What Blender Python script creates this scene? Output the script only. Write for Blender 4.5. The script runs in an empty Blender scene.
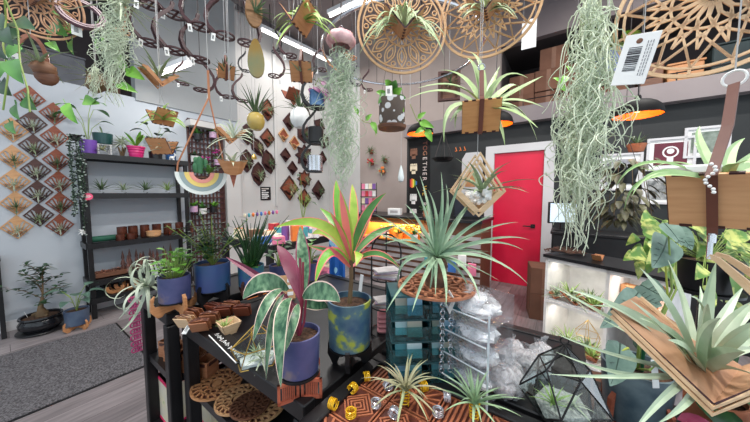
import bpy, math, random
from mathutils import Vector as V, Matrix
sc = bpy.context.scene
COL = sc.collection
rnd = random.Random(7)
PI = math.pi
# ---------------------------------------------------------------- camera
TH = math.radians(35.3); PITCH = math.radians(3.84); FPX = 268.0
CAM = V((0, 0, 1.35))
cd = bpy.data.cameras.new('camera'); cam = bpy.data.objects.new('camera', cd); COL.objects.link(cam)
cam.location = CAM; cam.rotation_euler = (PI/2 - PITCH, 0, TH)
cd.sensor_width = 36; cd.lens = FPX/750*36; cd.clip_start = .02; cd.clip_end = 100
sc.camera = cam
RM = Matrix.Rotation(TH, 3, 'Z') @ Matrix.Rotation(PI/2 - PITCH, 3, 'X')
def ray(px, py): return RM @ V(((px-375)/FPX, -(py-211)/FPX, -1))
def P(px, py, d): return CAM + ray(px, py)*d
def onX(px, py, X): r = ray(px, py); return CAM + r*(X/r.x)
def onY(px, py, Y): r = ray(px, py); return CAM + r*(Y/r.y)
def onZ(px, py, Z): r = ray(px, py); return CAM + r*((Z-1.35)/r.z)
def face(px): return TH - math.atan((px-375)/FPX)
def S(n, d): return n*d/FPX
UPV = V((0, 0, 1))
RIGHT = RM @ V((1, 0, 0)); CUP = RM @ V((0, 1, 0)); TOCAM = RM @ V((0, 0, 1))
# ---------------------------------------------------------------- materials
def lin(c):
    o = []
    for x in c:
        x /= 255.0
        o.append(x/12.92 if x <= .04045 else ((x+.055)/1.055)**2.4)
    return (o[0], o[1], o[2], 1)
MATS = {}
def M(name, c1, c2=None, rough=.6, metal=0, scale=8, stretch=(1, 1, 1), bump=0, lo=.35, hi=.65, spec=.5, emit=None, es=0, c3=None, detail=4):
    if name in MATS: return MATS[name]
    m = bpy.data.materials.new(name); m.use_nodes = True
    nt = m.node_tree; N = nt.nodes; L = nt.links
    b = N['Principled BSDF']
    b.inputs['Base Color'].default_value = lin(c1)
    b.inputs['Roughness'].default_value = rough; b.inputs['Metallic'].default_value = metal
    b.inputs['Specular IOR Level'].default_value = spec
    if c2 is None:
        c2 = tuple(min(255, x*1.1+3) for x in c1); 
    tc = N.new('ShaderNodeTexCoord'); mp = N.new('ShaderNodeMapping'); nz = N.new('ShaderNodeTexNoise'); cr = N.new('ShaderNodeValToRGB')
    mp.inputs['Scale'].default_value = stretch
    nz.inputs['Scale'].default_value = scale; nz.inputs['Detail'].default_value = detail
    L.new(tc.outputs['Object'], mp.inputs[0]); L.new(mp.outputs[0], nz.inputs['Vector']); L.new(nz.outputs['Fac'], cr.inputs[0])
    cr.color_ramp.elements[0].position = lo; cr.color_ramp.elements[1].position = hi
    cr.color_ramp.elements[0].color = lin(c1); cr.color_ramp.elements[1].color = lin(c2)
    if c3:
        e = cr.color_ramp.elements.new(min(.95, hi+.07)); e.color = lin(c3)
    L.new(cr.outputs[0], b.inputs['Base Color'])
    if bump:
        bp = N.new('ShaderNodeBump'); bp.inputs['Strength'].default_value = bump; bp.inputs['Distance'].default_value = .01
        L.new(nz.outputs['Fac'], bp.inputs['Height']); L.new(bp.outputs[0], b.inputs['Normal'])
    if emit:
        b.inputs['Emission Color'].default_value = lin(emit); b.inputs['Emission Strength'].default_value = es
    MATS[name] = m
    return m
def thin_glass(name, tint=(255, 255, 255), refl=.10, haze=0.0, hazecol=(230, 232, 235)):
    m = bpy.data.materials.new(name); m.use_nodes = True; nt = m.node_tree; N = nt.nodes; L = nt.links
    N.remove(N['Principled BSDF']); out = N['Material Output']
    t = N.new('ShaderNodeBsdfTransparent'); t.inputs[0].default_value = lin(tint)
    g = N.new('ShaderNodeBsdfGlossy'); g.inputs['Roughness'].default_value = .04
    lw = N.new('ShaderNodeLayerWeight'); lw.inputs[0].default_value = .25
    ma = N.new('ShaderNodeMath'); ma.operation = 'MULTIPLY_ADD'; ma.inputs[1].default_value = .35; ma.inputs[2].default_value = refl
    L.new(lw.outputs['Fresnel'], ma.inputs[0])
    mx = N.new('ShaderNodeMixShader'); L.new(ma.outputs[0], mx.inputs[0]); L.new(t.outputs[0], mx.inputs[1]); L.new(g.outputs[0], mx.inputs[2])
    last = mx
    if haze:
        df = N.new('ShaderNodeBsdfDiffuse'); df.inputs[0].default_value = lin(hazecol)
        tc = N.new('ShaderNodeTexCoord'); nz = N.new('ShaderNodeTexNoise'); nz.inputs['Scale'].default_value = 25; nz.inputs['Distortion'].default_value = 2
        L.new(tc.outputs['Object'], nz.inputs['Vector'])
        mr = N.new('ShaderNodeMapRange'); mr.inputs[1].default_value = .35; mr.inputs[2].default_value = .7; mr.inputs[3].default_value = haze*.4; mr.inputs[4].default_value = min(1, haze*1.6)
        L.new(nz.outputs['Fac'], mr.inputs[0])
        m2 = N.new('ShaderNodeMixShader'); L.new(mr.outputs[0], m2.inputs[0]); L.new(mx.outputs[0], m2.inputs[1]); L.new(df.outputs[0], m2.inputs[2])
        bp = N.new('ShaderNodeBump'); bp.inputs['Strength'].default_value = .6; bp.inputs['Distance'].default_value = .01
        L.new(nz.outputs['Fac'], bp.inputs['Height']); L.new(bp.outputs[0], g.inputs['Normal']); L.new(bp.outputs[0], df.inputs['Normal'])
        last = m2
    L.new(last.outputs[0], out.inputs[0])
    MATS[name] = m
    return m
def wood(name, a, b, sc_=14, rough=.55, st=(1, 1, 9)):
    return M(name, a, b, rough=rough, scale=sc_, stretch=st, bump=.05, lo=.3, hi=.7)
WTAN = wood('wood_tan', (192, 142, 98), (210, 164, 118))
WPALE = wood('wood_pale', (214, 178, 138), (228, 196, 158))
WORG = wood('wood_orange', (182, 122, 78), (202, 146, 100))
WRED = wood('wood_red', (128, 64, 44), (152, 82, 56))
WDK = wood('wood_dark', (62, 34, 30), (88, 50, 42), rough=.45)
WMAR = wood('wood_maroon', (50, 22, 26), (74, 36, 40), rough=.4)
WBRN = wood('wood_brown', (92, 58, 42), (124, 80, 56))
WCOAST = wood('wood_coaster', (152, 86, 58), (178, 108, 74))
WCOASTD = wood('wood_coaster_dark', (74, 32, 22), (96, 44, 30))
BLK = M('black_paint', (20, 20, 22), (30, 30, 33), rough=.35)
BLKM = M('black_metal', (24, 23, 25), (34, 33, 35), rough=.4, metal=.3)
LAM = M('black_laminate', (22, 22, 25), (38, 38, 42), rough=.34, scale=5, spec=.35)
WHITE = M('white_card', (232, 232, 230), (242, 242, 240), rough=.6)
INK = M('ink', (40, 38, 42), rough=.7)
SIL = M('silver_metal', (200, 200, 205), (220, 220, 224), rough=.25, metal=1)
GOLD = M('gold_wire', (190, 150, 70), (214, 176, 96), rough=.3, metal=.8)
SOIL = M('soil', (46, 30, 22), (92, 64, 46), rough=.95, scale=90, bump=.8)
COPPER = M('copper', (150, 98, 80), (176, 120, 100), rough=.35, metal=.6)
G_AIR = M('airplant_green', (128, 146, 112), (156, 172, 136), rough=.7, scale=20)
G_AIRD = M('airplant_dark', (74, 98, 66), (106, 128, 90), rough=.7, scale=20)
G_AIRP = M('airplant_pale', (168, 178, 154), (194, 202, 178), rough=.8, scale=20)
G_AIRL = M('airplant_lime', (134, 164, 84), (164, 190, 116), rough=.6, scale=20)
G_AIRT = M('airplant_tan', (166, 152, 124), (150, 166, 118), rough=.7, scale=10)
G_DK = M('leaf_dark', (28, 58, 34), (48, 84, 46), rough=.4, scale=15)
G_MID = M('leaf_mid', (58, 110, 46), (84, 138, 62), rough=.4, scale=15)
G_BR = M('leaf_bright', (86, 148, 44), (126, 182, 66), rough=.4, scale=15)
G_BLUE = M('leaf_bluegreen', (70, 98, 86), (96, 124, 108), rough=.45, scale=15)
G_VAR = M('leaf_variegated', (92, 132, 56), (188, 194, 110), rough=.4, scale=28, lo=.45, hi=.58)
G_CAL = M('calathea_green', (34, 76, 52), (112, 148, 112), rough=.35, scale=90, stretch=(1, 1, .35), lo=.36, hi=.7)
CREAM = M('leaf_cream', (216, 206, 178), (226, 190, 182), rough=.45, scale=14)
MAROON = M('leaf_maroon', (96, 18, 50), (122, 30, 66), rough=.45, scale=12)
PINK = M('leaf_pink', (212, 96, 110), (236, 130, 112), rough=.45, scale=10)
LIME = M('leaf_lime', (118, 158, 48), (178, 200, 84), rough=.4, scale=12)
ALO = M('alocasia_leaf', (82, 108, 94), (124, 148, 134), rough=.35, scale=22)
ALOV = M('alocasia_vein', (40, 62, 50), rough=.4)
MOSS = M('spanish_moss', (192, 204, 180), (218, 226, 204), rough=.9, scale=12)
STEMG = M('stem_green', (120, 146, 70), (146, 166, 84), rough=.5)
STEMB = M('stem_brown', (96, 76, 52), (124, 100, 70), rough=.7)
TER = M('terracotta', (176, 104, 72), (196, 124, 90), rough=.8)
GLASS = thin_glass('clear_glass', (240, 248, 246), .05)
ACRYL = thin_glass('clear_acrylic', (248, 250, 252), .02, .05, (250, 250, 252)); AEDGE = M('acrylic_edge', (196, 206, 212), rough=.25)
BAGM = thin_glass('plastic_bag', (252, 252, 254), .03, .3, (250, 250, 252))
STONE = M('white_gravel', (222, 222, 224), (246, 246, 246), rough=.8, scale=60, bump=.6)
LEATH = M('brown_leather', (92, 52, 42), (116, 68, 56), rough=.5)
# ---------------------------------------------------------------- mesh builder
def perp(d):
    d = d.normalized(); a = V((0, 0, 1)) if abs(d.z) < .9 else V((1, 0, 0))
    u = d.cross(a).normalized(); return u, d.cross(u).normalized()
class MB:
    def __init__(s): s.v = []; s.f = []; s.m = []
    def add(s, vs, fs, mi=0):
        o = len(s.v); s.v.extend(V(x) for x in vs)
        for f in fs: s.f.append([i+o for i in f]); s.m.append(mi)
        return s
    def box(s, c, sz, rot=None, mi=0):
        c = V(c); x, y, z = sz[0]/2, sz[1]/2, sz[2]/2
        vs = [V((a*x, b*y, e*z)) for a in (-1, 1) for b in (-1, 1) for e in (-1, 1)]
        if rot is not None: vs = [rot @ q for q in vs]
        return s.add([c+q for q in vs], [(0, 1, 3, 2), (4, 6, 7, 5), (0, 4, 5, 1), (2, 3, 7, 6), (0, 2, 6, 4), (1, 5, 7, 3)], mi)
    def bb(s, x0, x1, y0, y1, z0, z1, mi=0):
        return s.box(((x0+x1)/2, (y0+y1)/2, (z0+z1)/2), (abs(x1-x0), abs(y1-y0), abs(z1-z0)), None, mi)
    def rbox(s, c, sz, r=.004, rot=None, mi=0):   # box with chamfered edges
        c = V(c); h = [q/2 for q in sz]; r = min(r, min(h)*.9)
        vs = []; idx = {}
        for a in (-1, 1):
            for b in (-1, 1):
                for e in (-1, 1):
                    for k in range(3):
                        q = [a*(h[0]-r), b*(h[1]-r), e*(h[2]-r)]; q[k] = (a, b, e)[k]*h[k]
                        idx[(a, b, e, k)] = len(vs); vs.append(V(q))
        fs = []
        for k in range(3):
            i, j = [t for t in range(3) if t != k]
            for sg in (-1, 1):
                cs = []
                for (p, q) in ((-1, -1), (1, -1), (1, 1), (-1, 1)):
                    t = [0, 0, 0]; t[k] = sg; t[i] = p; t[j] = q; cs.append(idx[(*t, k)])
                fs.append(cs)
            for p in (-1, 1):
                for q in (-1, 1):
                    t0 = [0, 0, 0]; t0[i] = p; t0[j] = q; t0[k] = -1; t1 = list(t0); t1[k] = 1
                    fs.append([idx[(*t0, i)], idx[(*t1, i)], idx[(*t1, j)], idx[(*t0, j)]])
        for a in (-1, 1):
            for b in (-1, 1):
                for e in (-1, 1): fs.append([idx[(a, b, e, k)] for k in range(3)])
        if rot is not None: vs = [rot @ q for q in vs]
        return s.add([c+q for q in vs], fs, mi)
    def tube(s, pts, r, n=6, mi=0, closed=False, cap=True):
        pts = [V(p) for p in pts]; k = len(pts)
        rs = r if isinstance(r, (list, tuple)) else [r]*k
        vs = []; u = None
        for i, p in enumerate(pts):
            if closed: d = pts[(i+1) % k]-pts[i-1]
            else: d = pts[min(i+1, k-1)]-pts[max(i-1, 0)]
            if d.length < 1e-9: d = V((0, 0, 1))
            d.normalize()
            if u is None: u, w = perp(d)
            else:
                u = u-d*u.dot(d)
                if u.length < 1e-6: u, w = perp(d)
                u.normalize(); w = d.cross(u)
            for j in range(n):
                a = 2*PI*j/n; vs.append(p+(u*math.cos(a)+w*math.sin(a))*rs[i])
        fs = []
        for i in range(k if closed else k-1):
            a = i*n; b = ((i+1) % k)*n
            for j in range(n): fs.append((a+j, a+(j+1) % n, b+(j+1) % n, b+j))
        if cap and not closed: fs.append(list(range(n))[::-1]); fs.append([(k-1)*n+j for j in range(n)])
        return s.add(vs, fs, mi)
    def cyl(s, a, b, r, r2=None, n=12, mi=0): return s.tube([a, b], [r, r if r2 is None else r2], n, mi)
    def band(s, pts, nrm, w, t, mi=0, closed=False):   # rectangular strip along a path lying across normal nrm
        pts = [V(p) for p in pts]; nrm = V(nrm).normalized(); k = len(pts); vs = []
        for i, p in enumerate(pts):
            d = (pts[(i+1) % k]-pts[i-1]) if closed else (pts[min(i+1, k-1)]-pts[max(i-1, 0)])
            sd = nrm.cross(d)
            if sd.length < 1e-9: sd = perp(nrm)[0]
            sd.normalize()
            for a, b in ((-1, -1), (1, -1), (1, 1), (-1, 1)): vs.append(p+sd*a*w/2+nrm*b*t/2)
        fs = []
        for i in range(k if closed else k-1):
            a = i*4; b = ((i+1) % k)*4
            for j in range(4): fs.append((a+j, a+(j+1) % 4, b+(j+1) % 4, b+j))
        if not closed: fs += [(3, 2, 1, 0), tuple((k-1)*4+j for j in range(4))]
        return s.add(vs, fs, mi)
    def lathe(s, prof, c=(0, 0, 0), n=24, mi=0, ax=None, sx=1, sy=1):   # prof: (r, z)
        c = V(c); vs = []
        if ax is not None:
            ax = V(ax).normalized(); u, w = perp(ax)
        for r, z in prof:
            for j in range(n):
                a = 2*PI*j/n
                if ax is None: vs.append(c+V((r*math.cos(a)*sx, r*math.sin(a)*sy, z)))
                else: vs.append(c+u*r*math.cos(a)+w*r*math.sin(a)+ax*z)
        fs = []
        for i in range(len(prof)-1):
            for j in range(n): fs.append((i*n+j, i*n+(j+1) % n, (i+1)*n+(j+1) % n, (i+1)*n+j))
        return s.add(vs, fs, mi)
    def prism(s, poly, o, ux, uy, t, mi=0):
        o = V(o); ux = V(ux); uy = V(uy); nz = ux.cross(uy).normalized(); k = len(poly)
        vs = [o+ux*x+uy*y for x, y in poly]+[o+ux*x+uy*y+nz*t for x, y in poly]
        fs = [list(range(k))[::-1], list(range(k, 2*k))]+[(i, (i+1) % k, k+(i+1) % k, k+i) for i in range(k)]
        return s.add(vs, fs, mi)
    def blob(s, c, r, n=10, m=7, jit=0, mi=0, rg=rnd):
        c = V(c); r = (r, r, r) if not isinstance(r, (tuple, list)) else r; vs = []
        for i in range(m+1):
            for j in range(n):
                a = PI*i/m; b = 2*PI*j/n; k = 1+(rg.uniform(-jit, jit) if 0 < i < m else 0)
                vs.append(c+V((math.sin(a)*math.cos(b)*r[0]*k, math.sin(a)*math.sin(b)*r[1]*k, -math.cos(a)*r[2]*k)))
        fs = [(i*n+j, i*n+(j+1) % n, (i+1)*n+(j+1) % n, (i+1)*n+j) for i in range(m) for j in range(n)]
        return s.add(vs, fs, mi)
    def leaf(s, p0, p1, p2, W, hint=None, shape='lance', fold=.25, segs=8, mi=0, mg=None, mgw=.25, rib=None):
        """curved leaf along the bezier p0-p1-p2; mg = material index of its margin"""
        p0, p1, p2 = V(p0), V(p1), V(p2); vs = []; cols = (-1, -1+mgw*2, 0, 1-mgw*2, 1)
        hint = V(hint) if hint is not None else UPV
        side0 = None
        for i in range(segs+1):
            t = i/segs; p = p0*(1-t)**2+p1*2*t*(1-t)+p2*t*t
            d = (p1-p0)*(1-t)+(p2-p1)*t
            if d.length < 1e-9: d = p2-p0
            sd = d.cross(hint)
            if sd.length < 1e-4*d.length: sd = perp(d)[0]
            sd.normalize()
            if side0 and sd.dot(side0) < 0: sd = -sd
            side0 = sd; nm = sd.cross(d).normalized()
            if shape == 'lance': w = math.sin(PI*min(1, t*.97+.03))**.75
            elif shape == 'heart': w = max(.3 if t < .01 else 0, math.sin(PI*t**.5)**.75*1.08)
            elif shape == 'strap': w = (1-t**2.2)*(.75+.25*min(1, t*4))
            elif shape == 'oval': w = math.sin(PI*min(1, t*.98+.02))**.55
            else: w = (1-t)**.8
            w = max(w, .03)*W/2
            for c in cols: vs.append(p+sd*c*w+nm*abs(c)*w*fold)
        fs = []; n = len(cols)
        for i in range(segs):
            for j in range(n-1):
                f = (i*n+j, i*n+j+1, (i+1)*n+j+1, (i+1)*n+j)
                s.add([], []) ; o = 0
                fs.append((f, mg if (mg is not None and j in (0, n-2)) else mi))
        o = len(s.v); s.v.extend(vs)
        for f, mm in fs: s.f.append([q+o for q in f]); s.m.append(mm)
        if rib is not None:
            pts = [p0*(1-t)**2+p1*2*t*(1-t)+p2*t*t for t in [i/6*.94 for i in range(7)]]
            s.tube(pts, [W*.03*(1-i/8) for i in range(7)], 4, rib)
        return s
    def mesh(s, name, mats, off=None, smooth=True):
        me = bpy.data.meshes.new(name)
        me.from_pydata([(v-off) if off is not None else v for v in s.v], [], s.f)
        mats = mats if isinstance(mats, (list, tuple)) else [mats]
        for m in mats: me.materials.append(m)
        me.polygons.foreach_set('material_index', s.m)
        if smooth:
            me.polygons.foreach_set('use_smooth', [True]*len(s.f))
            try: me.set_sharp_from_angle(angle=math.radians(38))
            except Exception: pass
        me.update(); return me
    def build(s, name, mats, parent=None, world=False, smooth=True):
        off = V(parent.location) if (world and parent is not None) else None
        o = bpy.data.objects.new(name, s.mesh(name, mats, off, smooth)); COL.objects.link(o)
        if parent is not None: o.parent = parent
        return o
    def alone(s, name, mats, label, cat, base=None, group=None, smooth=True):   # a whole thing in one mesh, world coords
        b = V(base) if base is not None else sum(s.v, V((0, 0, 0)))/len(s.v)
        o = bpy.data.objects.new(name, s.mesh(name, mats, b, smooth)); COL.objects.link(o); o.location = b
        return tag(o, label, cat, group)
def tag(o, label, cat, group=None, kind=None):
    o['label'] = label; o['category'] = cat
    if group: o['group'] = group
    if kind: o['kind'] = kind
    return o
def root(name, label, cat, loc, rz=0, group=None, scale=1):
    o = bpy.data.objects.new(name, None); COL.objects.link(o); o.empty_display_size = .05
    o.location = loc; o.rotation_euler = (0, 0, rz); o.scale = (scale,)*3
    return tag(o, label, cat, group)
def struct(name, mb, mats, parent=None, smooth=False):
    o = mb.build(name, mats, parent, smooth=smooth)
    if parent is None: o['kind'] = 'structure'
    return o
def dup(r, loc, rz=None, label=None, group=None, scale=None):
    c = r.copy(); COL.objects.link(c); c.location = loc
    if rz is not None: c.rotation_euler = (0, 0, rz)
    if label: c['label'] = label
    if group: c['group'] = group
    if scale: c.scale = (scale,)*3
    for ch in r.children:
        k = ch.copy(); COL.objects.link(k); k.parent = c
        for g in ch.children:
            q = g.copy(); COL.objects.link(q); q.parent = k
    return c
def textobj(body, size, mat, loc, rot, parent, name='lettering', ext=.0006, align='CENTER'):
    cu = bpy.data.curves.new(name, 'FONT'); cu.body = body; cu.size = size; cu.extrude = ext; cu.align_x = align; cu.align_y = 'CENTER'
    o = bpy.data.objects.new(name, cu); COL.objects.link(o); cu.materials.append(mat)
    dg = bpy.context.evaluated_depsgraph_get(); me = bpy.data.meshes.new_from_object(o.evaluated_get(dg)); bpy.data.objects.remove(o); bpy.data.curves.remove(cu)
    if not me.materials: me.materials.append(mat)
    o = bpy.data.objects.new(name, me); COL.objects.link(o)
    o.location = loc; o.rotation_euler = rot; o.parent = parent
    return o
def arc(c, r, a0, a1, n, ux, uy):
    return [V(c)+V(ux)*r*math.cos(a0+(a1-a0)*i/n)+V(uy)*r*math.sin(a0+(a1-a0)*i/n) for i in range(n+1)]
# --- air plants
def air_leaves(mb, L, n, W, elev=(15, 80), droop=.3, rg=rnd, base=V((0, 0, 0)), mi=0, segs=6, nm=1, tilt=None):
    for i in range(n):
        a = i*2.399+rg.uniform(-.3, .3); t = i/max(1, n-1)
        e = math.radians(elev[0]+(elev[1]-elev[0])*t+rg.uniform(-8, 8)); l = L*rg.uniform(.7, 1.05)*(1-.15*t)
        d = V((math.cos(a)*math.cos(e), math.sin(a)*math.cos(e), math.sin(e)))
        out = V((math.cos(a), math.sin(a), 0))
        p1 = base+d*l*.55; p2 = p1+(d*.45+out*droop*.45-UPV*droop*.75*(1-.4*t)).normalized()*l*.5
        b = base
        if tilt is not None: p1 = base+tilt @ (p1-base); p2 = base+tilt @ (p2-base)
        mb.leaf(b, p1, p2, W, UPV if e < 1.2 else out, 'strap', .5, segs, mi+(rg.randrange(nm) if nm > 1 else 0))
    return mb
AIRM = []
for sd, (n, dr, el, mt) in enumerate([(16, .5, (10, 80), G_AIR), (22, .25, (20, 85), G_AIRD), (14, .8, (5, 75), G_AIRP), (18, .35, (25, 85), G_AIRL), (20, .6, (0, 80), G_AIRT)]):
    AIRM.append(air_leaves(MB(), 1, n, .09, el, dr, random.Random(40+sd), segs=5).mesh('air_plant', mt))
AIRM.append(air_leaves(MB(), 1, 36, .07, (0, 80), 1.1, random.Random(47), segs=7).mesh('air_plant', M('airplant_fountain', (150, 168, 128), (180, 194, 158), rough=.65, scale=10)))
for sd, mt in ((0, G_AIR), (1, G_AIRD), (2, G_AIRP), (3, G_AIRL), (4, G_AIRT)):   # growing outwards from a wall
    AIRM.append(air_leaves(MB(), 1, 18, .085, (28, 85), .45, random.Random(140+sd), segs=5, tilt=Matrix.Rotation(1.15, 3, 'Y')).mesh('air_plant', mt))
def airplant(loc, size, label, var=0, group=None, rz=None, tilt=(0, 0)):
    o = bpy.data.objects.new('air_plant', AIRM[var]); COL.objects.link(o); o.location = loc; o.scale = (size,)*3
    o.rotation_euler = (tilt[0], tilt[1], rnd.uniform(0, 6) if rz is None else rz)
    return tag(o, label, 'air plant', group)
def pot_prof(r, h, tap=.9, wall=.08):
    return [(0, 0), (r*tap*.96, 0), (r*tap, h*.02), (r, h), (r*(1-wall), h), (r*(1-wall)*.98, h*.86)]
def pot_parts(t, r, h, mat, tap=.92, z0=0, soil=True):
    MB().lathe(pot_prof(r, h, tap), (0, 0, z0), 32).build('pot', mat, t)
    if soil:
        mb = MB(); rr = r*.93; mb.lathe([(0, h*.9), (rr*.5, h*.905), (rr, h*.87)], (0, 0, z0), 24); mb.build('soil', SOIL, t)
def tagcard(mb_parent, c, w, h, rz, name='price_tag', lean=0):
    """white barcode tag hanging with its top edge at c (local coords)"""
    R = Matrix.Rotation(rz, 3, 'Z') @ Matrix.Rotation(lean, 3, 'Y'); c = V(c); b = MB()
    b.box(c+R @ V((0, 0, -h/2)), (w, .0012, h), R)
    o = b.build(name, WHITE, mb_parent, smooth=False); b = MB()
    for k in range(7): b.box(c+R @ V((-w*.05, -.0009, -h*(.34+.065*k))), (w*.42, .0006, h*(.022 if k % 2 else .035)), R)
    b.build('barcode', INK, o, smooth=False)
    return o
# ================================================================ SETTING
XW = -4.4; YB = 4.38; ZC = 4.35
FLOORM = None
def floor_mat():
    m = bpy.data.materials.new('floor_planks'); m.use_nodes = True; nt = m.node_tree; N = nt.nodes; L = nt.links; b = N['Principled BSDF']
    tc = N.new('ShaderNodeTexCoord'); br = N.new('ShaderNodeTexBrick'); mp = N.new('ShaderNodeMapping')
    mp.inputs['Rotation'].default_value = (0, 0, PI/2)
    L.new(tc.outputs['Object'], mp.inputs[0]); L.new(mp.outputs[0], br.inputs['Vector'])
    br.inputs['Scale'].default_value = 1; br.inputs['Brick Width'].default_value = 1.2; br.inputs['Row Height'].default_value = .19
    br.inputs['Mortar Size'].default_value = .0022; br.inputs['Color1'].default_value = lin((156, 148, 150)); br.inputs['Color2'].default_value = lin((124, 116, 118)); br.inputs['Mortar'].default_value = lin((84, 78, 80))
    mp2 = N.new('ShaderNodeMapping'); mp2.inputs['Scale'].default_value = (14, 1.2, 1); nz = N.new('ShaderNodeTexNoise'); nz.inputs['Scale'].default_value = 3; nz.inputs['Detail'].default_value = 6
    L.new(tc.outputs['Object'], mp2.inputs[0]); L.new(mp2.outputs[0], nz.inputs['Vector'])
    cr = N.new('ShaderNodeValToRGB'); cr.color_ramp.elements[0].color = (.55, .55, .55, 1); cr.color_ramp.elements[1].color = (1.25, 1.22, 1.2, 1); cr.color_ramp.elements[0].position = .3; cr.color_ramp.elements[1].position = .72
    L.new(nz.outputs['Fac'], cr.inputs[0])
    mx = N.new('ShaderNodeMixRGB'); mx.blend_type = 'MULTIPLY'; mx.inputs[0].default_value = .8
    L.new(br.outputs['Color'], mx.inputs[1]); L.new(cr.outputs[0], mx.inputs[2]); L.new(mx.outputs[0], b.inputs['Base Color'])
    b.inputs['Roughness'].default_value = .38
    return m
W_LEFT = M('paint_cool_white', (182, 189, 197), (190, 196, 203), rough=.8, scale=2)
W_WHITE = M('paint_white', (194, 192, 190), (201, 199, 197), rough=.8, scale=2)
W_GREY = M('paint_grey', (150, 154, 156), (158, 161, 163), rough=.8, scale=2)
W_TAUPE = M('paint_taupe', (158, 144, 138), (168, 154, 148), rough=.8, scale=2)
W_BLACK = M('paint_black', (34, 36, 37), (40, 42, 43), rough=.6, scale=2)
W_CEIL = M('paint_mauve', (140, 128, 128), (150, 138, 138), rough=.85, scale=2)
W_LOFT = M('paint_loft', (60, 52, 54), (70, 62, 62), rough=.85, scale=2)
W_FASC = M('paint_fascia', (128, 118, 120), (140, 130, 130), rough=.7, scale=2)
W_TRIM = M('paint_trim', (206, 204, 206), (214, 212, 214), rough=.5, scale=2)
struct('floor', MB().bb(-6, 3.2, -3, 5.2, -.05, 0), floor_mat())
struct('ceiling', MB().bb(-6, 3.2, -1.4, 5.8, ZC, ZC+.08), W_CEIL)
YV = onX(150, 90, XW).y; YG = onX(236, 90, XW).y
XT = onY(360, 150, YB).x; XD = onY(407, 150, YB).x; XL = onY(500, 80, YB).x
struct('wall_left', MB().bb(XW-.1, XW, -3, YV, 0, 2.53), W_LEFT)
struct('wall_left_middle', MB().bb(XW-.1, XW, YV, YG, 0, 2.5), W_LEFT)
struct('wall_left_upper', MB().bb(XW-.14, XW+.02, YV-.15, YG, 2.5, ZC), W_GREY)
struct('wall_left_white', MB().bb(XW-.1, XW, YG, YB, 0, ZC), W_WHITE)
struct('wall_left_outer', MB().bb(-5.7, -5.6, -3, YG+.2, 0, ZC), W_LOFT)
struct('trim_1', MB().bb(-5.6, XW-.1, -3, YV, 2.4, 2.45), W_LOFT)
struct('wall_back_white', MB().bb(XW-.1, XT, YB, YB+.1, 0, ZC), W_WHITE)
struct('wall_back_taupe', MB().bb(XT, XD, YB, YB+.1, 0, ZC), W_TAUPE)
struct('wall_back_grey', MB().bb(XD, XL, YB, YB+.1, 2.35, ZC), W_TAUPE)
XP0 = onY(493, 220, YB).x; XP1 = onY(542, 220, YB).x; DH = onY(520, 152, YB).z
struct('wall_back', MB().bb(XD, XP0, YB, YB+.1, 0, 2.35).bb(XP1, 3.2, YB, YB+.1, 0, 2.35).bb(XP0, XP1, YB, YB+.1, DH+.02, 2.35), W_BLACK)
struct('wall_loft', MB().bb(XL-.1, 3.2, 5.5, 5.6, 2.3, 3.6).bb(XL-.08, XL, YB+.1, 5.5, 2.4, 3.6), W_LOFT)
struct('ceiling_loft', MB().bb(XL, 3.2, YB+.1, 5.5, 3.5, 3.56), W_LOFT)
struct('wall_back_upper', MB().bb(XL, 3.2, YB, YB+.1, 3.47, ZC), M('paint_mauve_wall', (112, 102, 104), (122, 112, 112), rough=.85, scale=2))
struct('trim_2', MB().bb(XD, 3.2, YB-.14, YB, 2.33, 2.54), W_FASC)      # fascia of the loft
struct('trim_3', MB().bb(XL, 3.2, YB, 5.5, 2.34, 2.5), W_LOFT)           # loft deck
struct('baseboard_left', MB().bb(XW, XW+.012, -3, YB-.012, 0, .1), W_TRIM)
# conduit on the white wall, pilaster beside the lattice
ya = onX(274, 100, XW).y
struct('trim_4', MB().bb(XW, XW+.03, ya-.025, ya+.025, onX(274, 206, XW).z, ZC), W_WHITE)
ya = onX(225, 200, XW).y; yb_ = onX(239, 200, XW).y
struct('trim_5', MB().bb(XW, XW+.07, ya, yb_, 0, 2.3), W_WHITE)
struct('trim_6', MB().bb(XW, XW+.2, onX(188, 200, XW).y, ya, 2.28, 2.36), W_WHITE)
# red door
RED = M('door_red', (214, 20, 60), (222, 28, 68), rough=.35, scale=3)
d1 = bpy.data.objects.new('door_1', None); COL.objects.link(d1); d1.location = (XP0, YB, 0); d1['kind'] = 'structure'
dw = XP1-XP0
dp = MB().rbox((dw/2, -.0, DH/2), (dw-.006, .04, DH-.004), .003).build('door_panel', RED, d1)
mb = MB(); 
mb.bb(-.12, 0, -.05, .05, 0, DH+.11).bb(dw, dw+.12, -.05, .05, 0, DH+.11).bb(0, dw, -.05, .05, DH, DH+.11)
mb.build('door_frame', W_TRIM, d1, smooth=False)
hz = onY(533, 226, YB); hx = hz.x-XP0; h = hz.z
mb = MB().rbox((hx, -.028, h), (.055, .018, .055), .003); mb.tube([(hx, -.03, h), (hx, -.07, h), (hx-.02, -.075, h), (hx-.12, -.075, h)], .009, 8)
mb.build('door_handle', BLKM, dp)
# storefront posts behind the viewer's left, daylight enters between them
struct('window_1', MB().bb(-4.4, 3.0, -3.0, -2.94, 0, .25).bb(-4.4, 3.0, -3.0, -2.94, 2.9, 3.2).bb(-4.4, -4.32, -3, -2.94, .25, 2.9).bb(-1.9, -1.82, -3, -2.94, .25, 2.9).bb(.6, .68, -3, -2.94, .25, 2.9), BLK)
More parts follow.
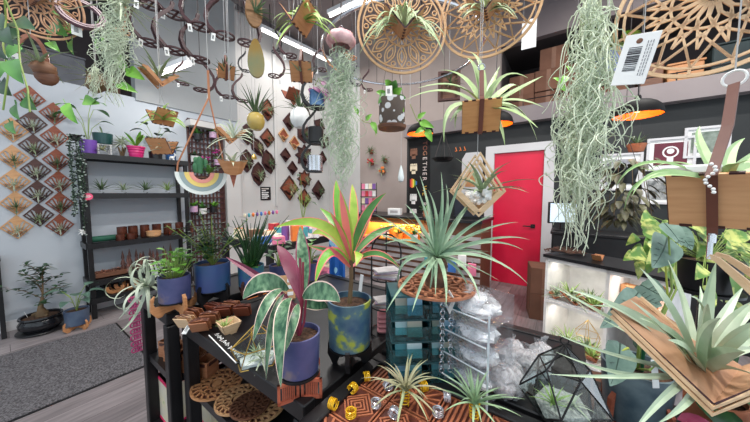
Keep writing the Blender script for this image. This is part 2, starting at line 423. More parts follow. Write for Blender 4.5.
# ---- ceiling tube lights
TUBE = M('tube_light', (250, 250, 252), emit=(255, 252, 248), es=5)
FIX = M('fixture_white', (220, 220, 222), rough=.4)
def tube_light(a, b, label, power, tilt_to=None):
    a, b = V(a), V(b); c = (a+b)/2; t = root('tube_light', label, 'ceiling light', c, group='fluorescent tube lights')
    d = b-a; L_ = d.length; rz = math.atan2(d.y, d.x)
    R = Matrix.Rotation(rz, 3, 'Z')
    MB().box((0, 0, .045), (L_+.04, .09, .05), R).build('housing', FIX, t, smooth=False)
    MB().tube([R @ V((-L_/2, 0, 0)), R @ V((L_/2, 0, 0))], .02, 10).build('tube', TUBE, t)
    for s_ in (-.4, .4): MB().cyl(R @ V((L_*s_, 0, .07)), R @ V((L_*s_, 0, ZC-c.z)), .006, n=6).build('hanger', BLKM, t)
    ld = bpy.data.lights.new('tube_lamp', 'AREA'); ld.shape = 'RECTANGLE'; ld.size = L_; ld.size_y = .08; ld.energy = power; ld.color = (1, .97, .93)
    lo = bpy.data.objects.new('tube_lamp', ld); COL.objects.link(lo); lo.location = c+V((0, 0, -.03)); lo.rotation_euler = (0, 0, rz)
    return t
def tube_px(p0, p1, z, *a): return tube_light(onZ(*p0, z), onZ(*p1, z), *a)
tube_px((262, 30), (330, 62), 3.9, 'long white tube light running past the jellyfish urchin', 18)
tube_px((330, 16), (362, 1), 3.9, 'short bright tube light above the hanging pink urchin', 45)
tube_px((157, 76), (190, 64), 2.75, 'bright tube light behind the wooden holders by the grey bulkhead', 7)
tube_light((-1.2, -.6, 3.9), (-1.2, .6, 3.9), 'added white tube light out of view in front of the counter', 90)  # unseen overhead tubes from here down, added to light the room
tube_light((.9, .3, 3.9), (.9, 1.6, 3.9), 'added white tube light out of view above the pothos corner', 90)
tube_light((.2, 3.1, 3.9), (1.5, 3.1, 3.9), 'added white tube light out of view before the black wall', 70)
# ---- world
w = bpy.data.worlds.new('world'); sc.world = w; w.use_nodes = True
bg = w.node_tree.nodes['Background']; bg.inputs[0].default_value = (.78, .9, 1, 1); bg.inputs[1].default_value = 1.5
# daylight portal in the open storefront
sc.view_settings.view_transform = 'Standard'; sc.view_settings.look = 'None'; sc.view_settings.gamma = 1; sc.view_settings.use_curve_mapping = False
sc.view_settings.exposure = -0.15
sc.cycles.transparent_max_bounces = 40; sc.cycles.max_bounces = 10
# ================================================================ LEFT WALL: diamond plaques with air plants
ORD = ['first', 'second', 'third', 'fourth', 'fifth', 'sixth', 'seventh', 'eighth', 'ninth', 'tenth']
def plaque_proto(mat, dark, w=.19, h=.225):
    t = root('wall_plaque', '', 'wall plaque', (0, 0, 0), PI/2)
    b = [(-w/2, 0), (0, -h/2), (w/2, 0), (0, h/2)]
    mb = MB().band([(x, -.006, z) for x, z in b], (0, 1, 0), .016, .006, 0, True)
    tp = V((0, -.006, -h/2+.014))
    for k in range(7):
        f = (k-3)/3.6
        e = V((f*w/2*.92, -.006, h/2*(1-abs(f))*.9-.004))
        mb.band([tp+(e-tp)*.12, e], (0, 1, 0), .009+.003*(k % 2), .005)
    mb.prism([(-w*.22, h*.26), (0, h*.03), (w*.22, h*.26), (0, h/2)], (0, -.004, 0), (1, 0, 0), (0, 0, 1), .004)
    mb.build('slatted_diamond', mat, t, smooth=False)
    mb = MB()
    for s_ in (-1, 1): mb.box((s_*w*.15, -.028, -h*.20), (w*.36, .05, .005), Matrix.Rotation(-s_*.62, 3, 'Y'))
    mb.build('ledge', dark, t, smooth=False)
    return t
PLQ = {}
cols = {'inner': ([(30, 98), (54, 114), (55, 137), (57, 160), (59, 182), (60, 203), (60, 225)], WRED, WDK, 'reddish-brown', 'column nearest the shelf unit'),
        'middle': ([(32, 123), (34, 146), (36, 170), (38, 192), (39, 215)], WDK, WMAR, 'dark brown', 'middle column'),
        'outer': ([(12, 130), (13, 157), (14, 181), (16, 203), (17, 227)], WTAN, WORG, 'tan', 'column farthest from the shelf unit')}
for key, (pts, m1, m2, cname, where) in cols.items():
    proto = None
    for i, (x, y) in enumerate(pts):
        q = onX(x, y, XW+.002); n = ORD[i]
        lb = '%s slatted diamond plaque, %s from top of %s' % (cname, n, where)
        if proto is None: proto = plaque_proto(m1, m2); proto.location = q; proto['label'] = lb; proto['group'] = 'diamond plaques on the left wall'
        else: dup(proto, q, label=lb, group='diamond plaques on the left wall')
        v = [0, 2, 4, 1][(i*2+len(key)) % 4] if key != 'middle' else [2, 0, 2][i % 3]
        airplant(q+V((.035, 0, -.04)), .11, 'air plant in the %s plaque from top, %s' % (n, where), v+6, 'air plants in the diamond plaques', rz=rnd.uniform(-.25, .25))
# ================================================================ white wall: small wooden mounts
def shape(kind):
    if kind == 'diamond': return [(-.42, 0), (0, -.5), (.42, 0), (0, .5)]
    if kind == 'square': return [(-.36, -.36), (.36, -.36), (.36, .36), (-.36, .36)]
    if kind == 'hexagon': return [(.5*math.sin(PI/3*k), .5*math.cos(PI/3*k)) for k in range(6)][::-1]
    if kind == 'star': return [((.5 if k % 2 == 0 else .33)*math.sin(PI/8*k), (.5 if k % 2 == 0 else .33)*math.cos(PI/8*k)) for k in range(16)][::-1]
    if kind == 'leaf': return [(0, -.52), (.2, -.3), (.31, 0), (.2, .3), (0, .52), (-.2, .3), (-.31, 0), (-.2, -.3)]
def wall_mount(x, y, sz, kind, mat, label, plant=0, rot=0, plabel=None):
    q = onX(x, y, XW+.002); k = S(sz, (q-CAM).dot(RM @ V((0, 0, -1))))
    pl = [((a*math.cos(rot)-b*math.sin(rot))*k, (a*math.sin(rot)+b*math.cos(rot))*k) for a, b in shape(kind)]
    t = root('wall_mount', label, 'wall mount', q, PI/2, 'wooden air plant mounts on the white wall')
    MB().prism([(a*.93, b*.93) for a, b in pl], (0, -.001, 0), (1, 0, 0), (0, 0, 1), .008).build('backboard', mat[0], t, smooth=False)
    MB().band([(a, -.016, b) for a, b in pl], (0, 1, 0), .022, .03, 0, True).build('rim', mat[1], t, smooth=False)
    mb = MB()
    for s_ in (-1, 1): mb.box((s_*k*.13, -.05, -k*.2), (k*.32, .08, .008), Matrix.Rotation(-s_*.6, 3, 'Y'))
    mb.build('ledge', mat[1], t, smooth=False)
    if plabel: airplant(q+V((.055, 0, -k*.1)), k*.5, plabel, plant+6, 'air plants in the wall mounts', rz=rnd.uniform(-.2, .2))
dk = (WDK, WMAR); rd = (WRED, WDK); og = (WRED, WTAN)
D_ = 'dark brown '; 
mts = [(247, 134, 20, 'leaf', dk, D_+'leaf-shaped wall mount beside the golden glass globe', 1, 0, 'wispy air plant in the leaf mount beside the golden globe'),
 (267, 110, 20, 'leaf', rd, 'reddish leaf-shaped wall mount, topmost beside the white conduit', 0, 0, 'air plant in the topmost leaf mount beside the conduit'),
 (267, 138, 18, 'diamond', rd, 'reddish diamond wall mount just below the topmost leaf mount', 1, 0, 'air plant in the diamond mount below the topmost leaf mount'),
 (257, 147, 19, 'leaf', dk, D_+'slanted leaf wall mount above the black lettered sign column', 4, .5, 'pale air plant in the slanted leaf mount'),
 (246, 161, 21, 'leaf', dk, D_+'leaf wall mount directly next to the white pilaster', 1, 0, 'grassy air plant in the leaf mount next to the pilaster'),
 (268, 162, 22, 'leaf', dk, D_+'long leaf wall mount against the white conduit', 1, .2, 'air plant in the long leaf mount against the conduit'),
 (258, 174, 22, 'leaf', dk, D_+'leaf wall mount right above the black lettered sign', 0, 0, 'air plant in the leaf mount right above the black sign'),
 (293, 96, 17, 'diamond', (WRED, WRED), 'reddish-brown diamond wall mount under the hanging wooden square', 0, 0, None),
 (289, 122, 17, 'diamond', dk, D_+'diamond wall mount behind the white hanging pod', 1, 0, 'air plant in the diamond mount behind the white pod'),
 (283, 135, 13, 'diamond', og, 'small copper-rimmed diamond wall mount, upper of the small four', 0, 0, None),
 (294, 143, 13, 'diamond', og, 'small copper-rimmed diamond wall mount, second of the small four', 0, 0, None),
 (285, 155, 13, 'diamond', dk, 'small dark open diamond wall mount, third of the small four', 4, 0, None),
 (292, 168, 13, 'diamond', dk, 'small dark open diamond wall mount, lowest of the small four', 4, 0, None),
 (304, 134, 18, 'hexagon', dk, D_+'hexagonal wall mount above the large star mount', 1, 0, 'air plant in the hexagonal wall mount'),
 (304, 156, 22, 'star', dk, 'large dark brown star-shaped wall mount', 0, 0, 'bushy air plant in the large star mount'),
 (304, 179, 17, 'star', rd, 'smaller reddish star-shaped wall mount below the large star', 0, 0, 'air plant in the smaller star mount'),
 (289, 188, 24, 'diamond', rd, 'tall slatted reddish diamond wall mount, lower row nearest the sign', 4, 0, 'air plant in the tall slatted diamond mount'),
 (304, 198, 18, 'diamond', rd, 'reddish diamond wall mount, lowest on the white wall', 3, 0, 'air plant in the lowest diamond mount'),
 (318, 190, 19, 'diamond', dk, D_+'diamond wall mount below the silver cup hook', 1, 0, 'air plant in the diamond mount below the cup hook'),
 (322, 158, 13, 'diamond', dk, 'small dark diamond wall mount near the wall corner, lower one', 0, 0, None),
 (323, 141, 14, 'hexagon', dk, 'small dark hexagonal wall mount near the wall corner', 0, 0, 'air plant in the small hexagonal mount near the corner'),
 (319, 125, 14, 'square', dk, 'small dark square wall mount near the wall corner', 1, .4, 'air plant in the small square mount near the corner'),
 (305, 114, 16, 'leaf', dk, D_+'leaf wall mount above the hexagonal mount', 1, 0, 'air plant in the leaf mount above the hexagonal mount')]
for a in mts: wall_mount(*a)
# black lettered sign (its words are too small to read: short strokes)
q = onX(265.5, 193.5, XW+.002); t = root('wall_sign', 'small black sign with white lettering on the white wall', 'sign', q, PI/2)
MB().rbox((0, -.006, 0), (.2, .012, .24), .003).build('board', BLK, t, smooth=False)
rg = random.Random(3)
mb = MB()
for k, (wd, hh) in enumerate([(.12, .016), (.08, .016), (.13, .016), (.11, .02), (.14, .02), (.09, .02)]):
    z = .085-.033*k; x = -.08
    while x < -.08+wd:
        ww = rg.uniform(.012, .026); mb.box((x+ww/2, -.013, z+rg.uniform(-.001, .001)), (ww, .001, hh*rg.uniform(.75, 1.1))); x += ww+.003
mb.build('lettering', WHITE, t, smooth=False)
# ================================================================ black lattice rack on the wall with small pots
y0, y1 = onX(190, 180, XW+.05).y, onX(224, 180, XW+.05).y; z0, z1 = .001, onX(205, 122, XW+.05).z
t = root('lattice_rack', 'black lattice rack hung with small pots behind the rainbow planter', 'rack', (XW+.001, y0, z0))
lw, lh = y1-y0, z1-z0
mb = MB(); n = 9
for k in range(n+1): mb.bb(.02, .032, lw*k/n-.008 if k else 0, lw*k/n+.012, 0, lh)
mb.build('upright_slats', WDK, t, smooth=False)
mb = MB(); n2 = 30
for k in range(n2+1): mb.bb(.032, .044, 0, lw, lh*k/n2-.008, lh*k/n2+.014)
mb.build('cross_slats', WMAR, t, smooth=False)
MB().bb(.0, .02, 0, .03, 0, lh).build('side_rail', WDK, t, smooth=False); MB().bb(.0, .02, lw-.03, lw, 0, lh).build('side_rail', WDK, t, smooth=False)
POTC = {'white': M('pot_white', (214, 214, 212), rough=.3), 'pink': M('pot_pink', (204, 40, 112), (214, 54, 124), rough=.3), 'purple': M('pot_purple', (106, 66, 160), (120, 80, 176), rough=.35),
        'teal': M('pot_teal', (28, 66, 66), (40, 80, 80), rough=.3), 'blue': M('pot_blue', (40, 84, 140), (60, 104, 160), rough=.3), 'black': BLK, 'lilac': M('pot_lilac', (196, 160, 190), rough=.4)}
MAG = M('magenta_petal', (176, 30, 130), (200, 50, 150), rough=.5)
def tuft(rg, h, n, W, spread, mi=0, segs=5):
    mb = MB()
    for i in range(n):
        a = rg.uniform(0, 2*PI); e = rg.uniform(.35, 1.4); l = h*rg.uniform(.6, 1.05)
        d = V((math.cos(a)*math.cos(e)*spread, math.sin(a)*math.cos(e)*spread, math.sin(e)))
        p1 = d*l*.6; p2 = p1+(d-UPV*.7).normalized()*l*.4
        mb.leaf((0, 0, 0), p1, p2, W, UPV if e < 1.1 else d.cross(UPV).cross(UPV)*-1, 'lance', .25, segs, mi)
    return mb
def small_potted(loc, r, h, pm, label, leafm, ph, n, W, spread=1, sd=0, name='potted_plant', group=None, flower=None, scale=1):
    t = root(name, label, 'potted plant', loc, 0, group)
    pot_parts(t, r, h, pm)
    mb = tuft(random.Random(sd), ph, n, W, spread); mb.v = [v+V((0, 0, h*.86)) for v in mb.v]; mb.build('foliage', leafm, t)
    if flower:
        mb = MB(); rg = random.Random(sd+5)
        for k in range(8): mb.blob((rg.uniform(-r, r)*1.2, rg.uniform(-r, r)*1.2, h+ph*rg.uniform(.6, 1.1)), (r*.3, r*.3, r*.22), 6, 4)
        mb.build('flowers', flower, t)
    return t
lat = [(198, 140, 'black', 'black pot of trailing greenery high on the lattice rack', G_MID, None), (213, 138, 'lilac', 'lilac pot of pale greenery high on the lattice rack', G_BR, None),
       (195, 162, 'white', 'white pot with dark leaves on the lattice rack', G_DK, None), (205, 172, 'black', 'black pot with magenta flowers on the lattice rack behind the rainbow', G_DK, MAG),
       (218, 165, 'lilac', 'lilac pot with pink flowers on the lattice rack by the pilaster', G_MID, MAG), (194, 212, 'lilac', 'lilac pot of green sprouts low on the lattice rack', G_BR, None),
       (203, 214, 'white', 'white pot of green sprouts low on the lattice rack', G_MID, None), (214, 212, 'black', 'black pot of leafy sprouts lowest by the pilaster', G_BR, None)]
for i, (x, y, c, lb, lm, fl) in enumerate(lat):
    q = onX(x, y, XW+.1); small_potted(q, .05, .085, POTC[c], lb, lm, .13, 14, .035, 1.1, 60+i, group='pots on the lattice rack', flower=fl)
# ================================================================ black shelf unit
XF = -4.06; XB = -4.37
ys0 = onX(84, 200, XF).y; ys1 = onX(189, 200, XF).y
zs = [onX(84, y, XF).z for y in (153, 193.5, 245, 283)]+[.22]
t = root('shelf_unit', 'black metal shelf unit with five shelves against the pale wall', 'shelf unit', ((XF+XB)/2, (ys0+ys1)/2, 0))
hx, hy = (XF-XB)/2, (ys1-ys0)/2
for sx in (-1, 1):
    for sy in (-1, 1): MB().rbox((sx*(hx-.02), sy*(hy-.02), zs[0]/2), (.04, .04, zs[0]), .003).build('post', BLKM, t, smooth=False)
for z in zs:
    mb = MB().bb(-hx, hx, -hy, hy, z-.015, z)
    for sx in (-1, 1): mb.bb(sx*hx-.012, sx*hx+.012, -hy, hy, z-.055, z+.004)
    for sy in (-1, 1): mb.bb(-hx, hx, sy*hy-.012, sy*hy+.012, z-.055, z+.004)
    mb.build('shelf', BLK, t, smooth=False)
def onshelf(x, z, dx=.16): 
    q = onX(x, 200, XF-dx); return V((q.x, q.y, z+.001))
z = zs[0]
def vstem(mb, pts, r=.003, mi=0): mb.tube(pts, r, 5, mi)
def broad_plant(loc, r, h, pm, label, leafm, specs, sd=0, stem=STEMG, group=None, W=.05, fold=.2, shp='lance', name='potted_plant', mats=None):
    """specs: list of (azimuth, height, reach, leaf length)"""
    t = root(name, label, 'potted plant', loc, 0, group); pot_parts(t, r, h, pm)
    sm = MB(); lm = MB()
    for az, hh, re, L_ in specs:
        d = V((math.cos(az), math.sin(az), 0)); a = V((0, 0, h*.85)); b = a+d*re*.4+UPV*hh*.7; c = a+d*re+UPV*hh
        sm.tube([a, b, c], .0028, 5)
        lm.leaf(c, c+d*L_*.5+UPV*L_*.25, c+d*L_-UPV*L_*.15, W, UPV, shp, fold, 7)
    sm.build('stems', stem, t); lm.build('leaves', leafm, t)
    return t
q = onshelf(92, z, .12); broad_plant(q, .07, .15, POTC['purple'], 'purple pot of broad bright leaves on the top shelf corner', G_MID,
    [(-.9, .32, .1, .19), (.6, .4, .06, .17), (2.2, .36, .08, .18), (-2.2, .28, .1, .17), (1.2, .22, .1, .12)], W=.07)
q = onshelf(107, z, .2); t = root('plant_stand', 'small pale stand carrying the dark teal pot on the top shelf', 'stand', q)
mb = MB().bb(-.06, .06, -.06, .06, .12, .13)
mb.build('tray', WHITE, t, smooth=False)
for a in (-1, 1):
    for b in (-1, 1): MB().bb(a*.05-.006, a*.05+.006, b*.05-.006, b*.05+.006, 0, .12).build('leg', WHITE, t, smooth=False)
small_potted(q+V((0, 0, .131)), .085, .12, POTC['teal'], 'dark teal bowl with a spiky plant raised on a stand', G_AIR, .12, 9, .014, 1, 4)
airplant(onshelf(106, z, .06)+V((0, 0, .05)), .13, 'tan air plant in front of the teal bowl on the top shelf', 4)
q = onshelf(125, z, .12); t = root('coral_stand', 'small brown coral-like stand under the bushy silver air plant', 'stand', q)
mb = MB()
for k in range(5): mb.tube([(0, 0, 0), (.02*math.cos(k*1.26), .02*math.sin(k*1.26), .06), (.035*math.cos(k*1.26), .035*math.sin(k*1.26), .11)], [.012, .009, .006], 6)
mb.build('branches', STEMB, t)
mb = air_leaves(MB(), .15, 46, .016, (-25, 85), .5, random.Random(9), base=q+V((0, 0, .15)))
mb.alone('air_plant', G_AIRP, 'large bushy silver air plant between the teal and pink pots', 'air plant', q+V((0, 0, .12)))
q = onshelf(139, z, .06); t = root('potted_plant', 'hot pink ribbed pot with a long-leaved plant on the top shelf', 'potted plant', q)
MB().lathe([(0, 0), (.06, 0), (.062, .02), (.068, .03), (.066, .05), (.073, .06), (.071, .08), (.079, .09), (.077, .108), (.086, .112), (.086, .13), (.076, .13), (.076, .12)], (0, 0, 0), 28).build('pot', POTC['pink'], t)
mb = MB().lathe([(0, .12), (.075, .118)], (0, 0, 0), 16); mb.build('soil', SOIL, t)
mb = MB()
for az, e, l, W_ in ((.5, 1.35, .22, .05), (-1.2, 1.1, .2, .05), (2.4, .9, .26, .05), (.1, .7, .24, .045), (-2.4, .8, .22, .05)):
    d = V((math.cos(az)*math.cos(e), math.sin(az)*math.cos(e), math.sin(e))); b0 = V((0, 0, .12))
    mb.leaf(b0, b0+d*l*.6, b0+d*l+V((math.cos(az), math.sin(az), -1))*l*.12, W_, UPV if e < 1.2 else V((math.cos(az), math.sin(az), 0)), 'lance', .3)
mb.build('leaves', G_BR, t)
q = onshelf(158, z, .12); broad_plant(q, .07, .1, POTC['black'], 'dark pot of broad dark leaves beside the pink pot', G_DK, [(k*1.05, .2+.06*(k % 3), .1, .14) for k in range(7)], W=.08, shp='heart')
small_potted(onshelf(173, z, .2), .06, .15, POTC['blue'], 'bright blue pot with leafy plant at the shelf end', G_MID, .2, 9, .05, 1, 8)
t = root('animal_figurine', 'tiny white horned animal figurine on the top shelf edge', 'figurine', onshelf(174, z, .03), .6)
mb = MB().blob((0, 0, .035), (.035, .018, .018), 10, 6); 
for a in (-1, 1):
    for b in (-1, 1): mb.cyl((a*.022, b*.009, 0), (a*.02, b*.008, .03), .005, n=6)
mb.tube([(.026, 0, .04), (.04, 0, .06)], [.011, .008], 7); mb.blob((.046, 0, .066), (.015, .009, .009), 8, 5)
mb.tube([(.04, .004, .072), (.03, .008, .085), (.038, .01, .095)], .002, 5); mb.tube([(.04, -.004, .072), (.03, -.008, .085), (.038, -.01, .095)], .002, 5)
mb.build('body', WHITE, t)
# second shelf: four air plants in small stands
z = zs[1]
for i, x in enumerate((102, 124.5, 146, 168)):
    q = onshelf(x, z, .1); nm = ['first', 'second', 'third', 'fourth'][i]
    t = root('wire_holder', 'small wire holder carrying the %s air plant along the second shelf' % nm, 'holder', q, 0, 'wire holders on the second shelf')
    MB().tube([V((.022*math.cos(a*.8), .022*math.sin(a*.8), .0035+a*.0042)) for a in range(12)], .0022, 5).build('coil', SIL, t)
    airplant(q+V((0, 0, .035)), .17, '%s small air plant along the second black shelf' % nm, (1, 0, 1, 3)[i], 'air plants on the second shelf')
# third shelf: roll, tumblers, bowl
z = zs[2]
q = onshelf(106, z, .1); mb = MB(); GRN = M('green_fabric', (20, 74, 56), (30, 92, 70), rough=.7)
mb.tube([q+V((.0, -.17, .035)), q+V((0, -.15, .035)), q+V((0, .12, .035)), q+V((0, .14, .035))], [.018, .033, .033, .02], 14)
mb.alone('fabric_roll', GRN, 'rolled dark green cloth lying on the third shelf', 'roll', q)
AMB = M('amber_glass', (66, 34, 28), (110, 62, 46), rough=.12, scale=9)
rg = random.Random(12)
tw = [(120, .14), (131, .16), (143, .17), (155, .16), (166, .17), (178, .15), (188, .1), (118, .04), (129, .04), (170, .05)]
for i, (x, dx) in enumerate(tw):
    q = onshelf(x, z, dx); h = .1 if dx > .09 else .07; r = .046 if dx > .09 else .04
    if dx > .13: h = .145
    t = root('candle_tumbler', ('tall ' if h > .1 else 'short ')+'dark amber glass tumbler on the third shelf, %s in its row' % ORD[i if i < 7 else i-7], 'tumbler', q, rg.uniform(0, 6), 'amber tumblers on the third shelf')
    g_ = MB().lathe([(0, 0), (r*.92, 0), (r, .006), (r, h), (r-.004, h), (r-.005, .01), (0, .01)], (0, 0, 0), 18).build('glass', AMB, t)
    MB().lathe([(0, h*.6), (r-.006, h*.6)], (0, 0, 0), 14).build('wax', WBRN, g_)
q = onshelf(152, z, .05); MB().lathe([(0, 0), (.05, 0), (.07, .02), (.075, .075), (.068, .075), (.062, .025), (0, .02)], q, 22).alone('wooden_bowl', WTAN, 'light wooden bowl in front of the amber tumblers', 'bowl', q)
# fourth shelf: tray of chips and carved trees
z = zs[3]
q = onshelf(106, z, .12); t = root('wooden_tray', 'brown wooden tray of copper-coloured chips on the fourth shelf', 'tray', q)
MB().bb(-.07, .07, -.13, .13, 0, .01).bb(-.07, -.06, -.13, .13, 0, .06).bb(.06, .07, -.13, .13, 0, .06).bb(-.06, .06, -.13, -.12, 0, .06).bb(-.06, .06, .12, .13, 0, .06).build('box', WBRN, t, smooth=False)
mb = MB()
for k in range(90):
    mb.box((rg.uniform(-.05, .05), rg.uniform(-.11, .11), rg.uniform(.02, .075)), (.022, .012, .004), Matrix.Rotation(rg.uniform(0, 3), 3, 'X') @ Matrix.Rotation(rg.uniform(0, 3), 3, 'Z'))
o = mb.build('chips', COPPER, t, smooth=False); o['kind'] = 'stuff'
for i, x in enumerate((119, 126, 133, 140, 147, 154, 161, 168, 124, 137, 150, 163)):
    dx = .16 if i < 8 else .07; q = onshelf(x, z, dx); h = rg.uniform(.22, .29)-(.05 if i >= 8 else 0)
    t = root('carved_tree', 'pointed carved brown wooden tree, %s of the %s row on the fourth shelf' % (ORD[i if i < 8 else i-8], 'back' if i < 8 else 'front'), 'ornament', q, rg.uniform(0, 6), 'carved trees on the fourth shelf')
    MB().cyl((0, 0, 0), (0, 0, .05), .008, n=8).build('trunk', WDK, t)
    mb = MB()
    for k in range(3): mb.cyl((0, 0, .03+k*h*.26), (0, 0, .03+k*h*.26+h*.36), .034*(1-.25*k), .002, 8)
    mb.build('tiers', M('carved_wood', (112, 66, 54), (72, 42, 36), rough=.4, scale=30), t)
# bottom shelf: orange cut-out stands, dark bundles
z = zs[4]
for i, (x, dx, lb) in enumerate([(110, .08, 'orange wooden cut-out stand on the lowest shelf, nearer the post'), (121, .1, 'orange wooden cut-out stand on the lowest shelf, nearer the air plant')]):
    q = onshelf(x, z, dx); t = root('cutout_stand', lb, 'stand', q, .5+i)
    for k in range(2):
        mb = MB(); R = Matrix.Rotation(k*PI/2, 3, 'Z')
        pts = [R @ V((.09*math.cos(a), (k-.5)*.0, .07+.06*math.sin(a))) for a in [PI*.9+PI*1.2*j/10 for j in range(11)]]
        mb.band(pts, R @ V((0, 1, 0)), .035, .008); mb.build('fin', WORG, t, smooth=False)
for i, x in enumerate((100, 132, 150, 168)):
    q = onshelf(x, z, .2); mb = MB(); 
    for k in range(5): mb.rbox(q+V((rg.uniform(-.03, .03), rg.uniform(-.05, .05), .03+.035*k)), (.13, .13, .032), .008, Matrix.Rotation(rg.uniform(-.3, .3), 3, 'Z'))
    mb.alone('cloth_stack', (BLK, WBRN, BLK, WDK)[i], ('stack of folded black cloth at the lowest shelf end', 'stack of brown folded cloth on the lowest shelf', 'second stack of folded black cloth on the lowest shelf', 'dark reddish cloth stack on the lowest shelf')[i], 'cloth', q)
# trailing string-of-hearts in a tiny pot by the shelf post, pink badge
q = V((XF+.03, ys0-.03, 0)); zt = onX(78, 140, q.x).z; zb = onX(80, 238, q.x).z
t = root('trailing_plant', 'dark trailing plant with silvery beads hanging down the shelf post', 'trailing plant', (q.x, q.y, zt))
mb = MB(); bd = MB(); rg = random.Random(2)
for k in range(9):
    pts = []; a, b = rg.uniform(-.035, .035), rg.uniform(-.05, .04); L_ = (zt-zb)*rg.uniform(.6, 1)
    for i in range(14): pts.append(V((a+rg.uniform(-.006, .006), b+rg.uniform(-.008, .008), .02-L_*i/13)))
    mb.tube(pts, .002, 4)
    for p in pts:
        for _ in range(4): bd.blob(p+V((rg.uniform(-.015, .02), rg.uniform(-.018, .018), rg.uniform(-.03, .03))), (.009, .009, .007), 6, 4, mi=rg.randrange(3) % 2)
mb.build('vines', G_DK, t); bd.build('beads', [M('bead_dark', (34, 50, 40), rough=.4), M('bead_silver', (150, 164, 156), rough=.5)], t)['kind'] = 'stuff'
MB().lathe([(0, -.03), (.03, -.03), (.045, .03), (.04, .03), (.03, -.01)], (-.02, .0, .02), 14).build('pot', BLK, t)
q = onX(88, 196.5, XF+.03); t = root('round_badge', 'small pink oval sign clipped to the second shelf edge', 'sign', q, PI/2)
MB().lathe([(0, 0), (.036, 0), (.036, .006), (0, .006)], (0, 0, 0), 24, ax=(0, -1, 0)).build('plate', M('pink_sign', (222, 84, 120), rough=.5), t)
mb = MB()
for k, wd in enumerate((.03, .042, .026)): mb.box((0, -.0068, .012-.012*k), (wd, .0008, .004))
mb.build('lettering', WHITE, t, smooth=False)
q = onX(82, 232, XF+.04); mb = air_leaves(MB(), .045, 16, .016, (-60, 80), .2, random.Random(4), base=q); mb.alone('ribbon_bow', WHITE, 'small white bow tied to the shelf post', 'bow', q)
# ================================================================ floor at the left
mx0, mx1, my1 = -3.74, -2.63, .64
MATF = M('mat_pile', (50, 48, 50), (116, 113, 117), rough=.95, scale=110, bump=1, lo=.35, hi=.62, detail=8)
t = root('floor_mat', 'dark grey speckled entrance mat lying on the plank floor', 'mat', ((mx0+mx1)/2, -.5, 0))
MB().rbox((0, 0, .007), (mx1-mx0, 2.28, .012), .004).build('pile', MATF, t, smooth=False)
MB().bb(-(mx1-mx0)/2-.015, (mx1-mx0)/2+.015, -1.155, 1.155, 0, .004).build('rubber_edge', BLK, t, smooth=False)
q = onZ(42, 329, 0); q.x = max(q.x, XW+.25)
t = root('bonsai', 'ficus bonsai in a round black bowl on the floor by the wall', 'potted plant', q, scale=.88)
MB().lathe([(0, .02), (.12, .02), (.165, .07), (.17, .11), (.15, .15), (.165, .17), (.16, .185), (.145, .18), (.14, .15)], (0, 0, 0), 32).build('bowl', M('bowl_black', (26, 26, 30), rough=.15), t)
MB().lathe([(0, .004), (.16, .004), (.19, .02), (.185, .026), (.0, .022)], (0, 0, 0), 28).build('saucer', BLK, t)
MB().lathe([(0, .175), (.08, .17), (.146, .155)], (0, 0, 0), 20).build('soil', SOIL, t)
mb = MB(); mb.tube([(0, 0, .15), (.02, .01, .21), (.01, .0, .27), (.03, .02, .4), (.02, .03, .56), (.04, .03, .7)], [.05, .045, .022, .009, .006, .004], 9)
mb.tube([(0, 0, .2), (-.05, -.05, .18), (-.07, -.06, .15)], [.03, .022, .012], 7); mb.tube([(.02, 0, .2), (.06, .04, .17)], [.03, .015], 7)
br = []
for k in range(11):
    a = k*2.4; h = .3+.035*k; l = .26*(1-k*.055); s0 = V((.025, .015, h)); s1 = s0+V((math.cos(a)*l, math.sin(a)*l, .08+.05*(k % 3)))
    mb.tube([s0, (s0+s1)/2+V((0, 0, .03)), s1], [.0045, .0035, .002], 5); br.append((s0, s1))
mb.build('trunk', STEMB, t)
mb = MB(); rg = random.Random(21)
for s0, s1 in br+[(V((.02, .03, .5)), V((.04, .03, .72)))]:
    for i in range(18):
        p = s0+(s1-s0)*(.2+.8*i/17)+V((rg.uniform(-.02, .02), rg.uniform(-.02, .02), rg.uniform(-.02, .03))); a = rg.uniform(0, 6.3); d = V((math.cos(a), math.sin(a), rg.uniform(-.1, .5))).normalized(); l = rg.uniform(.05, .085)
        mb.leaf(p, p+d*l*.5+UPV*.01, p+d*l-UPV*.008, .03, UPV, 'oval', .15, 4)
mb.build('leaves', G_DK, t)
MB().rbox((-.07, -.1, .2), (.018, .003, .07), .001, Matrix.Rotation(.3, 3, 'X')).build('plant_label', WHITE, t)
def fin_stand(loc, label, mat, R, H, ringz, rz=0, group=None, nf=4, th=.012):
    """wooden pot stand: crossed fins shaped like curved horns and a round base plate"""
    t = root('pot_stand', label, 'pot stand', loc, rz, group)
    for k in range(nf):
        a = 2*PI*k/nf; d = V((math.cos(a), math.sin(a), 0)); pts = [(0, ringz-.03), (R*.5, ringz-.035), (R*.62, 0), (R*.8, 0), (R*1.05, ringz*.6), (R*1.02, H*.85), (R*.86, H), (R*.93, ringz+.012), (R*.86, ringz-.005), (0, ringz-.005)]
        mb = MB().prism(pts, d.cross(UPV)*(-th/2), d, UPV, -th) if False else MB().prism(pts, V((0, 0, 0))+d.cross(UPV)*th/2, d, UPV, -th)
        mb.build('fin', mat, t, smooth=False)
    return t
q = onZ(70.5, 331, 0)+V((0, .05, 0)); fin_stand(q, 'orange wooden stand under the small blue-grey pot on the floor', WORG, .11, .1, .05, .5)
NEB = M('pot_slate', (60, 76, 104), (96, 110, 130), rough=.35, scale=6)
broad_plant(q+V((0, 0, .055)), .09, .15, NEB, 'blue-grey pot with drooping silver leaves on the floor', G_BLUE, [(k*.9+.3, .13+.05*(k % 3), .09, .12) for k in range(8)], W=.08, shp='heart')
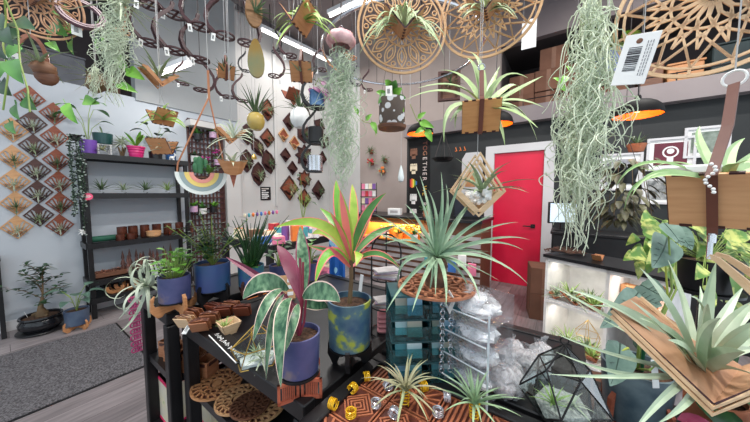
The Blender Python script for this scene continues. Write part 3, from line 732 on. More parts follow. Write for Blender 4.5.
# console at the picture's edge
q = onZ(4, 333, 0); t = root('console_table', 'slim black console table against the wall beside the bonsai', 'table', (XW+.12, q.y-.42, 0))
MB().rbox((0, 0, .74), (.2, .88, .03), .003).build('tabletop', BLK, t, smooth=False)
for a in (-1, 1):
    for b in (-1, 1): MB().rbox((a*.08, b*.42, .3625), (.03, .03, .725), .002).build('leg', BLK, t, smooth=False)
# things stored on top of the left wall
ztop = 2.531
def crate(x, y, X, sz, mat, label, name='storage_box'):
    q = onX(x, y, X); q.z = ztop; t = root(name, label, 'box', q)
    MB().rbox((0, 0, sz[2]/2), sz, .008).build('body', mat, t, smooth=False); MB().rbox((0, 0, sz[2]+.012), (sz[0]+.01, sz[1]+.012, .024), .006).build('lid', mat, t, smooth=False)
GB = M('grey_box', (92, 94, 100), (104, 106, 112), rough=.7)
struct('trim_7', MB().bb(-5.6, XW-.1, -3, YV, 2.45, 2.53), W_LOFT)
crate(60, 64, -4.7, (.26, .36, .34), GB, 'grey fabric storage box on top of the left wall')
crate(14, 55, -4.7, (.3, .42, .3), BLK, 'black storage box on the wall top behind hanging vines', 'storage_box')
crate(97, 70, -4.9, (.3, .36, .26), WBRN, 'brown box on top of the left wall behind the moss')
crate(124, 75, -5.0, (.26, .3, .3), W_LOFT, 'dark box on the wall top beside the grey bulkhead')
# ================================================================ HANGING THINGS
CORD = M('cord_dark', (60, 54, 54), rough=.7)
LINE = M('clear_line', (170, 168, 168), rough=.4)
def cord(t, top, z_to=ZC, r=.0012, mat=None, name='cord', wob=0):
    """hanging cord from a local point of thing t up to a world height"""
    s_ = t.scale[0]; top = V(top); L_ = (z_to-t.location.z)/s_-top.z
    return MB().tube([top, top+V((0, 0, L_*.5)), top+V((0, 0, L_))], r/s_, 5).build(name, mat or LINE, t)
# ---- curled hook ring holders
def hook_meshes(mat_key):
    a = MB(); RR = .031
    path = [(-.031, 0, .002), (-.052, 0, .022), (-.061, 0, .05), (-.056, 0, .08), (-.04, 0, .106), (-.02, 0, .128), (-.004, 0, .15), (0, 0, .168)]
    for y in (-.009, .009): a.band([V(p)+V((0, y*(1-i/9), 0)) for i, p in enumerate(path)], (0, 1, 0), .011, .006)
    b = MB(); b.band([(RR*math.cos(2*PI*k/28), RR*math.sin(2*PI*k/28), 0) for k in range(28)], (0, 0, 1), .006, .0055, 0, True)
    for k in range(2): b.box((0, 0, -.001), (2*RR, .006, .004), Matrix.Rotation(k*PI/2+.4, 3, 'Z'))
    return a.mesh('hook', mat_key, smooth=False), b.mesh('ring', mat_key, smooth=False)
HK = {'d': hook_meshes(WMAR), 'k': hook_meshes(BLK), 'o': hook_meshes(WORG)}
def hook(x, y, d, label, key='d', k=1.0, rz=None, tagw=True, up=None):
    q = P(x, y, d); t = root('hook_ring_holder', label, 'ring holder', q, (face(x) if rz is None else rz), 'curled hook ring holders', k)
    for nm, me in zip(('hook', 'ring'), HK[key]):
        o = bpy.data.objects.new(nm, me); COL.objects.link(o); o.parent = t
    cord(t, (0, 0, .166), up or ZC-.003, .0016, CORD, 'chain')
    if tagw: tagcard(t, (-.034, -.02, -.008), .013, .027, .1+rnd.uniform(-.3, .3), lean=rnd.uniform(-.15, .15))
    return t
hk = [(150, 5, 1.0, 'maroon hook ring holder at the top edge beside the big moss strand'), (150, 43, 1.05, 'maroon hook ring holder, lower one nearest the big moss strand'),
 (175, 15, 1.05, 'maroon hook ring holder, upper of the second pair from the moss'), (175, 51, 1.02, 'maroon hook ring holder, lower of the second pair from the moss'),
 (201, 27, 1.05, 'maroon hook ring holder, upper of the pair above the rainbow planter'), (200, 60, 1.08, 'maroon hook ring holder, lower of the pair above the rainbow planter'),
 (225, 36, 1.05, 'maroon hook ring holder above the small wooden square holder'), (246, 43, 1.2, 'maroon hook ring holder beside the green and gold teardrop')]
for i, (x, y, d, lb) in enumerate(hk): hook(x, y, d, lb, 'd', 1.05, face(x)+(.35 if i % 2 else -.1) + (PI if x == 246 else 0))
hook(201, 90, 1.3, 'dark hook ring holder with tag right behind the rainbow cord knot', 'd', .95, face(201)+PI)
hook(228, 97, 1.35, 'dark hook ring holder below the small wooden square holder', 'd', .9)
hook(276, 52, 1.7, 'small black ring holder on a chain left of the tube light', 'k', .8, face(276)+2.2, False)
hook(274, 76, 1.6, 'maroon hook ring holder hanging below the tube light', 'd', 1.0, face(276)+PI)
hook(246, 71, 1.9, 'small black ring holder behind the green and gold teardrop', 'k', .8, None, False)
hook(243, 101, 1.7, 'dark hook ring holder above the golden glass globe', 'd', 1.0, face(240)+.3, False)
hook(291, 56, 1.5, 'maroon hook ring holder behind the larger wooden square holder', 'd', 1.0)
hook(322, 70, 1.7, 'dark hook ring holder beside the pink urchin strand', 'd', .9)
hook(357, 85, 1.9, 'small dark ring holder right of the pink urchin strand', 'k', .8, None, True)
hook(369, 90, 2.0, 'dark hook ring holder with white tag near the taupe wall', 'd', .9)
hook(352, 58, 1.3, 'orange wooden ring holder partly behind the pink urchin', 'o', .7, face(352)+.5, False)
hook(122, 32, 1.25, 'orange wooden ring holder beside the big moss strand', 'o', .9, face(122)+2, False)
hook(184, 84, 1.6, 'dark hook ring holder behind the orange open wooden holder', 'd', .8, None, True)
# big mauve ring at the top edge, left
q = P(81, 10, .8); t = root('ring_holder', 'large mauve ring holder with white tag at the top edge', 'ring holder', q, face(81))
mb = MB()
for r in (.05, .043): mb.band([(r*math.cos(a), .03*math.sin(a)*r/.05, .05*math.sin(a)*r/.05-.01) for a in [2*PI*k/30 for k in range(30)]], (0, .55, -.83) if False else (0, .85, -.5), .005, .01, 0, True)
mb.build('ring', M('mauve_wood', (104, 72, 84), (122, 86, 98), rough=.5), t, smooth=False); tagcard(t, (-.012, -.02, -.05), .022, .036, .2); cord(t, (0, 0, .04), r=.001)
# ---- wooden V holders
def vboards(mat, s, edge=None, half=.62, w=1.1, slots=True):
    """two boards meeting in a V along local X"""
    out = []
    for sg in (-1, 1):
        mb = MB(); n = V((0, sg*math.sin(half), math.cos(half))); u = V((1, 0, 0))
        R = Matrix((u, n, u.cross(n))).transposed()
        mb.box(n*s/2, (s*w, s, s*.05), R)
        if slots:
            for k in range(5): mb.box(n*s*1.0+u*(k-2)*s*w*.2, (s*w*.1, s*.035, s*.055), R, 1)
            for k in range(4): mb.box(n*s*.012+u*(k-1.5)*s*w*.24, (s*w*.1, s*.05, s*.07), R, 1)
            mb.box(n*s*.5+u*s*w*.498, (s*w*.008, s*.99, s*.052), R, 1); mb.box(n*s*.5-u*s*w*.498, (s*w*.008, s*.99, s*.052), R, 1)
        out.append(mb)
    return out
def vholder(x, y, d, s, rz, label, mat=WORG, plant=None, strap=True, group='hanging wooden V holders', top=None, plabel=None, psize=1.6, pvar=0, tilt=0, strapmat=None, edge=WMAR):
    q = P(x, y, d); t = root('wooden_holder', label, 'air plant holder', q, face(x)+rz, group)
    for mb in vboards(mat, s): mb.build('board', [mat, edge], t, smooth=False)
    top = top or s*1.7
    if strap:
        hh = .62; m = strapmat or LEATH
        yy = s*math.sin(hh)+.004; zz = s*math.cos(hh)
        MB().band([(0, 0, top), (0, -yy*.75, zz*1.15), (0, -yy-.002, zz), (0, -.006, -.004), (0, .006, -.004), (0, yy+.002, zz), (0, yy*.75, zz*1.15), (0, .0, top-.002)], (1, 0, 0), s*.02+.0015, s*.13).build('strap', m, t, smooth=False)
        MB().tube(arc((0, 0, top+s*.1), s*.1, 0, 2*PI, 14, (1, 0, 0), (0, 0, 1)), s*.02, 5).build('ring', SIL, t)
        cord(t, (0, 0, top+s*.2), ZC-.003, .0008)
    else: 
        MB().tube([(-s*.5, 0, s*.1), (0, 0, top), (s*.5, 0, s*.1)], .0008, 4).build('sling', LINE, t); cord(t, (0, 0, top), ZC-.003, .0008)
    if plabel: airplant(q+V((0, 0, s*.25)), s*psize, plabel, pvar)
    return t
vholder(226, 79, 1.0, .05, .15, 'small orange wooden square holder under the maroon hook', WORG, pvar=1, plabel='wispy air plant in the small orange wooden square holder')
vholder(302, 82, .95, .066, -.15, 'larger orange wooden square holder below the open wooden book', WORG, pvar=0, plabel='air plant half hidden in the larger orange square holder', psize=1.3)
vholder(299, 30, .85, .082, PI/2-.5, 'open book-shaped wooden holder with a bright green air plant', WORG, strap=False, psize=1.5, top=.2)
vholder(291, 100, 1.6, .07, .6, 'tilted reddish wooden holder above the white pod', WRED, strap=False)
vholder(163, 125, .95, .06, .5, 'orange wooden holder, upper of the linked pair by the shelf', WORG, strap=False, psize=1.7)
vholder(163, 154, .95, .06, -.6, 'orange wooden holder, lower of the linked pair by the shelf', WORG, strap=False, pvar=2, plabel='silver air plant in the lower linked wooden holder', psize=1.3, top=.12)
# open frame holder top left
def frame_holder(x, y, d, s, rz, label, mat, plabel=None, pvar=0, upper=True, psize=1.5):
    """double diamond frame of wooden strips with boards in its lower half"""
    q = P(x, y, d); t = root('frame_holder', label, 'air plant holder', q, face(x)+rz, 'hanging diamond frame holders')
    for yy in (-s*.22, s*.22):
        for k in (1, .8):
            mb = MB(); pts = [(-s*.62*k, yy, s*.62), (0, yy, s*.62-s*.62*k), (s*.62*k, yy, s*.62), (0, yy, s*.62+s*.95*k)]
            if not upper: mb.band(pts[:3], (0, 1, 0), s*.07, s*.05)
            else: mb.band(pts, (0, 1, 0), s*.07, s*.05, 0, True)
            mb.build('diamond_frame', mat, t, smooth=False)
    for sg in (-1, 1): MB().box((sg*s*.3, 0, s*.36), (s*.75, s*.5, s*.04), Matrix.Rotation(-sg*PI/4, 3, 'Y')).build('board', mat, t, smooth=False)
    cord(t, (0, 0, s*1.57 if upper else s*.7), ZC-.003, .001)
    if plabel: airplant(q+V((0, 0, s*.35)), s*psize, plabel, pvar)
    return t
frame_holder(160, 87, .95, .085, .35, 'orange open frame holder below the lowest maroon hooks', WORG, 'spidery air plant in the orange open frame holder', 0, False)
frame_holder(231, 143, .95, .075, .2, 'copper-edged V holder with silver plant above the wooden cup', WORG, None, 2, False, 1.5)
# orange wooden cup with a pointed tail
q = P(233, 168, .95); t = root('wooden_planter', 'orange faceted wooden cup with pointed tail beside the rainbow planter', 'planter', q, face(233))
mb = MB(); top = [(-.048, -.02, .028), (-.02, -.036, .02), (.02, -.036, .02), (.048, -.02, .028), (.03, .03, .02), (-.03, .03, .02)]; bot = [(-.026, -.012, -.02), (-.01, -.02, -.026), (.01, -.02, -.026), (.026, -.012, -.02), (.016, .016, -.02), (-.016, .016, -.02)]
mb.add(top+bot, [(i, (i+1) % 6, 6+(i+1) % 6, 6+i) for i in range(6)]+[(6, 7, 8, 9, 10, 11)])
mb.build('cup', WORG, t, smooth=False)
MB().prism([(-.012, -.02), (.0, -.07), (.012, -.02)], (0, -.004, 0), (1, 0, 0), (0, 0, 1), .006).build('tail', WRED, t, smooth=False)
MB().tube([(-.046, -.02, .028), (0, 0, .1), (.046, -.02, .028)], .0009, 4).build('sling', LINE, t); cord(t, (0, 0, .1), ZC-.003, .0008)
airplant(q+V((0, 0, .01)), .11, 'silver air plant spreading from the orange faceted cup', 2)
# big hanging holder with the arching green plant (centre)
vholder(480, 132, .72, .085, .06, 'tan wooden square holder on a leather strap in front of the black wall', wood('wood_honey', (196, 136, 84), (212, 156, 102)), top=.16)
def plant_px(name, base, d, leaves, mat, label, W, cat='air plant', shape='strap', mats=None, fold=.45, base_part=None, segs=10):
    """leaves: (ctrl px,py,dd) (tip px,py,dd) [width px]"""
    b = P(*base, d); mb = MB()
    for lf in leaves:
        c, tp = lf[0], lf[1]; w = S(lf[2] if len(lf) > 2 else W, d)
        p1 = P(c[0], c[1], d+c[2]); p2 = P(tp[0], tp[1], d+tp[2])
        mb.leaf(b+V((rnd.uniform(-.004, .004), rnd.uniform(-.004, .004), 0)), p1, p2, w, (p1-b).cross(RIGHT).normalized() if False else TOCAM*.7+UPV*.7, shape, fold, segs)
    return mb.alone(name, mat, label, cat, b)
L_ = [((450, 78, .02), (405, 100, .06)), ((440, 90, -.04), (444, 142, -.06)), ((455, 92, .05), (455, 130, .1)), ((470, 70, .05), (440, 70, .12)), ((478, 60, .06), (466, 58, .1)), ((488, 60, .03), (470, 52, .1)),
      ((500, 62, -.03), (528, 78, -.06)), ((510, 92, -.06), (545, 108, -.1)), ((520, 90, .06), (537, 140, .1)), ((505, 98, -.04), (525, 118, -.08)), ((500, 112, .0), (505, 146, -.03)), ((520, 88, .1), (543, 76, .16)), ((520, 70, .1), (520, 95, .18)), ((465, 75, -.08), (418, 88, -.14)), ((462, 100, -.02), (450, 122, -.05)), ((492, 82, .12), (500, 66, .22)), ((476, 80, .12), (452, 72, .2)), ((512, 104, -.12), (538, 128, -.2))]
plant_px('air_plant', (482, 110), .73, L_, M('airplant_arch', (150, 176, 116), (182, 200, 150), rough=.55, scale=14), 'large arching green air plant in the tan square holder', 7)
# white-stone diamond frame under it
frame_holder(476, 215, .74, .105, .3, 'pale diamond frame holder with white stones before the red door', WPALE, None)
q = P(478, 200, .74); mb = MB(); rg = random.Random(8)
for k in range(26): mb.blob(q+V((rg.uniform(-.03, .03), rg.uniform(-.018, .018), rg.uniform(-.01, .022))), rg.uniform(.007, .011), 6, 4, .2, rg=rg)
o = mb.alone('white_stones', WHITE, 'white pebbles lying in the pale diamond frame holder', 'pebbles', q); o['kind'] = 'stuff'
airplant(q+V((.01, 0, .02)), .15, 'thin-leaved air plant on white pebbles in the diamond frame', 0)
# ---- mandalas
def mandala(x, y, d, R, label, var, mat, rz=0, tilt=0, plabel=None, pvar=2, vs=.09, psize=1.6, vmat=None, vy=0, up=True):
    q = P(x, y, d); t = root('mandala_holder', label, 'mandala holder', q, face(x)+rz, 'round fretwork mandala holders'); t.rotation_euler[0] = tilt
    th = .005; N_ = (0, 1, 0)
    def ring(r, w, name): MB().band([(r*math.cos(2*PI*k/56), 0, r*math.sin(2*PI*k/56)) for k in range(56)], N_, w, th, 0, True).build(name, mat, t, smooth=False)
    ring(R, R*.05, 'outer_ring'); ring(R*.9, R*.03, 'inner_ring')
    n = 16 if var else 14; mb = MB()
    for k in range(n):
        a = 2*PI*(k+.5)/n; ca, sa = math.cos(a), math.sin(a)
        def pt(r, off): return (r*ca-off*sa, 0, r*sa+off*ca)
        if var == 0:     # petals and dots
            r0, r1 = R*.38, R*.88; wd = R*.105
            for kk in (1, .55):
                mb.band([pt(r0+(r1-r0)*(.5-.5*kk+kk*i/10), wd*kk*math.sin(PI*i/10)) for i in range(11)], N_, R*.025, th)
                mb.band([pt(r0+(r1-r0)*(.5-.5*kk+kk*i/10), -wd*kk*math.sin(PI*i/10)) for i in range(11)], N_, R*.025, th)
            mb.band([pt(R*.8+R*.05*math.cos(j*PI/4), R*.165+R*.05*math.sin(j*PI/4)) for j in range(8)], N_, R*.022, th, 0, True)
        else:            # pointed star lattice
            da = 2*PI/n
            for (ra, rb, sp) in ((.45, .9, 1.2), (.3, .66, .7), (.62, .9, .5)):
                for sg in (-1, 1):
                    b_ = a+sg*da*sp; mb.band([(R*ra*math.cos(b_), 0, R*ra*math.sin(b_)), (R*rb*ca, 0, R*rb*sa)], N_, R*.026, th)
            mb.band([pt(R*.92, 0), pt(R*.99, 0)], N_, R*.03, th)
    for k in range(n):
        a = 2*PI*k/n; c_, s_ = math.cos(a), math.sin(a); a2 = a+PI/n
        for q2 in (a2, a2-2*PI/n): mb.band([(R*.08*c_, 0, R*.08*s_), (R*.26*math.cos((a+q2)/2+(q2-a)*.3), 0, R*.26*math.sin((a+q2)/2+(q2-a)*.3)), (R*.4*c_, 0, R*.4*s_)], N_, R*.026, th)
    mb.build('fretwork', mat, t, smooth=False)
    ring(R*.4, R*.03, 'hub_ring')
    vm = vmat or mat
    for mb in vboards(vm, vs, half=.72, w=.7):
        RZ = Matrix.Rotation(PI/2, 3, 'Z'); mb.v = [RZ @ p+V((0, -vs*.4, -R*.28+vy)) for p in mb.v]; mb.build('board', [vm, WMAR], t, smooth=False)
    cord(t, (0, 0, R), ZC-.003, .001)
    if plabel: airplant(t.matrix_basis @ V((0, -vs*.4, -R*.28+vy+vs*.3)), vs*psize, plabel, pvar)
    return t
FRET = wood('wood_fretwork', (204, 158, 112), (220, 178, 132))
MFR = wood('wood_fret_brown', (196, 144, 108), (212, 164, 128))
mandala(402, 28, .95, .155, 'petal-patterned round wooden mandala holder above the patterned hanging pot', 0, FRET, .15, 0, None, 5, .1, 1.75, wood('wood_vbox', (178, 132, 96), (196, 150, 110)))
mandala(488, 8, .9, .158, 'star-patterned round wooden mandala holder above the arching air plant', 1, FRET, -.1, 0, None, 5, .095, 1.2, wood('wood_vbox2', (186, 140, 104), (200, 156, 116)))
mandala(30, -5, .72, .103, 'petal-patterned mandala holder in the upper corner above the vines', 0, MFR, .2, 0, None, 0, .065, 1, wood('wood_vbox3', (150, 104, 78), (170, 120, 90)))
mandala(716, -6, .5, .142, 'large star-patterned mandala holder beside the barcode tag', 1, wood('wood_fret_pale', (222, 180, 140), (236, 200, 160)), .0, 0, None, 0, .07, 1, wood('wood_vbox4', (200, 160, 124), (214, 176, 140)), vy=.04)
def fountain_px(base, d, n, rpx, label, mat, wp, seed, amin=-10, amax=190, drop=.55):
    rg = random.Random(seed); L2 = []
    for k in range(n):
        a = math.radians(amin+(amax-amin)*(k+.5)/n+rg.uniform(-8, 8)); r = rpx*rg.uniform(.75, 1.15); dz = rg.uniform(-.11, .09)
        c = (base[0]+r*.62*math.cos(a), base[1]-r*.72*math.sin(a)-r*.12); e = (base[0]+r*math.cos(a)*1.02, base[1]-r*.75*math.sin(a)+r*drop*rg.uniform(.5, 1.2)*(.35+abs(math.cos(a))))
        L2.append(((c[0], c[1], dz*.5), (e[0], e[1], dz)))
    return plant_px('air_plant', base, d, L2, mat, label, wp)
FOU = M('airplant_fountain2', (152, 172, 126), (190, 202, 164), rough=.65, scale=12); FOU2 = M('airplant_lime2', (134, 168, 76), (172, 198, 112), rough=.6, scale=12)
fountain_px((404, 30), .915, 40, 44, 'silvery drooping air plant in the petal-patterned mandala', FOU, 4.2, 201, 20, 160, .75)
fountain_px((486, 14), .87, 28, 32, 'pale air plant in the star-patterned mandala', FOU, 4.2, 202, 20, 160, .4)
fountain_px((303, 22), .85, 22, 32, 'bright green air plant spilling from the open wooden book', FOU2, 4, 203)
fountain_px((233, 138), .94, 20, 26, 'silver spidery air plant in the copper-edged V holder', G_AIRP, 1.8, 204, drop=.3)
fountain_px((163, 120), .94, 18, 22, 'lime air plant in the upper linked wooden holder', FOU2, 3, 205, drop=.3)
# ---- teardrops
GOLDG = M('resin_gold', (168, 128, 62), (124, 128, 90), rough=.25, scale=6, c3=(150, 166, 166))
def teardrop(x, y, d, w, h, label, mat, rz=0, plabel=None):
    q = P(x, y, d); t = root('teardrop_board', label, 'air plant board', q, face(x)+rz)
    pts = [(w/2*math.sin(a)*(1-.28*math.cos(a)), h/2*math.cos(a)) for a in [2*PI*k/24 for k in range(24)]][::-1]
    MB().prism(pts, (0, -.006, 0), (1, 0, 0), (0, 0, 1), .012).build('board', mat, t, smooth=False)
    cord(t, (0, 0, h/2), ZC-.003, .001)
    if plabel: airplant(q+V((.008, -.0, -h*.1))+(CAM-q).normalized()*.012, .07, plabel, 1, tilt=(.6, .2))
teardrop(256, 60, 1.0, .056, .138, 'green and gold resin teardrop board beside the tube light', GOLDG)
teardrop(253, 9, .9, .05, .13, 'brown wooden teardrop board hanging at the top edge', wood('wood_olive', (120, 84, 46), (150, 106, 60)), .2, 'wispy air plant pinned to the brown teardrop board')
# golden glass globe with long grass, white pod
q = P(256, 121, 1.25); t = root('glass_globe', 'golden glass globe planter hanging before the white wall', 'hanging planter', q, 0)
MB().lathe([(0, -.045), (.02, -.042), (.034, -.025), (.04, 0), (.034, .026), (.022, .036), (.02, .03), (.034, 0), (.02, -.036)], (0, 0, 0), 20).build('globe', M('glass_gold', (176, 146, 66), (206, 180, 104), rough=.15, scale=10), t)
MB().tube([(-.03, 0, .03), (0, 0, .16), (.03, 0, .03)], .001, 4).build('sling', LINE, t); cord(t, (0, 0, .16), ZC-.003, .0008)
mb = MB(); air_leaves(mb, .16, 26, .009, (35, 88), .2, random.Random(6), base=q+V((0, 0, .02))); mb.alone('grassy_air_plant', G_AIRD, 'tall grassy air plant standing in the golden glass globe', 'air plant', q+V((0, 0, .02)))
q = P(300, 118, 1.6); t = root('ceramic_pod', 'white egg-shaped ceramic pod hanging before the diamond mounts', 'hanging planter', q, 0)
MB().lathe([(0, -.065), (.03, -.058), (.052, -.03), (.058, 0), (.05, .035), (.036, .055), (.03, .05), (.045, .0), (0, -.05)], (0, 0, 0), 24).build('pod', M('ceramic_white', (226, 226, 224), rough=.35), t)
MB().tube([(-.036, 0, .05), (0, 0, .15), (.036, 0, .05)], .001, 4).build('sling', LINE, t); cord(t, (0, 0, .15), ZC-.003, .0008)
airplant(q+V((0, 0, .04)), .15, 'dusty green air plant tucked in the white ceramic pod', 1)
q = P(254, 157, 1.5); t = root('hanging_bead', 'tiny golden bell hanging on a thin string before the leaf mounts', 'bell', q)
MB().lathe([(0, -.014), (.013, -.012), (.015, 0), (.006, .014), (0, .016)], (0, 0, 0), 12).build('bell', GOLD, t); cord(t, (0, 0, .015), ZC-.003, .001)
# ---- rainbow planter
q = P(202, 173, .95); t = root('rainbow_planter', 'white half-round planter with rainbow bands hanging on tan cords', 'hanging planter', q, face(202))
R_ = .077; ths = .05
bands = [(1, .84, M('ceramic_cream', (226, 228, 220), rough=.5)), (.84, .66, M('glaze_grey', (146, 160, 160), rough=.5)), (.66, .48, M('glaze_yellow', (226, 196, 110), rough=.5)), (.48, .32, M('glaze_pink', (220, 142, 128), rough=.5))]
for k, (ra, rb, m) in enumerate(bands):
    pts = [(R_*ra*math.cos(a), R_*ra*math.sin(a)) for a in [PI+PI*i/20 for i in range(21)]]+[(R_*rb*math.cos(a), R_*rb*math.sin(a)) for a in [2*PI-PI*i/20 for i in range(21)]]
    MB().prism(pts, (0, -ths/2-(.0015*k), 0), (1, 0, 0), (0, 0, 1), -ths-.002*k if False else -(ths)).build('band', m, t, smooth=False) if False else None
    n = 20; mb = MB(); y0_, y1_ = -ths/2-.0012*k, ths/2
    for i in range(n):
        a0, a1 = PI+PI*i/n, PI+PI*(i+1)/n
        c = [(R_*r*math.cos(a), R_*r*math.sin(a)) for r, a in ((ra, a0), (ra, a1), (rb, a1), (rb, a0))]
        mb.add([(x, y0_, z) for x, z in c]+[(x, y1_, z) for x, z in c], [(0, 1, 2, 3), (7, 6, 5, 4), (0, 4, 5, 1), (2, 6, 7, 3)])
    mb.build('band', m, t, smooth=False)
MB().lathe([(0, -.3*R_), (.24*R_, -.18*R_), (.3*R_, -.02), (.0, -.012)], (0, 0, .0), 16).build('soil_cup', SOIL, t)
kn = P(209, 97, .95)-q
Ri = Matrix.Rotation(-t.rotation_euler[2], 3, 'Z'); kn = Ri @ kn
for sg in (-1, 1): MB().tube([(sg*R_*.93, 0, -.005), (sg*R_*.9+kn.x*.03, 0, .03), (kn.x, 0, kn.z)], .0028, 6).build('cord', M('cord_tan', (178, 116, 84), (196, 136, 100), rough=.8), t)
MB().tube([(kn.x, 0, kn.z-.01), (kn.x, 0, kn.z+.09)], .0042, 6).build('knot', MATS['cord_tan'], t); cord(t, (kn.x, 0, kn.z+.08), ZC-.003, .0012)
CAC = M('cactus', (52, 108, 70), (78, 134, 92), rough=.6, scale=30)
mb = MB(); 
for (x, z, r, h) in ((-.005, -.002, .011, .06), (-.018, 0, .009, .035), (.012, .02, .007, .03), (-.016, .03, .008, .025)): mb.lathe([(r*.7, 0), (r, h*.3), (r, h*.75), (r*.6, h*.95), (0, h)], (x, -.004, z), 10)
mb.build('cactus', CAC, t)
mb = tuft(random.Random(3), .05, 12, .012, 1.2); mb.v = [v+V((.022, 0, -.004)) for v in mb.v]; mb.build('succulent', G_MID, t)
# ---- jellyfish urchin and its moss; other moss strands
def moss(name, px, d, wpx, n, label, seed, mat=MOSS, wig=1.0, top=None, r=.0016, curl=1.0, gap=None, topcord=True):
    """hanging strands along the pixel line px[0]..px[-1]"""
    rg = random.Random(seed); c = [P(x, y, d) for x, y in px]; mb = MB(); L = len(c)-1
    def cl(t): 
        k = min(L-1, int(t*L)); f = t*L-k; return c[k]*(1-f)+c[k+1]*f
    w = S(wpx, d)
    for i in range(n):
        t0 = rg.uniform(0, .72)**1.1; t1 = min(1, t0+rg.uniform(.16, .42)); ph = rg.uniform(0, 6.3); fr = rg.uniform(8, 20)
        ox, oy = rg.gauss(0, .3), rg.gauss(0, .3); pts = []; m = 24 if r > .0014 else 14; amp = rg.uniform(.08, .35)*curl; flare = rg.uniform(.4, 1.5)
        for j in range(m+1):
            f = j/m; t = t0+(t1-t0)*f; env = .55+.45*math.sin(PI*min(1, t*1.1))
            x = (ox*(1+flare*f*.8)+amp*math.sin(ph+fr*f*.55))*w*.5*env; y = (oy*(1+flare*f*.8)+amp*math.cos(ph*1.7+fr*f*.5))*w*.5*env
            pts.append(cl(t)+RIGHT*x+V((TOCAM.x, TOCAM.y, 0)).normalized()*y+UPV*rg.uniform(-.004, .004)*wig)
        mb.tube(pts, [r*(1-.5*j/m) for j in range(m+1)], 4)
    t = root(name, label, 'spanish moss', c[0], 0)
    mb.build('strands', mat, t, world=True)
    if topcord: cord(t, (0, 0, -.01), ZC-.003, .001)
    return t
q = P(341, 46, .9); t = root('urchin_shell', 'pink ribbed sea urchin shell hanging like a jellyfish', 'shell', q)
URC = M('urchin_pink', (198, 140, 146), (228, 188, 188), rough=.5, scale=40)
mb = MB(); n = 48; prof = [(.03, -.004), (.04, -.001), (.046, .006), (.0485, .013), (.048, .021), (.045, .028), (.04, .0345), (.032, .04), (.022, .044), (.012, .0465), (.004, .047)]; vs = []
for r, z in prof:
    for j in range(n): a = 2*PI*j/n; rr = r*(1+.045*math.cos(j*PI/3)); vs.append((rr*math.cos(a), rr*math.sin(a), z))
mb.add(vs, [(i*n+j, i*n+(j+1) % n, (i+1)*n+(j+1) % n, (i+1)*n+j) for i in range(len(prof)-1) for j in range(n)]); mb.build('shell', URC, t)
MB().tube(arc((0, 0, .056), .01, 0, 2*PI, 10, (1, 0, 0), (0, 0, 1)), .0012, 4).build('ring', SIL, t); cord(t, (0, 0, .065), ZC-.003, .0012, CORD)
moss('air_plant_strand', [(341, 44), (342, 80), (340, 120), (342, 160), (341, 192)], .9, 38, 190, 'long strand of fine moss hanging from the pink urchin shell', 5, M('moss_pale', (166, 182, 156), (196, 208, 184), rough=.9), r=.0012, curl=1.7, topcord=False)
moss('spanish_moss', [(592, -14), (594, 30), (590, 80), (584, 130), (580, 170), (578, 206), (578, 252)], .62, 50, 300, 'large curly strand of pale green moss before the black wall', 11, r=.00145, curl=2.1)
moss('spanish_moss', [(118, -8), (116, 30), (114, 60), (114, 106)], .8, 26, 150, 'thick pale moss strand hanging by the maroon hooks', 12, r=.0011, curl=1.8)
mb = MB(); air_leaves(mb, .14, 30, .007, (-40, 70), .3, random.Random(31), base=P(122, 3, .8)); mb.alone('air_plant', G_AIRP, 'spiky pale air plant at the top of the thick moss strand', 'air plant', P(122, 3, .8))
moss('spanish_moss', [(96, 66), (95, 80), (94, 100)], .95, 10, 60, 'thin wispy moss strand hanging beside the brown fibre basket', 13, r=.0009)
# brown fibre pocket with wispy plant beside it
q = P(96, 84, 1.0); t = root('fibre_basket', 'small brown fibre basket with a wispy plant behind the moss', 'hanging basket', q, 0)
MB().blob((0, 0, 0), (.035, .03, .032), 12, 7, .12).build('basket', STEMB, t); cord(t, (0, 0, .03), ZC-.003, .001)
mb = MB(); air_leaves(mb, .1, 22, .005, (-50, 60), .4, random.Random(33), base=q+V((0, 0, .02))); mb.alone('air_plant', G_AIRT, 'wispy curling air plant in the brown fibre basket', 'air plant', q+V((0, 0, .03)))
# horseshoe holder with coconut pocket, top left
q = P(40, 66, .72); t = root('horseshoe_holder', 'copper horseshoe holder with brown fibre pocket over the diamond plaques', 'air plant holder', q, face(40)-.2)
MB().band([(.026*math.cos(a)-.012, 0, .005+.068*math.sin(a)) for a in [-.2+(PI+.3)*k/16 for k in range(17)]], (0, 1, 0), .0085, .006).build('horseshoe', COPPER, t, smooth=False)
MB().blob((.006, 0, -.004), (.025, .017, .019), 14, 8, .1).build('pocket', wood('fibre_brown', (120, 82, 60), (150, 108, 80)), t)
MB().blob((.01, .002, -.024), (.023, .012, .024), 12, 8, .05).build('fretwork_base', WBRN, t)
tagcard(t, (-.038, -.03, .012), .026, .036, .15); cord(t, (-.012, 0, .074), ZC-.003, .001)
mb = MB(); air_leaves(mb, .1, 14, .008, (5, 60), .5, random.Random(35), base=q+V((0, 0, .005))); mb.alone('air_plant', G_AIR, 'long-leaved air plant in the copper horseshoe holder', 'air plant', q+V((0, 0, .005)))
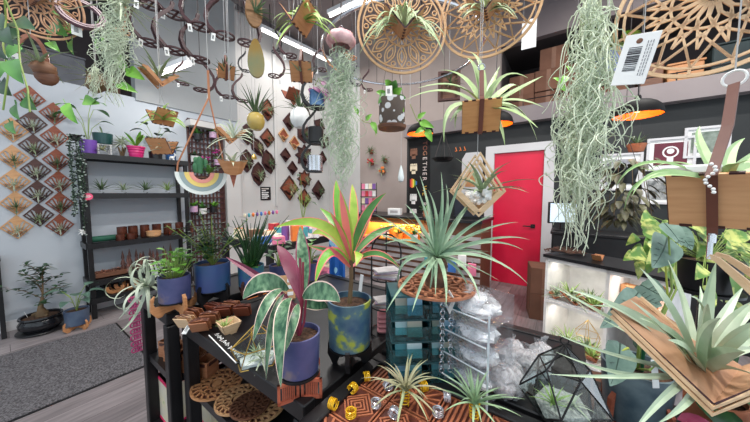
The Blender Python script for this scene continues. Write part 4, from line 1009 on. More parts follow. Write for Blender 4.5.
# ---- vines at the upper left
def vine(name, stems, d, leaves, label, mats, W=.6, cat='vine', topz=None, pot=None):
    """stems: list of px polylines; leaves: (bx,by,tx,ty,width_px,dd,mat)"""
    b = P(*stems[0][0], d); t = root(name, label, cat, b)
    mb = MB()
    for st in stems: mb.tube([P(x, y, d+(.02*math.sin(i*1.3))) for i, (x, y) in enumerate(st)], .0016, 5)
    mb.build('stems', STEMG, t, world=True)
    for k, (bx, by, tx, ty, wp, dd, mi) in enumerate(leaves):
        lb = MB(); p0 = P(bx, by, d+dd); p2 = P(tx, ty, d+dd-.012); ln = (p2-p0).length
        p1 = (p0+p2)/2+TOCAM*ln*.16
        lb.leaf(p0, p1, p2, S(wp, d+dd), TOCAM+RIGHT*rnd.uniform(-.5, .5)+UPV*rnd.uniform(0, .5), 'heart', .22, 8)
        lb.tube([P(bx, by, d+dd), P(bx-(tx-bx)*.25, by-(ty-by)*.25, d+dd)], .0012, 4)
        lb.build('leaf', mats[mi], t, world=True)
    return t
t = vine('pothos_vine', [[(4, -4), (6, 20), (3, 45), (8, 75), (3, 110)], [(4, -4), (18, 30), (20, 62), (28, 90), (30, 112)]], .55,
     [(-6, 20, 12, 34, 20, .08, 0), (14, 22, 36, 30, 18, .1, 0), (-8, 60, 6, 72, 16, .06, 0), (8, 40, 26, 52, 16, .09, 0), (2, 30, 14, 46, 15, 0, 0), (18, 36, 6, 30, 12, .03, 0), (-4, 44, 8, 60, 12, 0, 0), (12, 60, 24, 84, 14, -.02, 1), (1, 82, 12, 96, 15, 0, 0), (26, 96, 37, 110, 16, 0, 2), (16, 104, 20, 120, 11, 0, 2), (10, 122, 16, 134, 8, 0, 2), (6, 62, 0, 78, 10, .04, 1), (20, 46, 8, 58, 10, .05, 1)],
     'trailing vine with round dark leaves at the upper corner', [G_DK, G_MID, G_MID])
cord(t, (0, 0, 0), ZC-.003, .0012)
t = vine('pothos_vine', [[(50, 2), (56, 22), (66, 40), (72, 52)], [(56, 22), (46, 40)]], .78,
     [(52, 24, 68, 36, 16, 0, 0), (64, 26, 50, 38, 15, .03, 0), (68, 24, 80, 36, 13, .02, 1), (50, 42, 60, 52, 8, 0, 1), (72, 40, 74, 55, 8, 0, 0), (58, 8, 72, 20, 14, .04, 0)],
     'trailing vine with pointed bright leaves behind the copper horseshoe', [G_MID, G_BR]); cord(t, (0, 0, 0), ZC-.003, .0012)
t = vine('pothos_vine', [[(98, 20), (98, 40), (104, 46)], [(118, 55), (124, 64), (132, 72)]], .9,
     [(98, 34, 104, 52, 9, 0, 0), (104, 38, 96, 50, 8, 0, 1), (118, 58, 130, 72, 11, 0, 1), (128, 70, 145, 80, 11, 0, 1), (118, 84, 138, 93, 9, 0, 1), (84, 100, 100, 104, 10, 0, 1), (66, 104, 78, 124, 10, .1, 1), (100, 98, 90, 106, 8, 0, 0)],
     'trailing vine with glossy bright leaves woven through the moss', [G_DK, G_BR]); cord(t, (0, 0, 0), ZC-.003, .0012)
# ---- big hoop and track
far = onZ(395, 84, 2.2); cc = far-V((-math.sin(TH), math.cos(TH), 0))*.46
t = root('ceiling_hoop', 'silver hoop hung below the ceiling that carries the hanging plants', 'hoop', cc)
MB().tube([(.47*math.cos(2*PI*k/48), .47*math.sin(2*PI*k/48), 0) for k in range(48)], .009, 8, closed=True).build('hoop', SIL, t)
for k in range(3):
    a = 2*PI*k/3+.4; MB().tube([(.47*math.cos(a), .47*math.sin(a), 0), (.47*math.cos(a), .47*math.sin(a), ZC-2.2-.003)], .002, 5).build('cable', CORD, t)
a, b = V((XW+.09, onX(236, 0, XW+.09).y, 4.26)), V((XW+.09, YB-.05, 4.26)); c = (a+b)/2
t = root('ceiling_track', 'dark grey track rail under the ceiling beside the tube light', 'track rail', c)
TRK = M('track_grey', (84, 78, 80), rough=.5)
d_ = b-a; MB().box((0, 0, 0), (d_.length, .05, .05), Matrix.Rotation(math.atan2(d_.y, d_.x), 3, 'Z')).build('rail', TRK, t, smooth=False)
for k in (-.4, 0, .4): MB().tube([d_*k+V((0, 0, .02)), d_*k+V((0, 0, ZC-4.26-.002))], .008, 6).build('bracket', TRK, t)
# ---- cups in large black hooks
def cuphook(x, y, d, label, cup, clabel, k=1.1):
    t = hook(x, y, d, label, 'k', k, face(x)+.2, False); q = P(x, y, d); r = .04
    c = root('glass_cup', clabel, 'cup', q+V((0, 0, .003*k)), 0)
    g_ = MB().lathe([(0, 0), (r*.92, 0), (r, .004), (r, r*2), (r*.9, r*2), (r*.88, .01), (0, .008)], (0, 0, 0), 20).build('glass', cup, c)
    MB().lathe([(0, r*1.2), (r*.86, r*1.2)], (0, 0, 0), 14).build('wax', WHITE, g_)
cuphook(317, 108, 1.4, 'large black hook holding the blue glass cup', M('glass_blue', (30, 70, 110), (96, 130, 170), rough=.15, scale=20), 'blue glass cup held in the large black hook', 1.25)
cuphook(316, 144, 1.4, 'large black hook holding the black cup', BLK, 'black cup held in the middle black hook')
cuphook(315, 172, 1.4, 'large black hook holding the silver cup, lowest of three', SIL, 'silver cup held in the lowest black hook')
t = vine('trailing_plant', [[(318, 78), (324, 90), (328, 100)], [(318, 80), (312, 92)]], 1.38, [(322, 82, 330, 88, 5, 0, 0), (326, 86, 332, 94, 5, 0, 0), (320, 88, 328, 97, 5, -.01, 0), (328, 92, 324, 102, 5, 0, 0), (314, 86, 320, 93, 5, -.02, 0), (330, 96, 333, 104, 5, 0, 0), (310, 88, 312, 96, 4, 0, 0)], 'purple-leaved sprig spilling over the blue glass cup', [M('leaf_purple', (96, 38, 84), (120, 56, 100), rough=.5)], cat='plant'); cord(t, (0, 0, 0), ZC-.003, .001)
# ---- patterned hanging pot with pothos
q = P(392, 112, 1.3); t = root('hanging_pot', 'patterned brown and white hanging pot of pothos below the hoop', 'hanging planter', q)
def checker(name, c1, c2, sc_):
    m = M(name, c1, rough=.6); nt = m.node_tree; ck = nt.nodes.new('ShaderNodeTexVoronoi'); ck.inputs['Scale'].default_value = sc_; tc = [n for n in nt.nodes if n.type == 'TEX_COORD'][0]
    nt.links.new(tc.outputs['Object'], ck.inputs['Vector']); cr = nt.nodes.new('ShaderNodeValToRGB'); cr.color_ramp.interpolation = 'CONSTANT'; cr.color_ramp.elements[0].color = lin(c2); cr.color_ramp.elements[1].color = lin(c1); cr.color_ramp.elements[1].position = .42
    nt.links.new(ck.outputs['Distance'], cr.inputs[0]); nt.links.new(cr.outputs[0], nt.nodes['Principled BSDF'].inputs['Base Color']); return m
PATT = checker('pot_pattern', (86, 74, 66), (206, 208, 212), 28)
MB().lathe([(0, -.08), (.05, -.08), (.062, -.06), (.064, .06), (.056, .06), (.054, -.06), (0, -.07)], (0, 0, 0), 24).build('pot', PATT, t)
MB().lathe([(.0, -.084), (.066, -.082), (.07, -.066), (.062, -.066)], (0, 0, 0), 20).build('saucer', WBRN, t)
for k in range(3): a = k*2.1; MB().tube([(.062*math.cos(a), .062*math.sin(a), .055), (0, 0, .36)], .0012, 4).build('hanger', CORD, t)
cord(t, (0, 0, .355), ZC-.003, .0012); tagcard(t, (.02, -.06, .1), .03, .045, .4)
for k, (bx, by, tx, ty, wp, mi) in enumerate([(388, 92, 378, 104, 8, 0), (390, 88, 385, 80, 8, 1), (392, 92, 396, 80, 9, 0), (394, 96, 402, 88, 8, 1), (386, 96, 376, 92, 7, 1), (390, 100, 384, 110, 8, 0), (396, 100, 406, 98, 8, 0), (398, 106, 404, 112, 6, 1)]):
    lb = MB(); p0, p2 = P(bx, by, 1.3), P(tx, ty, 1.26); lb.leaf(p0, (p0+p2)/2+TOCAM*.02, p2, S(wp, 1.3), TOCAM, 'heart', .2, 6); lb.tube([q+V((0, 0, .05)), p0], .0014, 4); lb.build('leaf', (G_MID, G_BR)[mi], t, world=True)
t2 = vine('pothos_vine', [[(410, 104), (416, 118), (424, 128), (430, 134)]], 1.3, [(420, 122, 434, 128, 7, 0, 0), (426, 130, 432, 142, 7, 0, 0), (418, 118, 426, 112, 5, 0, 0), (424, 128, 414, 134, 5, 0, 0)], 'bright trailing pothos stem beside the first pendant lamp', [G_BR]); cord(t2, (0, 0, 0), ZC-.003, .0012)
t2 = vine('pothos_vine', [[(356, 112), (364, 122), (374, 124), (376, 136)]], 1.3, [(372, 122, 377, 134, 6, 0, 0), (358, 114, 354, 106, 5, 0, 0), (366, 120, 372, 114, 5, 0, 0)], 'thin bright trailing stem in front of the taupe wall', [G_BR]); cord(t2, (0, 0, 0), ZC-.003, .0012)
q = P(401, 174, 1.6); t = root('glass_drop', 'small clear glass teardrop ornament hanging before the taupe wall', 'ornament', q)
MB().lathe([(0, -.05), (.014, -.042), (.019, -.02), (.012, .02), (.003, .05), (0, .052)], (0, 0, 0), 14).build('drop', M('glass_white', (206, 216, 216), (226, 232, 232), rough=.1), t); cord(t, (0, 0, .05), ZC-.003, .0012)
# ---- pendant lamps
ORG = M('lamp_inside', (250, 120, 16), (255, 132, 24), rough=.5)
BULB = M('bulb', (255, 220, 170), emit=(255, 150, 60), es=4)
def pendant(x, y, d, R, label, pw):
    q = P(x, y, d); t = root('pendant_lamp', label, 'pendant lamp', q, 0, 'black dome pendant lamps')
    prof = [(R, 0), (R*.99, R*.14), (R*.95, R*.3), (R*.86, R*.46), (R*.72, R*.6), (R*.52, R*.72), (R*.3, R*.79), (R*.14, R*.82), (R*.12, R*.98), (.012, R*1.04)]
    MB().lathe(prof, (0, 0, 0), 36).build('shade', M('lamp_black', (16, 15, 16), (20, 19, 20), rough=.6, spec=.15), t)
    MB().lathe([(r*.97, max(0, z-R*.012)+.001) for r, z in prof[:-2]], (0, 0, 0), 36).build('shade_lining', ORG, t)
    MB().blob((0, 0, R*.34), R*.17, 12, 8).build('bulb', BULB, t); cord(t, (0, 0, R*.97), ZC-.003, .004, BLK)
    ld = bpy.data.lights.new('pendant_glow', 'POINT'); ld.energy = pw; ld.color = (1, .66, .3); ld.shadow_soft_size = .05
    lo = bpy.data.objects.new('pendant_glow', ld); COL.objects.link(lo); lo.location = q+V((0, 0, R*.1))
pendant(637, 116, 1.9, .138, 'black dome pendant lamp with glowing orange inside near the barcode tag', 2.2)
pendant(495, 125, 2.6, .16, 'black dome pendant lamp half hidden behind the tan square holder', 2.2)
pendant(420, 134, 3.2, .155, 'black dome pendant lamp beside the patterned hanging pot', 2.2)
# ---- right: box on leather strap, tag
q = P(736, 228, .385); honey = wood('wood_box_tan', (204, 152, 108), (220, 172, 126))
t = root('wooden_holder', 'tan wooden box holder on a brown leather strap at the right edge', 'air plant holder', q, face(716)-.1, 'hanging wooden V holders')
s_ = .088
for mb in vboards(honey, s_, half=.5, w=1.5): mb.build('board', [honey, WMAR], t, smooth=False)
Rz = Matrix.Rotation(-t.rotation_euler[2], 3, 'Z')
sx_ = (Rz @ (P(709, 232, .385)-q)).x
tp = Rz @ (P(734, 84, .39)-q); mid = Rz @ (P(711, 176, .345)-q)
sm = MB(); sm.band([tp, (tp+mid)/2+V((.004, -.004, 0)), mid, V((sx_, -.05, s_*.84)), V((sx_, -.008, .0)), V((sx_, -.004, -.012))], (1, 0, .2), .003, .011); sm.build('strap', LEATH, t, smooth=False)
MB().tube(arc(tp+V((0, 0, .008)), .011, 0, 2*PI, 20, (1, 0, 0), (0, 0, 1)), .0018, 6).build('ring', WHITE, t); cord(t, tp+V((0, 0, .018)), ZC-.003, .001)
for dx in (0,): MB().tube([V((sx_, -.004, -.01)), V((sx_, -.004, -.024))], .0045, 8).build('clasp', SIL, t)
mb = MB()
for k in range(10): mb.blob(mid+V((.004*math.sin(k*.9), -.005, .0-.004*k+.015)), .0022, 6, 4)
mb.build('beads', WHITE, t)
L_ = [((640, 138, 0), (616, 186, .02), 6), ((650, 152, -.02), (632, 196, -.04), 6), ((628, 156, .03), (624, 212, .05), 5), ((680, 150, .05), (650, 170, .08), 6), ((690, 140, .06), (700, 126, .1)), ((722, 150, .05), (745, 138, .1)), ((720, 168, -.03), (750, 160, -.05)), ((760, 150, .03), (775, 180, .05)), ((676, 168, -.03), (650, 178, -.05)), ((700, 150, .08), (694, 142, .14)), ((740, 165, .04), (765, 145, .08)), ((690, 180, .06), (640, 168, .13))]
plant_px('air_plant', (722, 186), .40, L_, M('airplant_fresh', (134, 170, 106), (168, 194, 140), rough=.5, scale=14), 'broad-leaved pale green air plant in the tan box holder', 12)
q = P(690, 170, .41); MB().rbox(q, (.06, .03, .014), .003, Matrix.Rotation(face(690), 3, 'Z')).alone('foam_block', WHITE, 'white block resting inside the tan box holder', 'block', q)
q = P(644, 33, .42); t = root('barcode_tag', 'white barcode price tag hanging beside the star-patterned mandala', 'price tag', q, face(644)-.1)
Rt = Matrix.Rotation(.22, 3, 'Y'); W_, H_ = .042, .076; c0 = Rt @ V((0, 0, -H_/2))
MB().rbox(c0, (W_, .0014, H_), .0006, Rt).build('card', WHITE, t, smooth=False)
mb = MB(); rg = random.Random(1)
z = -.02
while z > -.056:
    wz = rg.choice([.0008, .0014, .002]); mb.box(Rt @ V((-.004, -.001, z)), (.016, .0006, wz), Rt); z -= wz+rg.choice([.0008, .0012, .0018])
mb.build('barcode', INK, t, smooth=False)
mb = MB(); mb.blob(Rt @ V((-.002, -.001, -.011)), (.004, .0006, .004), 10, 5); mb.build('printed_emblem', WBRN, t)
mb = MB()
for k in range(3): 
    for j in range(10): mb.box(Rt @ V((.009+.003*k, -.001, -.014-.0052*j)), (.0008, .0006, rg.uniform(.003, .0046)), Rt)
mb.build('fine_print', M('ink_grey', (120, 118, 122)), t, smooth=False)
cord(t, (0, 0, -.002), ZC-.003, .0006)
# ---- right: diamond frame and V shelf with the big air plant
ap = P(709, 256, .38); t = root('frame_holder', 'pale wooden diamond frame holder with a broad V shelf at the lower right', 'air plant holder', ap, 0)
hl = P(612, 308, .43); hf = P(714, 403, .33); hb = P(742, 366, .40); lb_ = P(636, 296, .5); rf = P(800, 368, .30); rb_ = P(822, 340, .37)
def plate(a, b, c, d__, th, mat, name, parent, edge=None):
    n = (b-a).cross(d__-a).normalized()*th; vs = [a, b, c, d__, a+n, b+n, c+n, d__+n]
    MB().add(vs, [(0, 1, 2, 3), (7, 6, 5, 4)], 0).add(vs, [(0, 4, 5, 1), (1, 5, 6, 2), (2, 6, 7, 3), (3, 7, 4, 0)], 1).build(name, [mat, edge or WMAR], parent, world=True, smooth=False)
vb = wood('wood_shelf', (176, 132, 100), (196, 154, 122), st=(3, 3, 3))
plate(hl, hf, hb, lb_, -.004, vb, 'board', t); plate(hf, rf, rb_, hb, -.004, vb, 'board', t)
for k, off in enumerate((V((0, 0, 0)), (hb-hf)*.75)):
    e1 = P(790, 318, .34)+off
    for j, o2 in enumerate((0, -.012)):
        mb = MB(); dn = UPV*o2; pts = [ap+off*.25, ap+off*.25+(e1-ap)*.12+UPV*.004, e1+dn, rf+off+UPV*(o2-.006)]
        mb.band(pts, (hb-hf).normalized(), .007, .006); mb.build('frame_bar', WPALE, t, world=True, smooth=False)
        mb = MB().band([hl+off+dn*.7-UPV*.004, hf+off+dn*.7-UPV*.006, rf+off+dn*.7-UPV*.004], (hb-hf).normalized(), .005, .006); mb.build('frame_bar', WPALE, t, world=True, smooth=False)
MB().tube([ap+V((0, 0, -.004)), ap+V((0, 0, .02))], .003, 6).build('link', SIL, t, world=True)
cord(t, (0, 0, .02), ap.z+.03, .002, SIL, 'carabiner')
bs = (698, 372); dd = .40
L_ = [((640, 308, .02), (570, 290, .04)), ((620, 322, .06), (545, 282, .1), 7), ((650, 300, .08), (586, 306, .12), 7), ((672, 300, -.02), (640, 268, .02)), ((690, 310, .05), (668, 260, .1), 10), ((704, 300, .0), (716, 262, .02), 14), ((716, 320, .04), (744, 286, .08)), ((730, 330, -.04), (770, 320, -.06), 16), ((728, 345, .02), (765, 350, .02), 12), ((712, 300, -.04), (690, 296, -.06), 12), ((668, 330, -.05), (630, 300, -.09), 13), ((740, 310, .08), (780, 290, .12), 10), ((660, 392, -.06), (628, 440, -.08), 7), ((640, 390, .0), (556, 352, .02), 6), ((620, 380, -.02), (548, 374, -.04), 5), ((690, 330, -.08), (720, 318, -.13), 14), ((650, 345, .1), (600, 318, .16), 8), ((735, 360, -.05), (790, 392, -.1), 9), ((655, 310, .03), (585, 296, .04), 9), ((680, 330, -.03), (640, 318, -.07), 16), ((705, 330, .05), (700, 286, .1), 16), ((725, 318, .02), (757, 300, .02), 15), ((690, 345, -.06), (668, 340, -.12), 14), ((718, 350, -.06), (745, 352, -.11), 16), ((668, 318, .1), (640, 296, .18), 10), ((700, 318, -.06), (708, 304, -.12), 16), ((680, 350, .04), (640, 336, .06), 11), ((700, 400, -.05), (655, 425, -.08), 8), ((610, 360, .05), (548, 330, .1), 5), ((735, 335, .05), (775, 336, .08), 15)]
plant_px('air_plant', bs, dd, L_, M('airplant_big', (160, 182, 150), (198, 212, 188), rough=.55, scale=12), 'very large silvery green air plant lying on the V shelf', 13)
# ================================================================ DISPLAY TABLES
TZ = .85
def frame_table(name, label, x0, x1, y0, y1, z, top=LAM, shelves=(), rail=.045, leg=.042, lip=.006):
    c = V(((x0+x1)/2, (y0+y1)/2, 0)); t = root(name, label, 'display table', c); hx, hy = (x1-x0)/2, (y1-y0)/2
    MB().bb(-hx+.01, hx-.01, -hy+.01, hy-.01, z-.014, z).build('tabletop', top, t, smooth=False)
    for s_ in (-1, 1):
        MB().rbox((0, s_*(hy-.018), z+lip-rail/2), (2*hx, .036, rail), .003).build('rail', BLKM, t, smooth=False)
        MB().rbox((s_*(hx-.018), 0, z+lip-rail/2), (.036, 2*hy-.072, rail), .003).build('rail', BLKM, t, smooth=False)
    for a in (-1, 1):
        for b in (-1, 1): MB().rbox((a*(hx-leg/2), b*(hy-leg/2), (z-rail)/2), (leg, leg, z-rail), .003).build('leg', BLKM, t, smooth=False)
    for zz in shelves: MB().bb(-hx+.012, hx-.012, -hy+.012, hy-.012, zz-.03, zz).build('shelf', BLK, t, smooth=False)
    return t
frame_table('display_table', 'black steel display table carrying the pots and wooden pieces', -1.185, -.475, .385, 1.16, TZ, LAM, (.6,))
frame_table('display_rack', 'black two-shelf rack at the end of the display table', -1.55, -1.225, .35, 1.1, .88, LAM, (.62, .3))
frame_table('display_table', 'low black tray table of carved coasters in the foreground', -.455, .16, -.05, .66, TZ-.01, BLK, (), .05, .036, .016)
frame_table('display_table', 'black display table carrying the acrylic racks and stone bags', -.455, .07, .675, 1.1, TZ, LAM, ())
def T(x, y, z=TZ): q = onZ(x, y, z); q.z = z+.0008; return q
# ---- pots with plants on the table
MARB = M('pot_blue_glaze', (48, 62, 104), (82, 84, 126), rough=.35, scale=11, lo=.3, hi=.6, c3=(126, 112, 120))
MARB2 = M('pot_blue_plain', (46, 84, 124), (64, 78, 130), rough=.35, scale=8)
MARB3 = M('pot_yellow_splash', (52, 84, 116), (84, 116, 126), rough=.35, scale=20, lo=.35, hi=.56, c3=(160, 172, 70), detail=7)
MARB4 = M('pot_teal_mottle', (40, 110, 110), (70, 90, 160), rough=.35, scale=18, c3=(60, 170, 110))
SLAT = wood('wood_slat_red', (172, 84, 60), (192, 104, 76))
def slat_panel(t, c, w, h, rz, mat):
    R = Matrix.Rotation(rz, 3, 'Z'); mb = MB(); c = V(c)
    for s_ in (-1, 1): mb.box(c+V((0, 0, h/2+s_*(h/2-.004))), (w, .006, .008), R); mb.box(c+R @ V((s_*(w/2-.003), 0, 0))+V((0, 0, h/2)), (.006, .006, h), R)
    for k in range(7): mb.box(c+R @ V((-w/2+.012+k*(w-.024)/6, 0, 0))+V((0, 0, h/2)), (.0028, .004, h-.008), R)
    return mb.build('slatted_side', mat, t, smooth=False)
def leaves_px(t, d, lst, parent_world=True, default=None):
    """(p0 px,py,dd),(p1),(p2),width px, shape, kind"""
    for p0, p1, p2, wp, shp, mats, kw in lst:
        mb = MB(); mb.leaf(P(p0[0], p0[1], d+p0[2]), P(p1[0], p1[1], d+p1[2]), P(p2[0], p2[1], d+p2[2]), S(wp*.78, d+p2[2]), TOCAM+UPV*.35+RIGHT*kw.get('side', 0), shp, kw.get('fold', .2), 12, 0, 1 if len(mats) > 1 else None, kw.get('mg', .065), None)
        mb.build('leaf', mats, t, world=True)
# calathea
q = T(300, 391); q0 = V(q); t = root('pot_stand', 'red slatted wooden stand under the striped-leaf plant', 'pot stand', q0, face(300)); 
slat_panel(t, (-.026, -.032, 0), .05, .05, .25, SLAT); slat_panel(t, (.028, -.032, 0), .05, .05, -.25, SLAT); slat_panel(t, (-.026, .04, 0), .05, .05, -.25, SLAT); slat_panel(t, (.028, .04, 0), .05, .05, .25, SLAT)
MB().lathe([(0, .05), (.05, .05), (.05, .056), (0, .056)], (0, .0, 0), 24).build('plate', BLK, t)
q = q0+V((0, 0, .0565)); t = root('potted_plant', 'blue glazed pot with striped cream-edged leaves and maroon undersides', 'potted plant', q)
pot_parts(t, .052, .098, MARB, .9)
st = MB()
for (x, y, dd) in ((300, 258, 0), (303, 262, .02), (290, 300, 0), (306, 300, -.01), (286, 294, .02), (296, 304, -.02)): st.tube([q+V((0, 0, .085)), (q+V((0, 0, .085)))*.5+P(x, y+8, .69+dd)*.5+RIGHT*.004, P(x, y, .69+dd)], .0032, 6)
st.build('stems', M('stem_maroon', (110, 30, 50), (132, 44, 64), rough=.5), t, world=True)
GC = [G_CAL, CREAM]; MRN = [MAROON]
leaves_px(t, .69, [
 ((302, 304, 0), (292, 262, .04), (277, 245, .08), 17, 'lance', MRN, dict(side=.5)),
 ((304, 296, .01), (304, 260, .06), (300, 226, .12), 17, 'lance', [G_CAL, MAROON], dict(side=.3, mg=.1)),
 ((300, 310, .02), (262, 276, .08), (226, 257, .12), 9, 'lance', MRN, dict(fold=.5)),
 ((288, 290, .02), (262, 270, -.02), (243, 299, -.03), 26, 'lance', GC, {}),
 ((282, 290, .0), (266, 292, -.05), (253, 342, -.09), 15, 'lance', GC, {}),
 ((292, 298, -.01), (276, 300, -.08), (281, 388, -.13), 22, 'lance', GC, dict(side=-.2)),
 ((284, 294, .0), (268, 310, -.06), (266, 380, -.1), 10, 'lance', GC, dict(side=.5)),
 ((298, 304, -.02), (296, 314, -.07), (285, 352, -.09), 13, 'lance', GC, dict(side=.3)),
 ((303, 298, -.01), (322, 282, -.03), (340, 302, -.04), 26, 'lance', GC, {}),
 ((286, 288, .05), (274, 278, .05), (262, 286, .06), 12, 'lance', GC, {}),
 ((300, 306, .04), (316, 300, .08), (328, 308, .1), 16, 'lance', GC, {}),
], .69)
# cordyline
q = T(350, 363); t = fin_stand(q, 'black wooden stand under the yellow-splashed pot', BLK, .062, .075, .055, .6)
MB().lathe([(0, .0555), (.06, .0555), (.06, .059), (0, .059)], (0, 0, 0), 24).build('plate', BLK, t)
q = q+V((0, 0, .0595)); t = root('potted_plant', 'yellow-splashed blue pot with pink and lime long-leaved plant', 'potted plant', q)
pot_parts(t, .063, .135, MARB3, .95)
tp = P(351, 258, .78)
MB().tube([q+V((0, 0, .12)), (q+V((0, 0, .12))+tp)/2+RIGHT*.003, tp], [.007, .006, .006], 8).build('stem', STEMB, t, world=True)
CL = [LIME, PINK]; CG = [G_BR, PINK]; CP = [PINK, LIME]; CD = [G_MID, PINK]
leaves_px(t, .78, [
 ((351, 258, 0), (338, 215, .02), (336, 180, .06), 15, 'lance', CG, dict(mg=.1)),
 ((351, 256, 0), (346, 225, -.03), (340, 190, -.04), 16, 'lance', CP, dict(mg=.2)),
 ((351, 256, 0), (356, 210, .04), (352, 184, .09), 12, 'lance', CL, dict(mg=.1)),
 ((352, 256, 0), (360, 212, .0), (386, 193, -.02), 13, 'lance', CD, dict(mg=.1)),
 ((353, 258, 0), (368, 232, .05), (396, 226, .09), 10, 'lance', CD, dict(mg=.12)),
 ((350, 258, 0), (332, 208, -.05), (276, 227, -.08), 15, 'lance', CL, {}),
 ((350, 260, 0), (332, 222, .05), (312, 234, .08), 13, 'lance', CL, {}),
 ((350, 264, 0), (326, 232, -.05), (315, 284, -.1), 15, 'lance', CG, dict(mg=.14)),
 ((352, 264, 0), (376, 240, -.04), (400, 268, -.06), 9, 'lance', CD, dict(mg=.14)),
 ((352, 262, 0), (364, 240, -.06), (356, 266, -.1), 14, 'lance', CL, dict(side=.3)),
 ((351, 258, 0), (344, 226, .08), (320, 208, .14), 12, 'lance', CG, {}),
 ((350, 262, 0), (336, 250, .06), (308, 246, .12), 8, 'lance', CD, dict(mg=.2)),
 ((352, 258, 0), (362, 225, .1), (374, 204, .16), 11, 'lance', CD, dict(mg=.15)),
 ((351, 268, 0), (342, 258, -.06), (328, 246, -.1), 7, 'lance', [PINK], {}),
 ((351, 268, 0), (362, 256, .04), (372, 246, .06), 7, 'lance', [PINK], {}),
 ((351, 262, 0), (345, 235, -.07), (330, 212, -.1), 10, 'lance', CP, dict(mg=.2)),
], .78)
MB().rbox(P(361, 283, .75), (.011, .0015, .05), .0005, Matrix.Rotation(.15, 3, 'Y')).build('plant_label', WHITE, t, world=True)
# bright-leaf pot on the horned orange stand (on the rack)
ZR = .8808
q = onZ(176, 312, .88); q.z = ZR; t = fin_stand(q, 'orange horned wooden stand under the purple-blue pot on the rack', WORG, .078, .085, .045, face(176)+.4)
MB().lathe([(0, .0455), (.055, .0455), (.055, .049), (0, .049)], (0, 0, 0), 24).build('plate', BLK, t)
q = q+V((0, 0, .0495)); t = root('potted_plant', 'purple-blue pot of small bright round leaves on the rack corner', 'potted plant', q); pot_parts(t, .054, .098, MARB, .97)
mb = MB(); lm = MB(); rg = random.Random(14)
for k in range(60):
    a = rg.uniform(0, 6.3); rr = .062*rg.uniform(.1, 1.1); p = V((rr*math.cos(a), rr*math.sin(a), .1+rg.uniform(.02, .115)*(1.1-.4*rr/.062))); mb.tube([(p.x*.4, p.y*.4, .09), p], .0012, 4)
    dr = V((math.cos(a), math.sin(a), rg.uniform(-.3, .5))).normalized(); l = rg.uniform(.022, .034); lm.leaf(p, p+dr*l*.5+UPV*.006, p+dr*l, l*.85, UPV+dr*.4, 'oval', .15, 5)
mb.build('stems', STEMG, t); lm.build('leaves', G_BR, t); MB().rbox((-.035, -.045, .125), (.012, .002, .06), .0005, Matrix.Rotation(.2, 3, 'X')).build('plant_label', WHITE, t)
# curly air plant on the rack corner
b = P(147, 286, 1.12); mb = MB(); rg = random.Random(18)
for k in range(20):
    a = k*2.4; e = rg.uniform(-.2, 1.1); l = rg.uniform(.09, .13); d = V((math.cos(a)*math.cos(e), math.sin(a)*math.cos(e), math.sin(e))); sd = d.cross(UPV).normalized(); up2 = sd.cross(d); pts = []; p = V(b); ang = 0
    for j in range(16): pts.append(V(p)); dirv = d*math.cos(ang)+up2*math.sin(ang)*(-1 if k % 3 else 1); p = p+dirv*l/7.5; ang += .12+.032*j
    n = len(pts); vs = []
    for j, p in enumerate(pts):
        w = .0085*(1-j/n*.85); vs += [p-sd*w, p+up2*.002, p+sd*w]
    mb.add(vs, [(j*3+c, j*3+c+1, (j+1)*3+c+1, (j+1)*3+c) for j in range(n-1) for c in (0, 1)])
for (c, e_) in (((135, 300, 0), (118, 320, .02)), ((140, 318, -.02), (120, 332, -.05)), ((125, 262, 0), (170, 262, .04)), ((160, 258, .03), (172, 268, .06))): mb.leaf(b, P(c[0], c[1], 1.1+c[2]), P(e_[0], e_[1], 1.1+e_[2]), .016, TOCAM, 'strap', .3, 9)
mb.alone('air_plant', M('airplant_xero', (170, 182, 158), (196, 204, 184), rough=.7), 'large curling silver air plant on the corner of the rack', 'air plant', b-V((0, 0, .03)))
# bushy plant in blue pot behind
def table_pot(x, ybase, z, r, h, mat, label, stand=None, slabel=None, sh=.045):
    q = onZ(x, ybase, z); q.z = z+.0008
    if stand is not None:
        s_ = fin_stand(q, slabel, stand, r*1.1, sh+.035, sh, .4); MB().lathe([(0, sh+.0005), (r*.9, sh+.0005), (r*.9, sh+.004), (0, sh+.004)], (0, 0, 0), 20).build('plate', BLK, s_); q = q+V((0, 0, sh+.0045))
    t = root('potted_plant', label, 'potted plant', q); pot_parts(t, r, h, mat, .97); return t, q
t, q = table_pot(214, 302, .88, .068, .115, MARB2, 'blue pot with bushy fine-leaved green plant on the black stand', BLK, 'black horned stand under the bushy green plant', .055)
mb = MB(); lm = MB(); rg = random.Random(15)
for k in range(26):
    a = rg.uniform(0, 6.3); rr = rg.uniform(.02, .15); tip = V((rr*math.cos(a), rr*math.sin(a), .13+rg.uniform(.05, .2)*(1.2-rr*2.5))); mb.tube([(0, 0, .1), tip*.5+V((0, 0, .07)), tip], .0018, 4)
    for j in range(11):
        p = V((0, 0, .11))*(1-(.35+.06*j))+tip*(.35+.06*j)+V((0, 0, .015)); b_ = rg.uniform(0, 6.3); dr = V((math.cos(b_), math.sin(b_), rg.uniform(-.2, .4))); l = rg.uniform(.024, .042); lm.leaf(p, p+dr*l*.5, p+dr*l-UPV*.006, .014, UPV, 'lance', .2, 3)
mb.build('stems', STEMG, t); lm.build('leaves', G_DK, t)
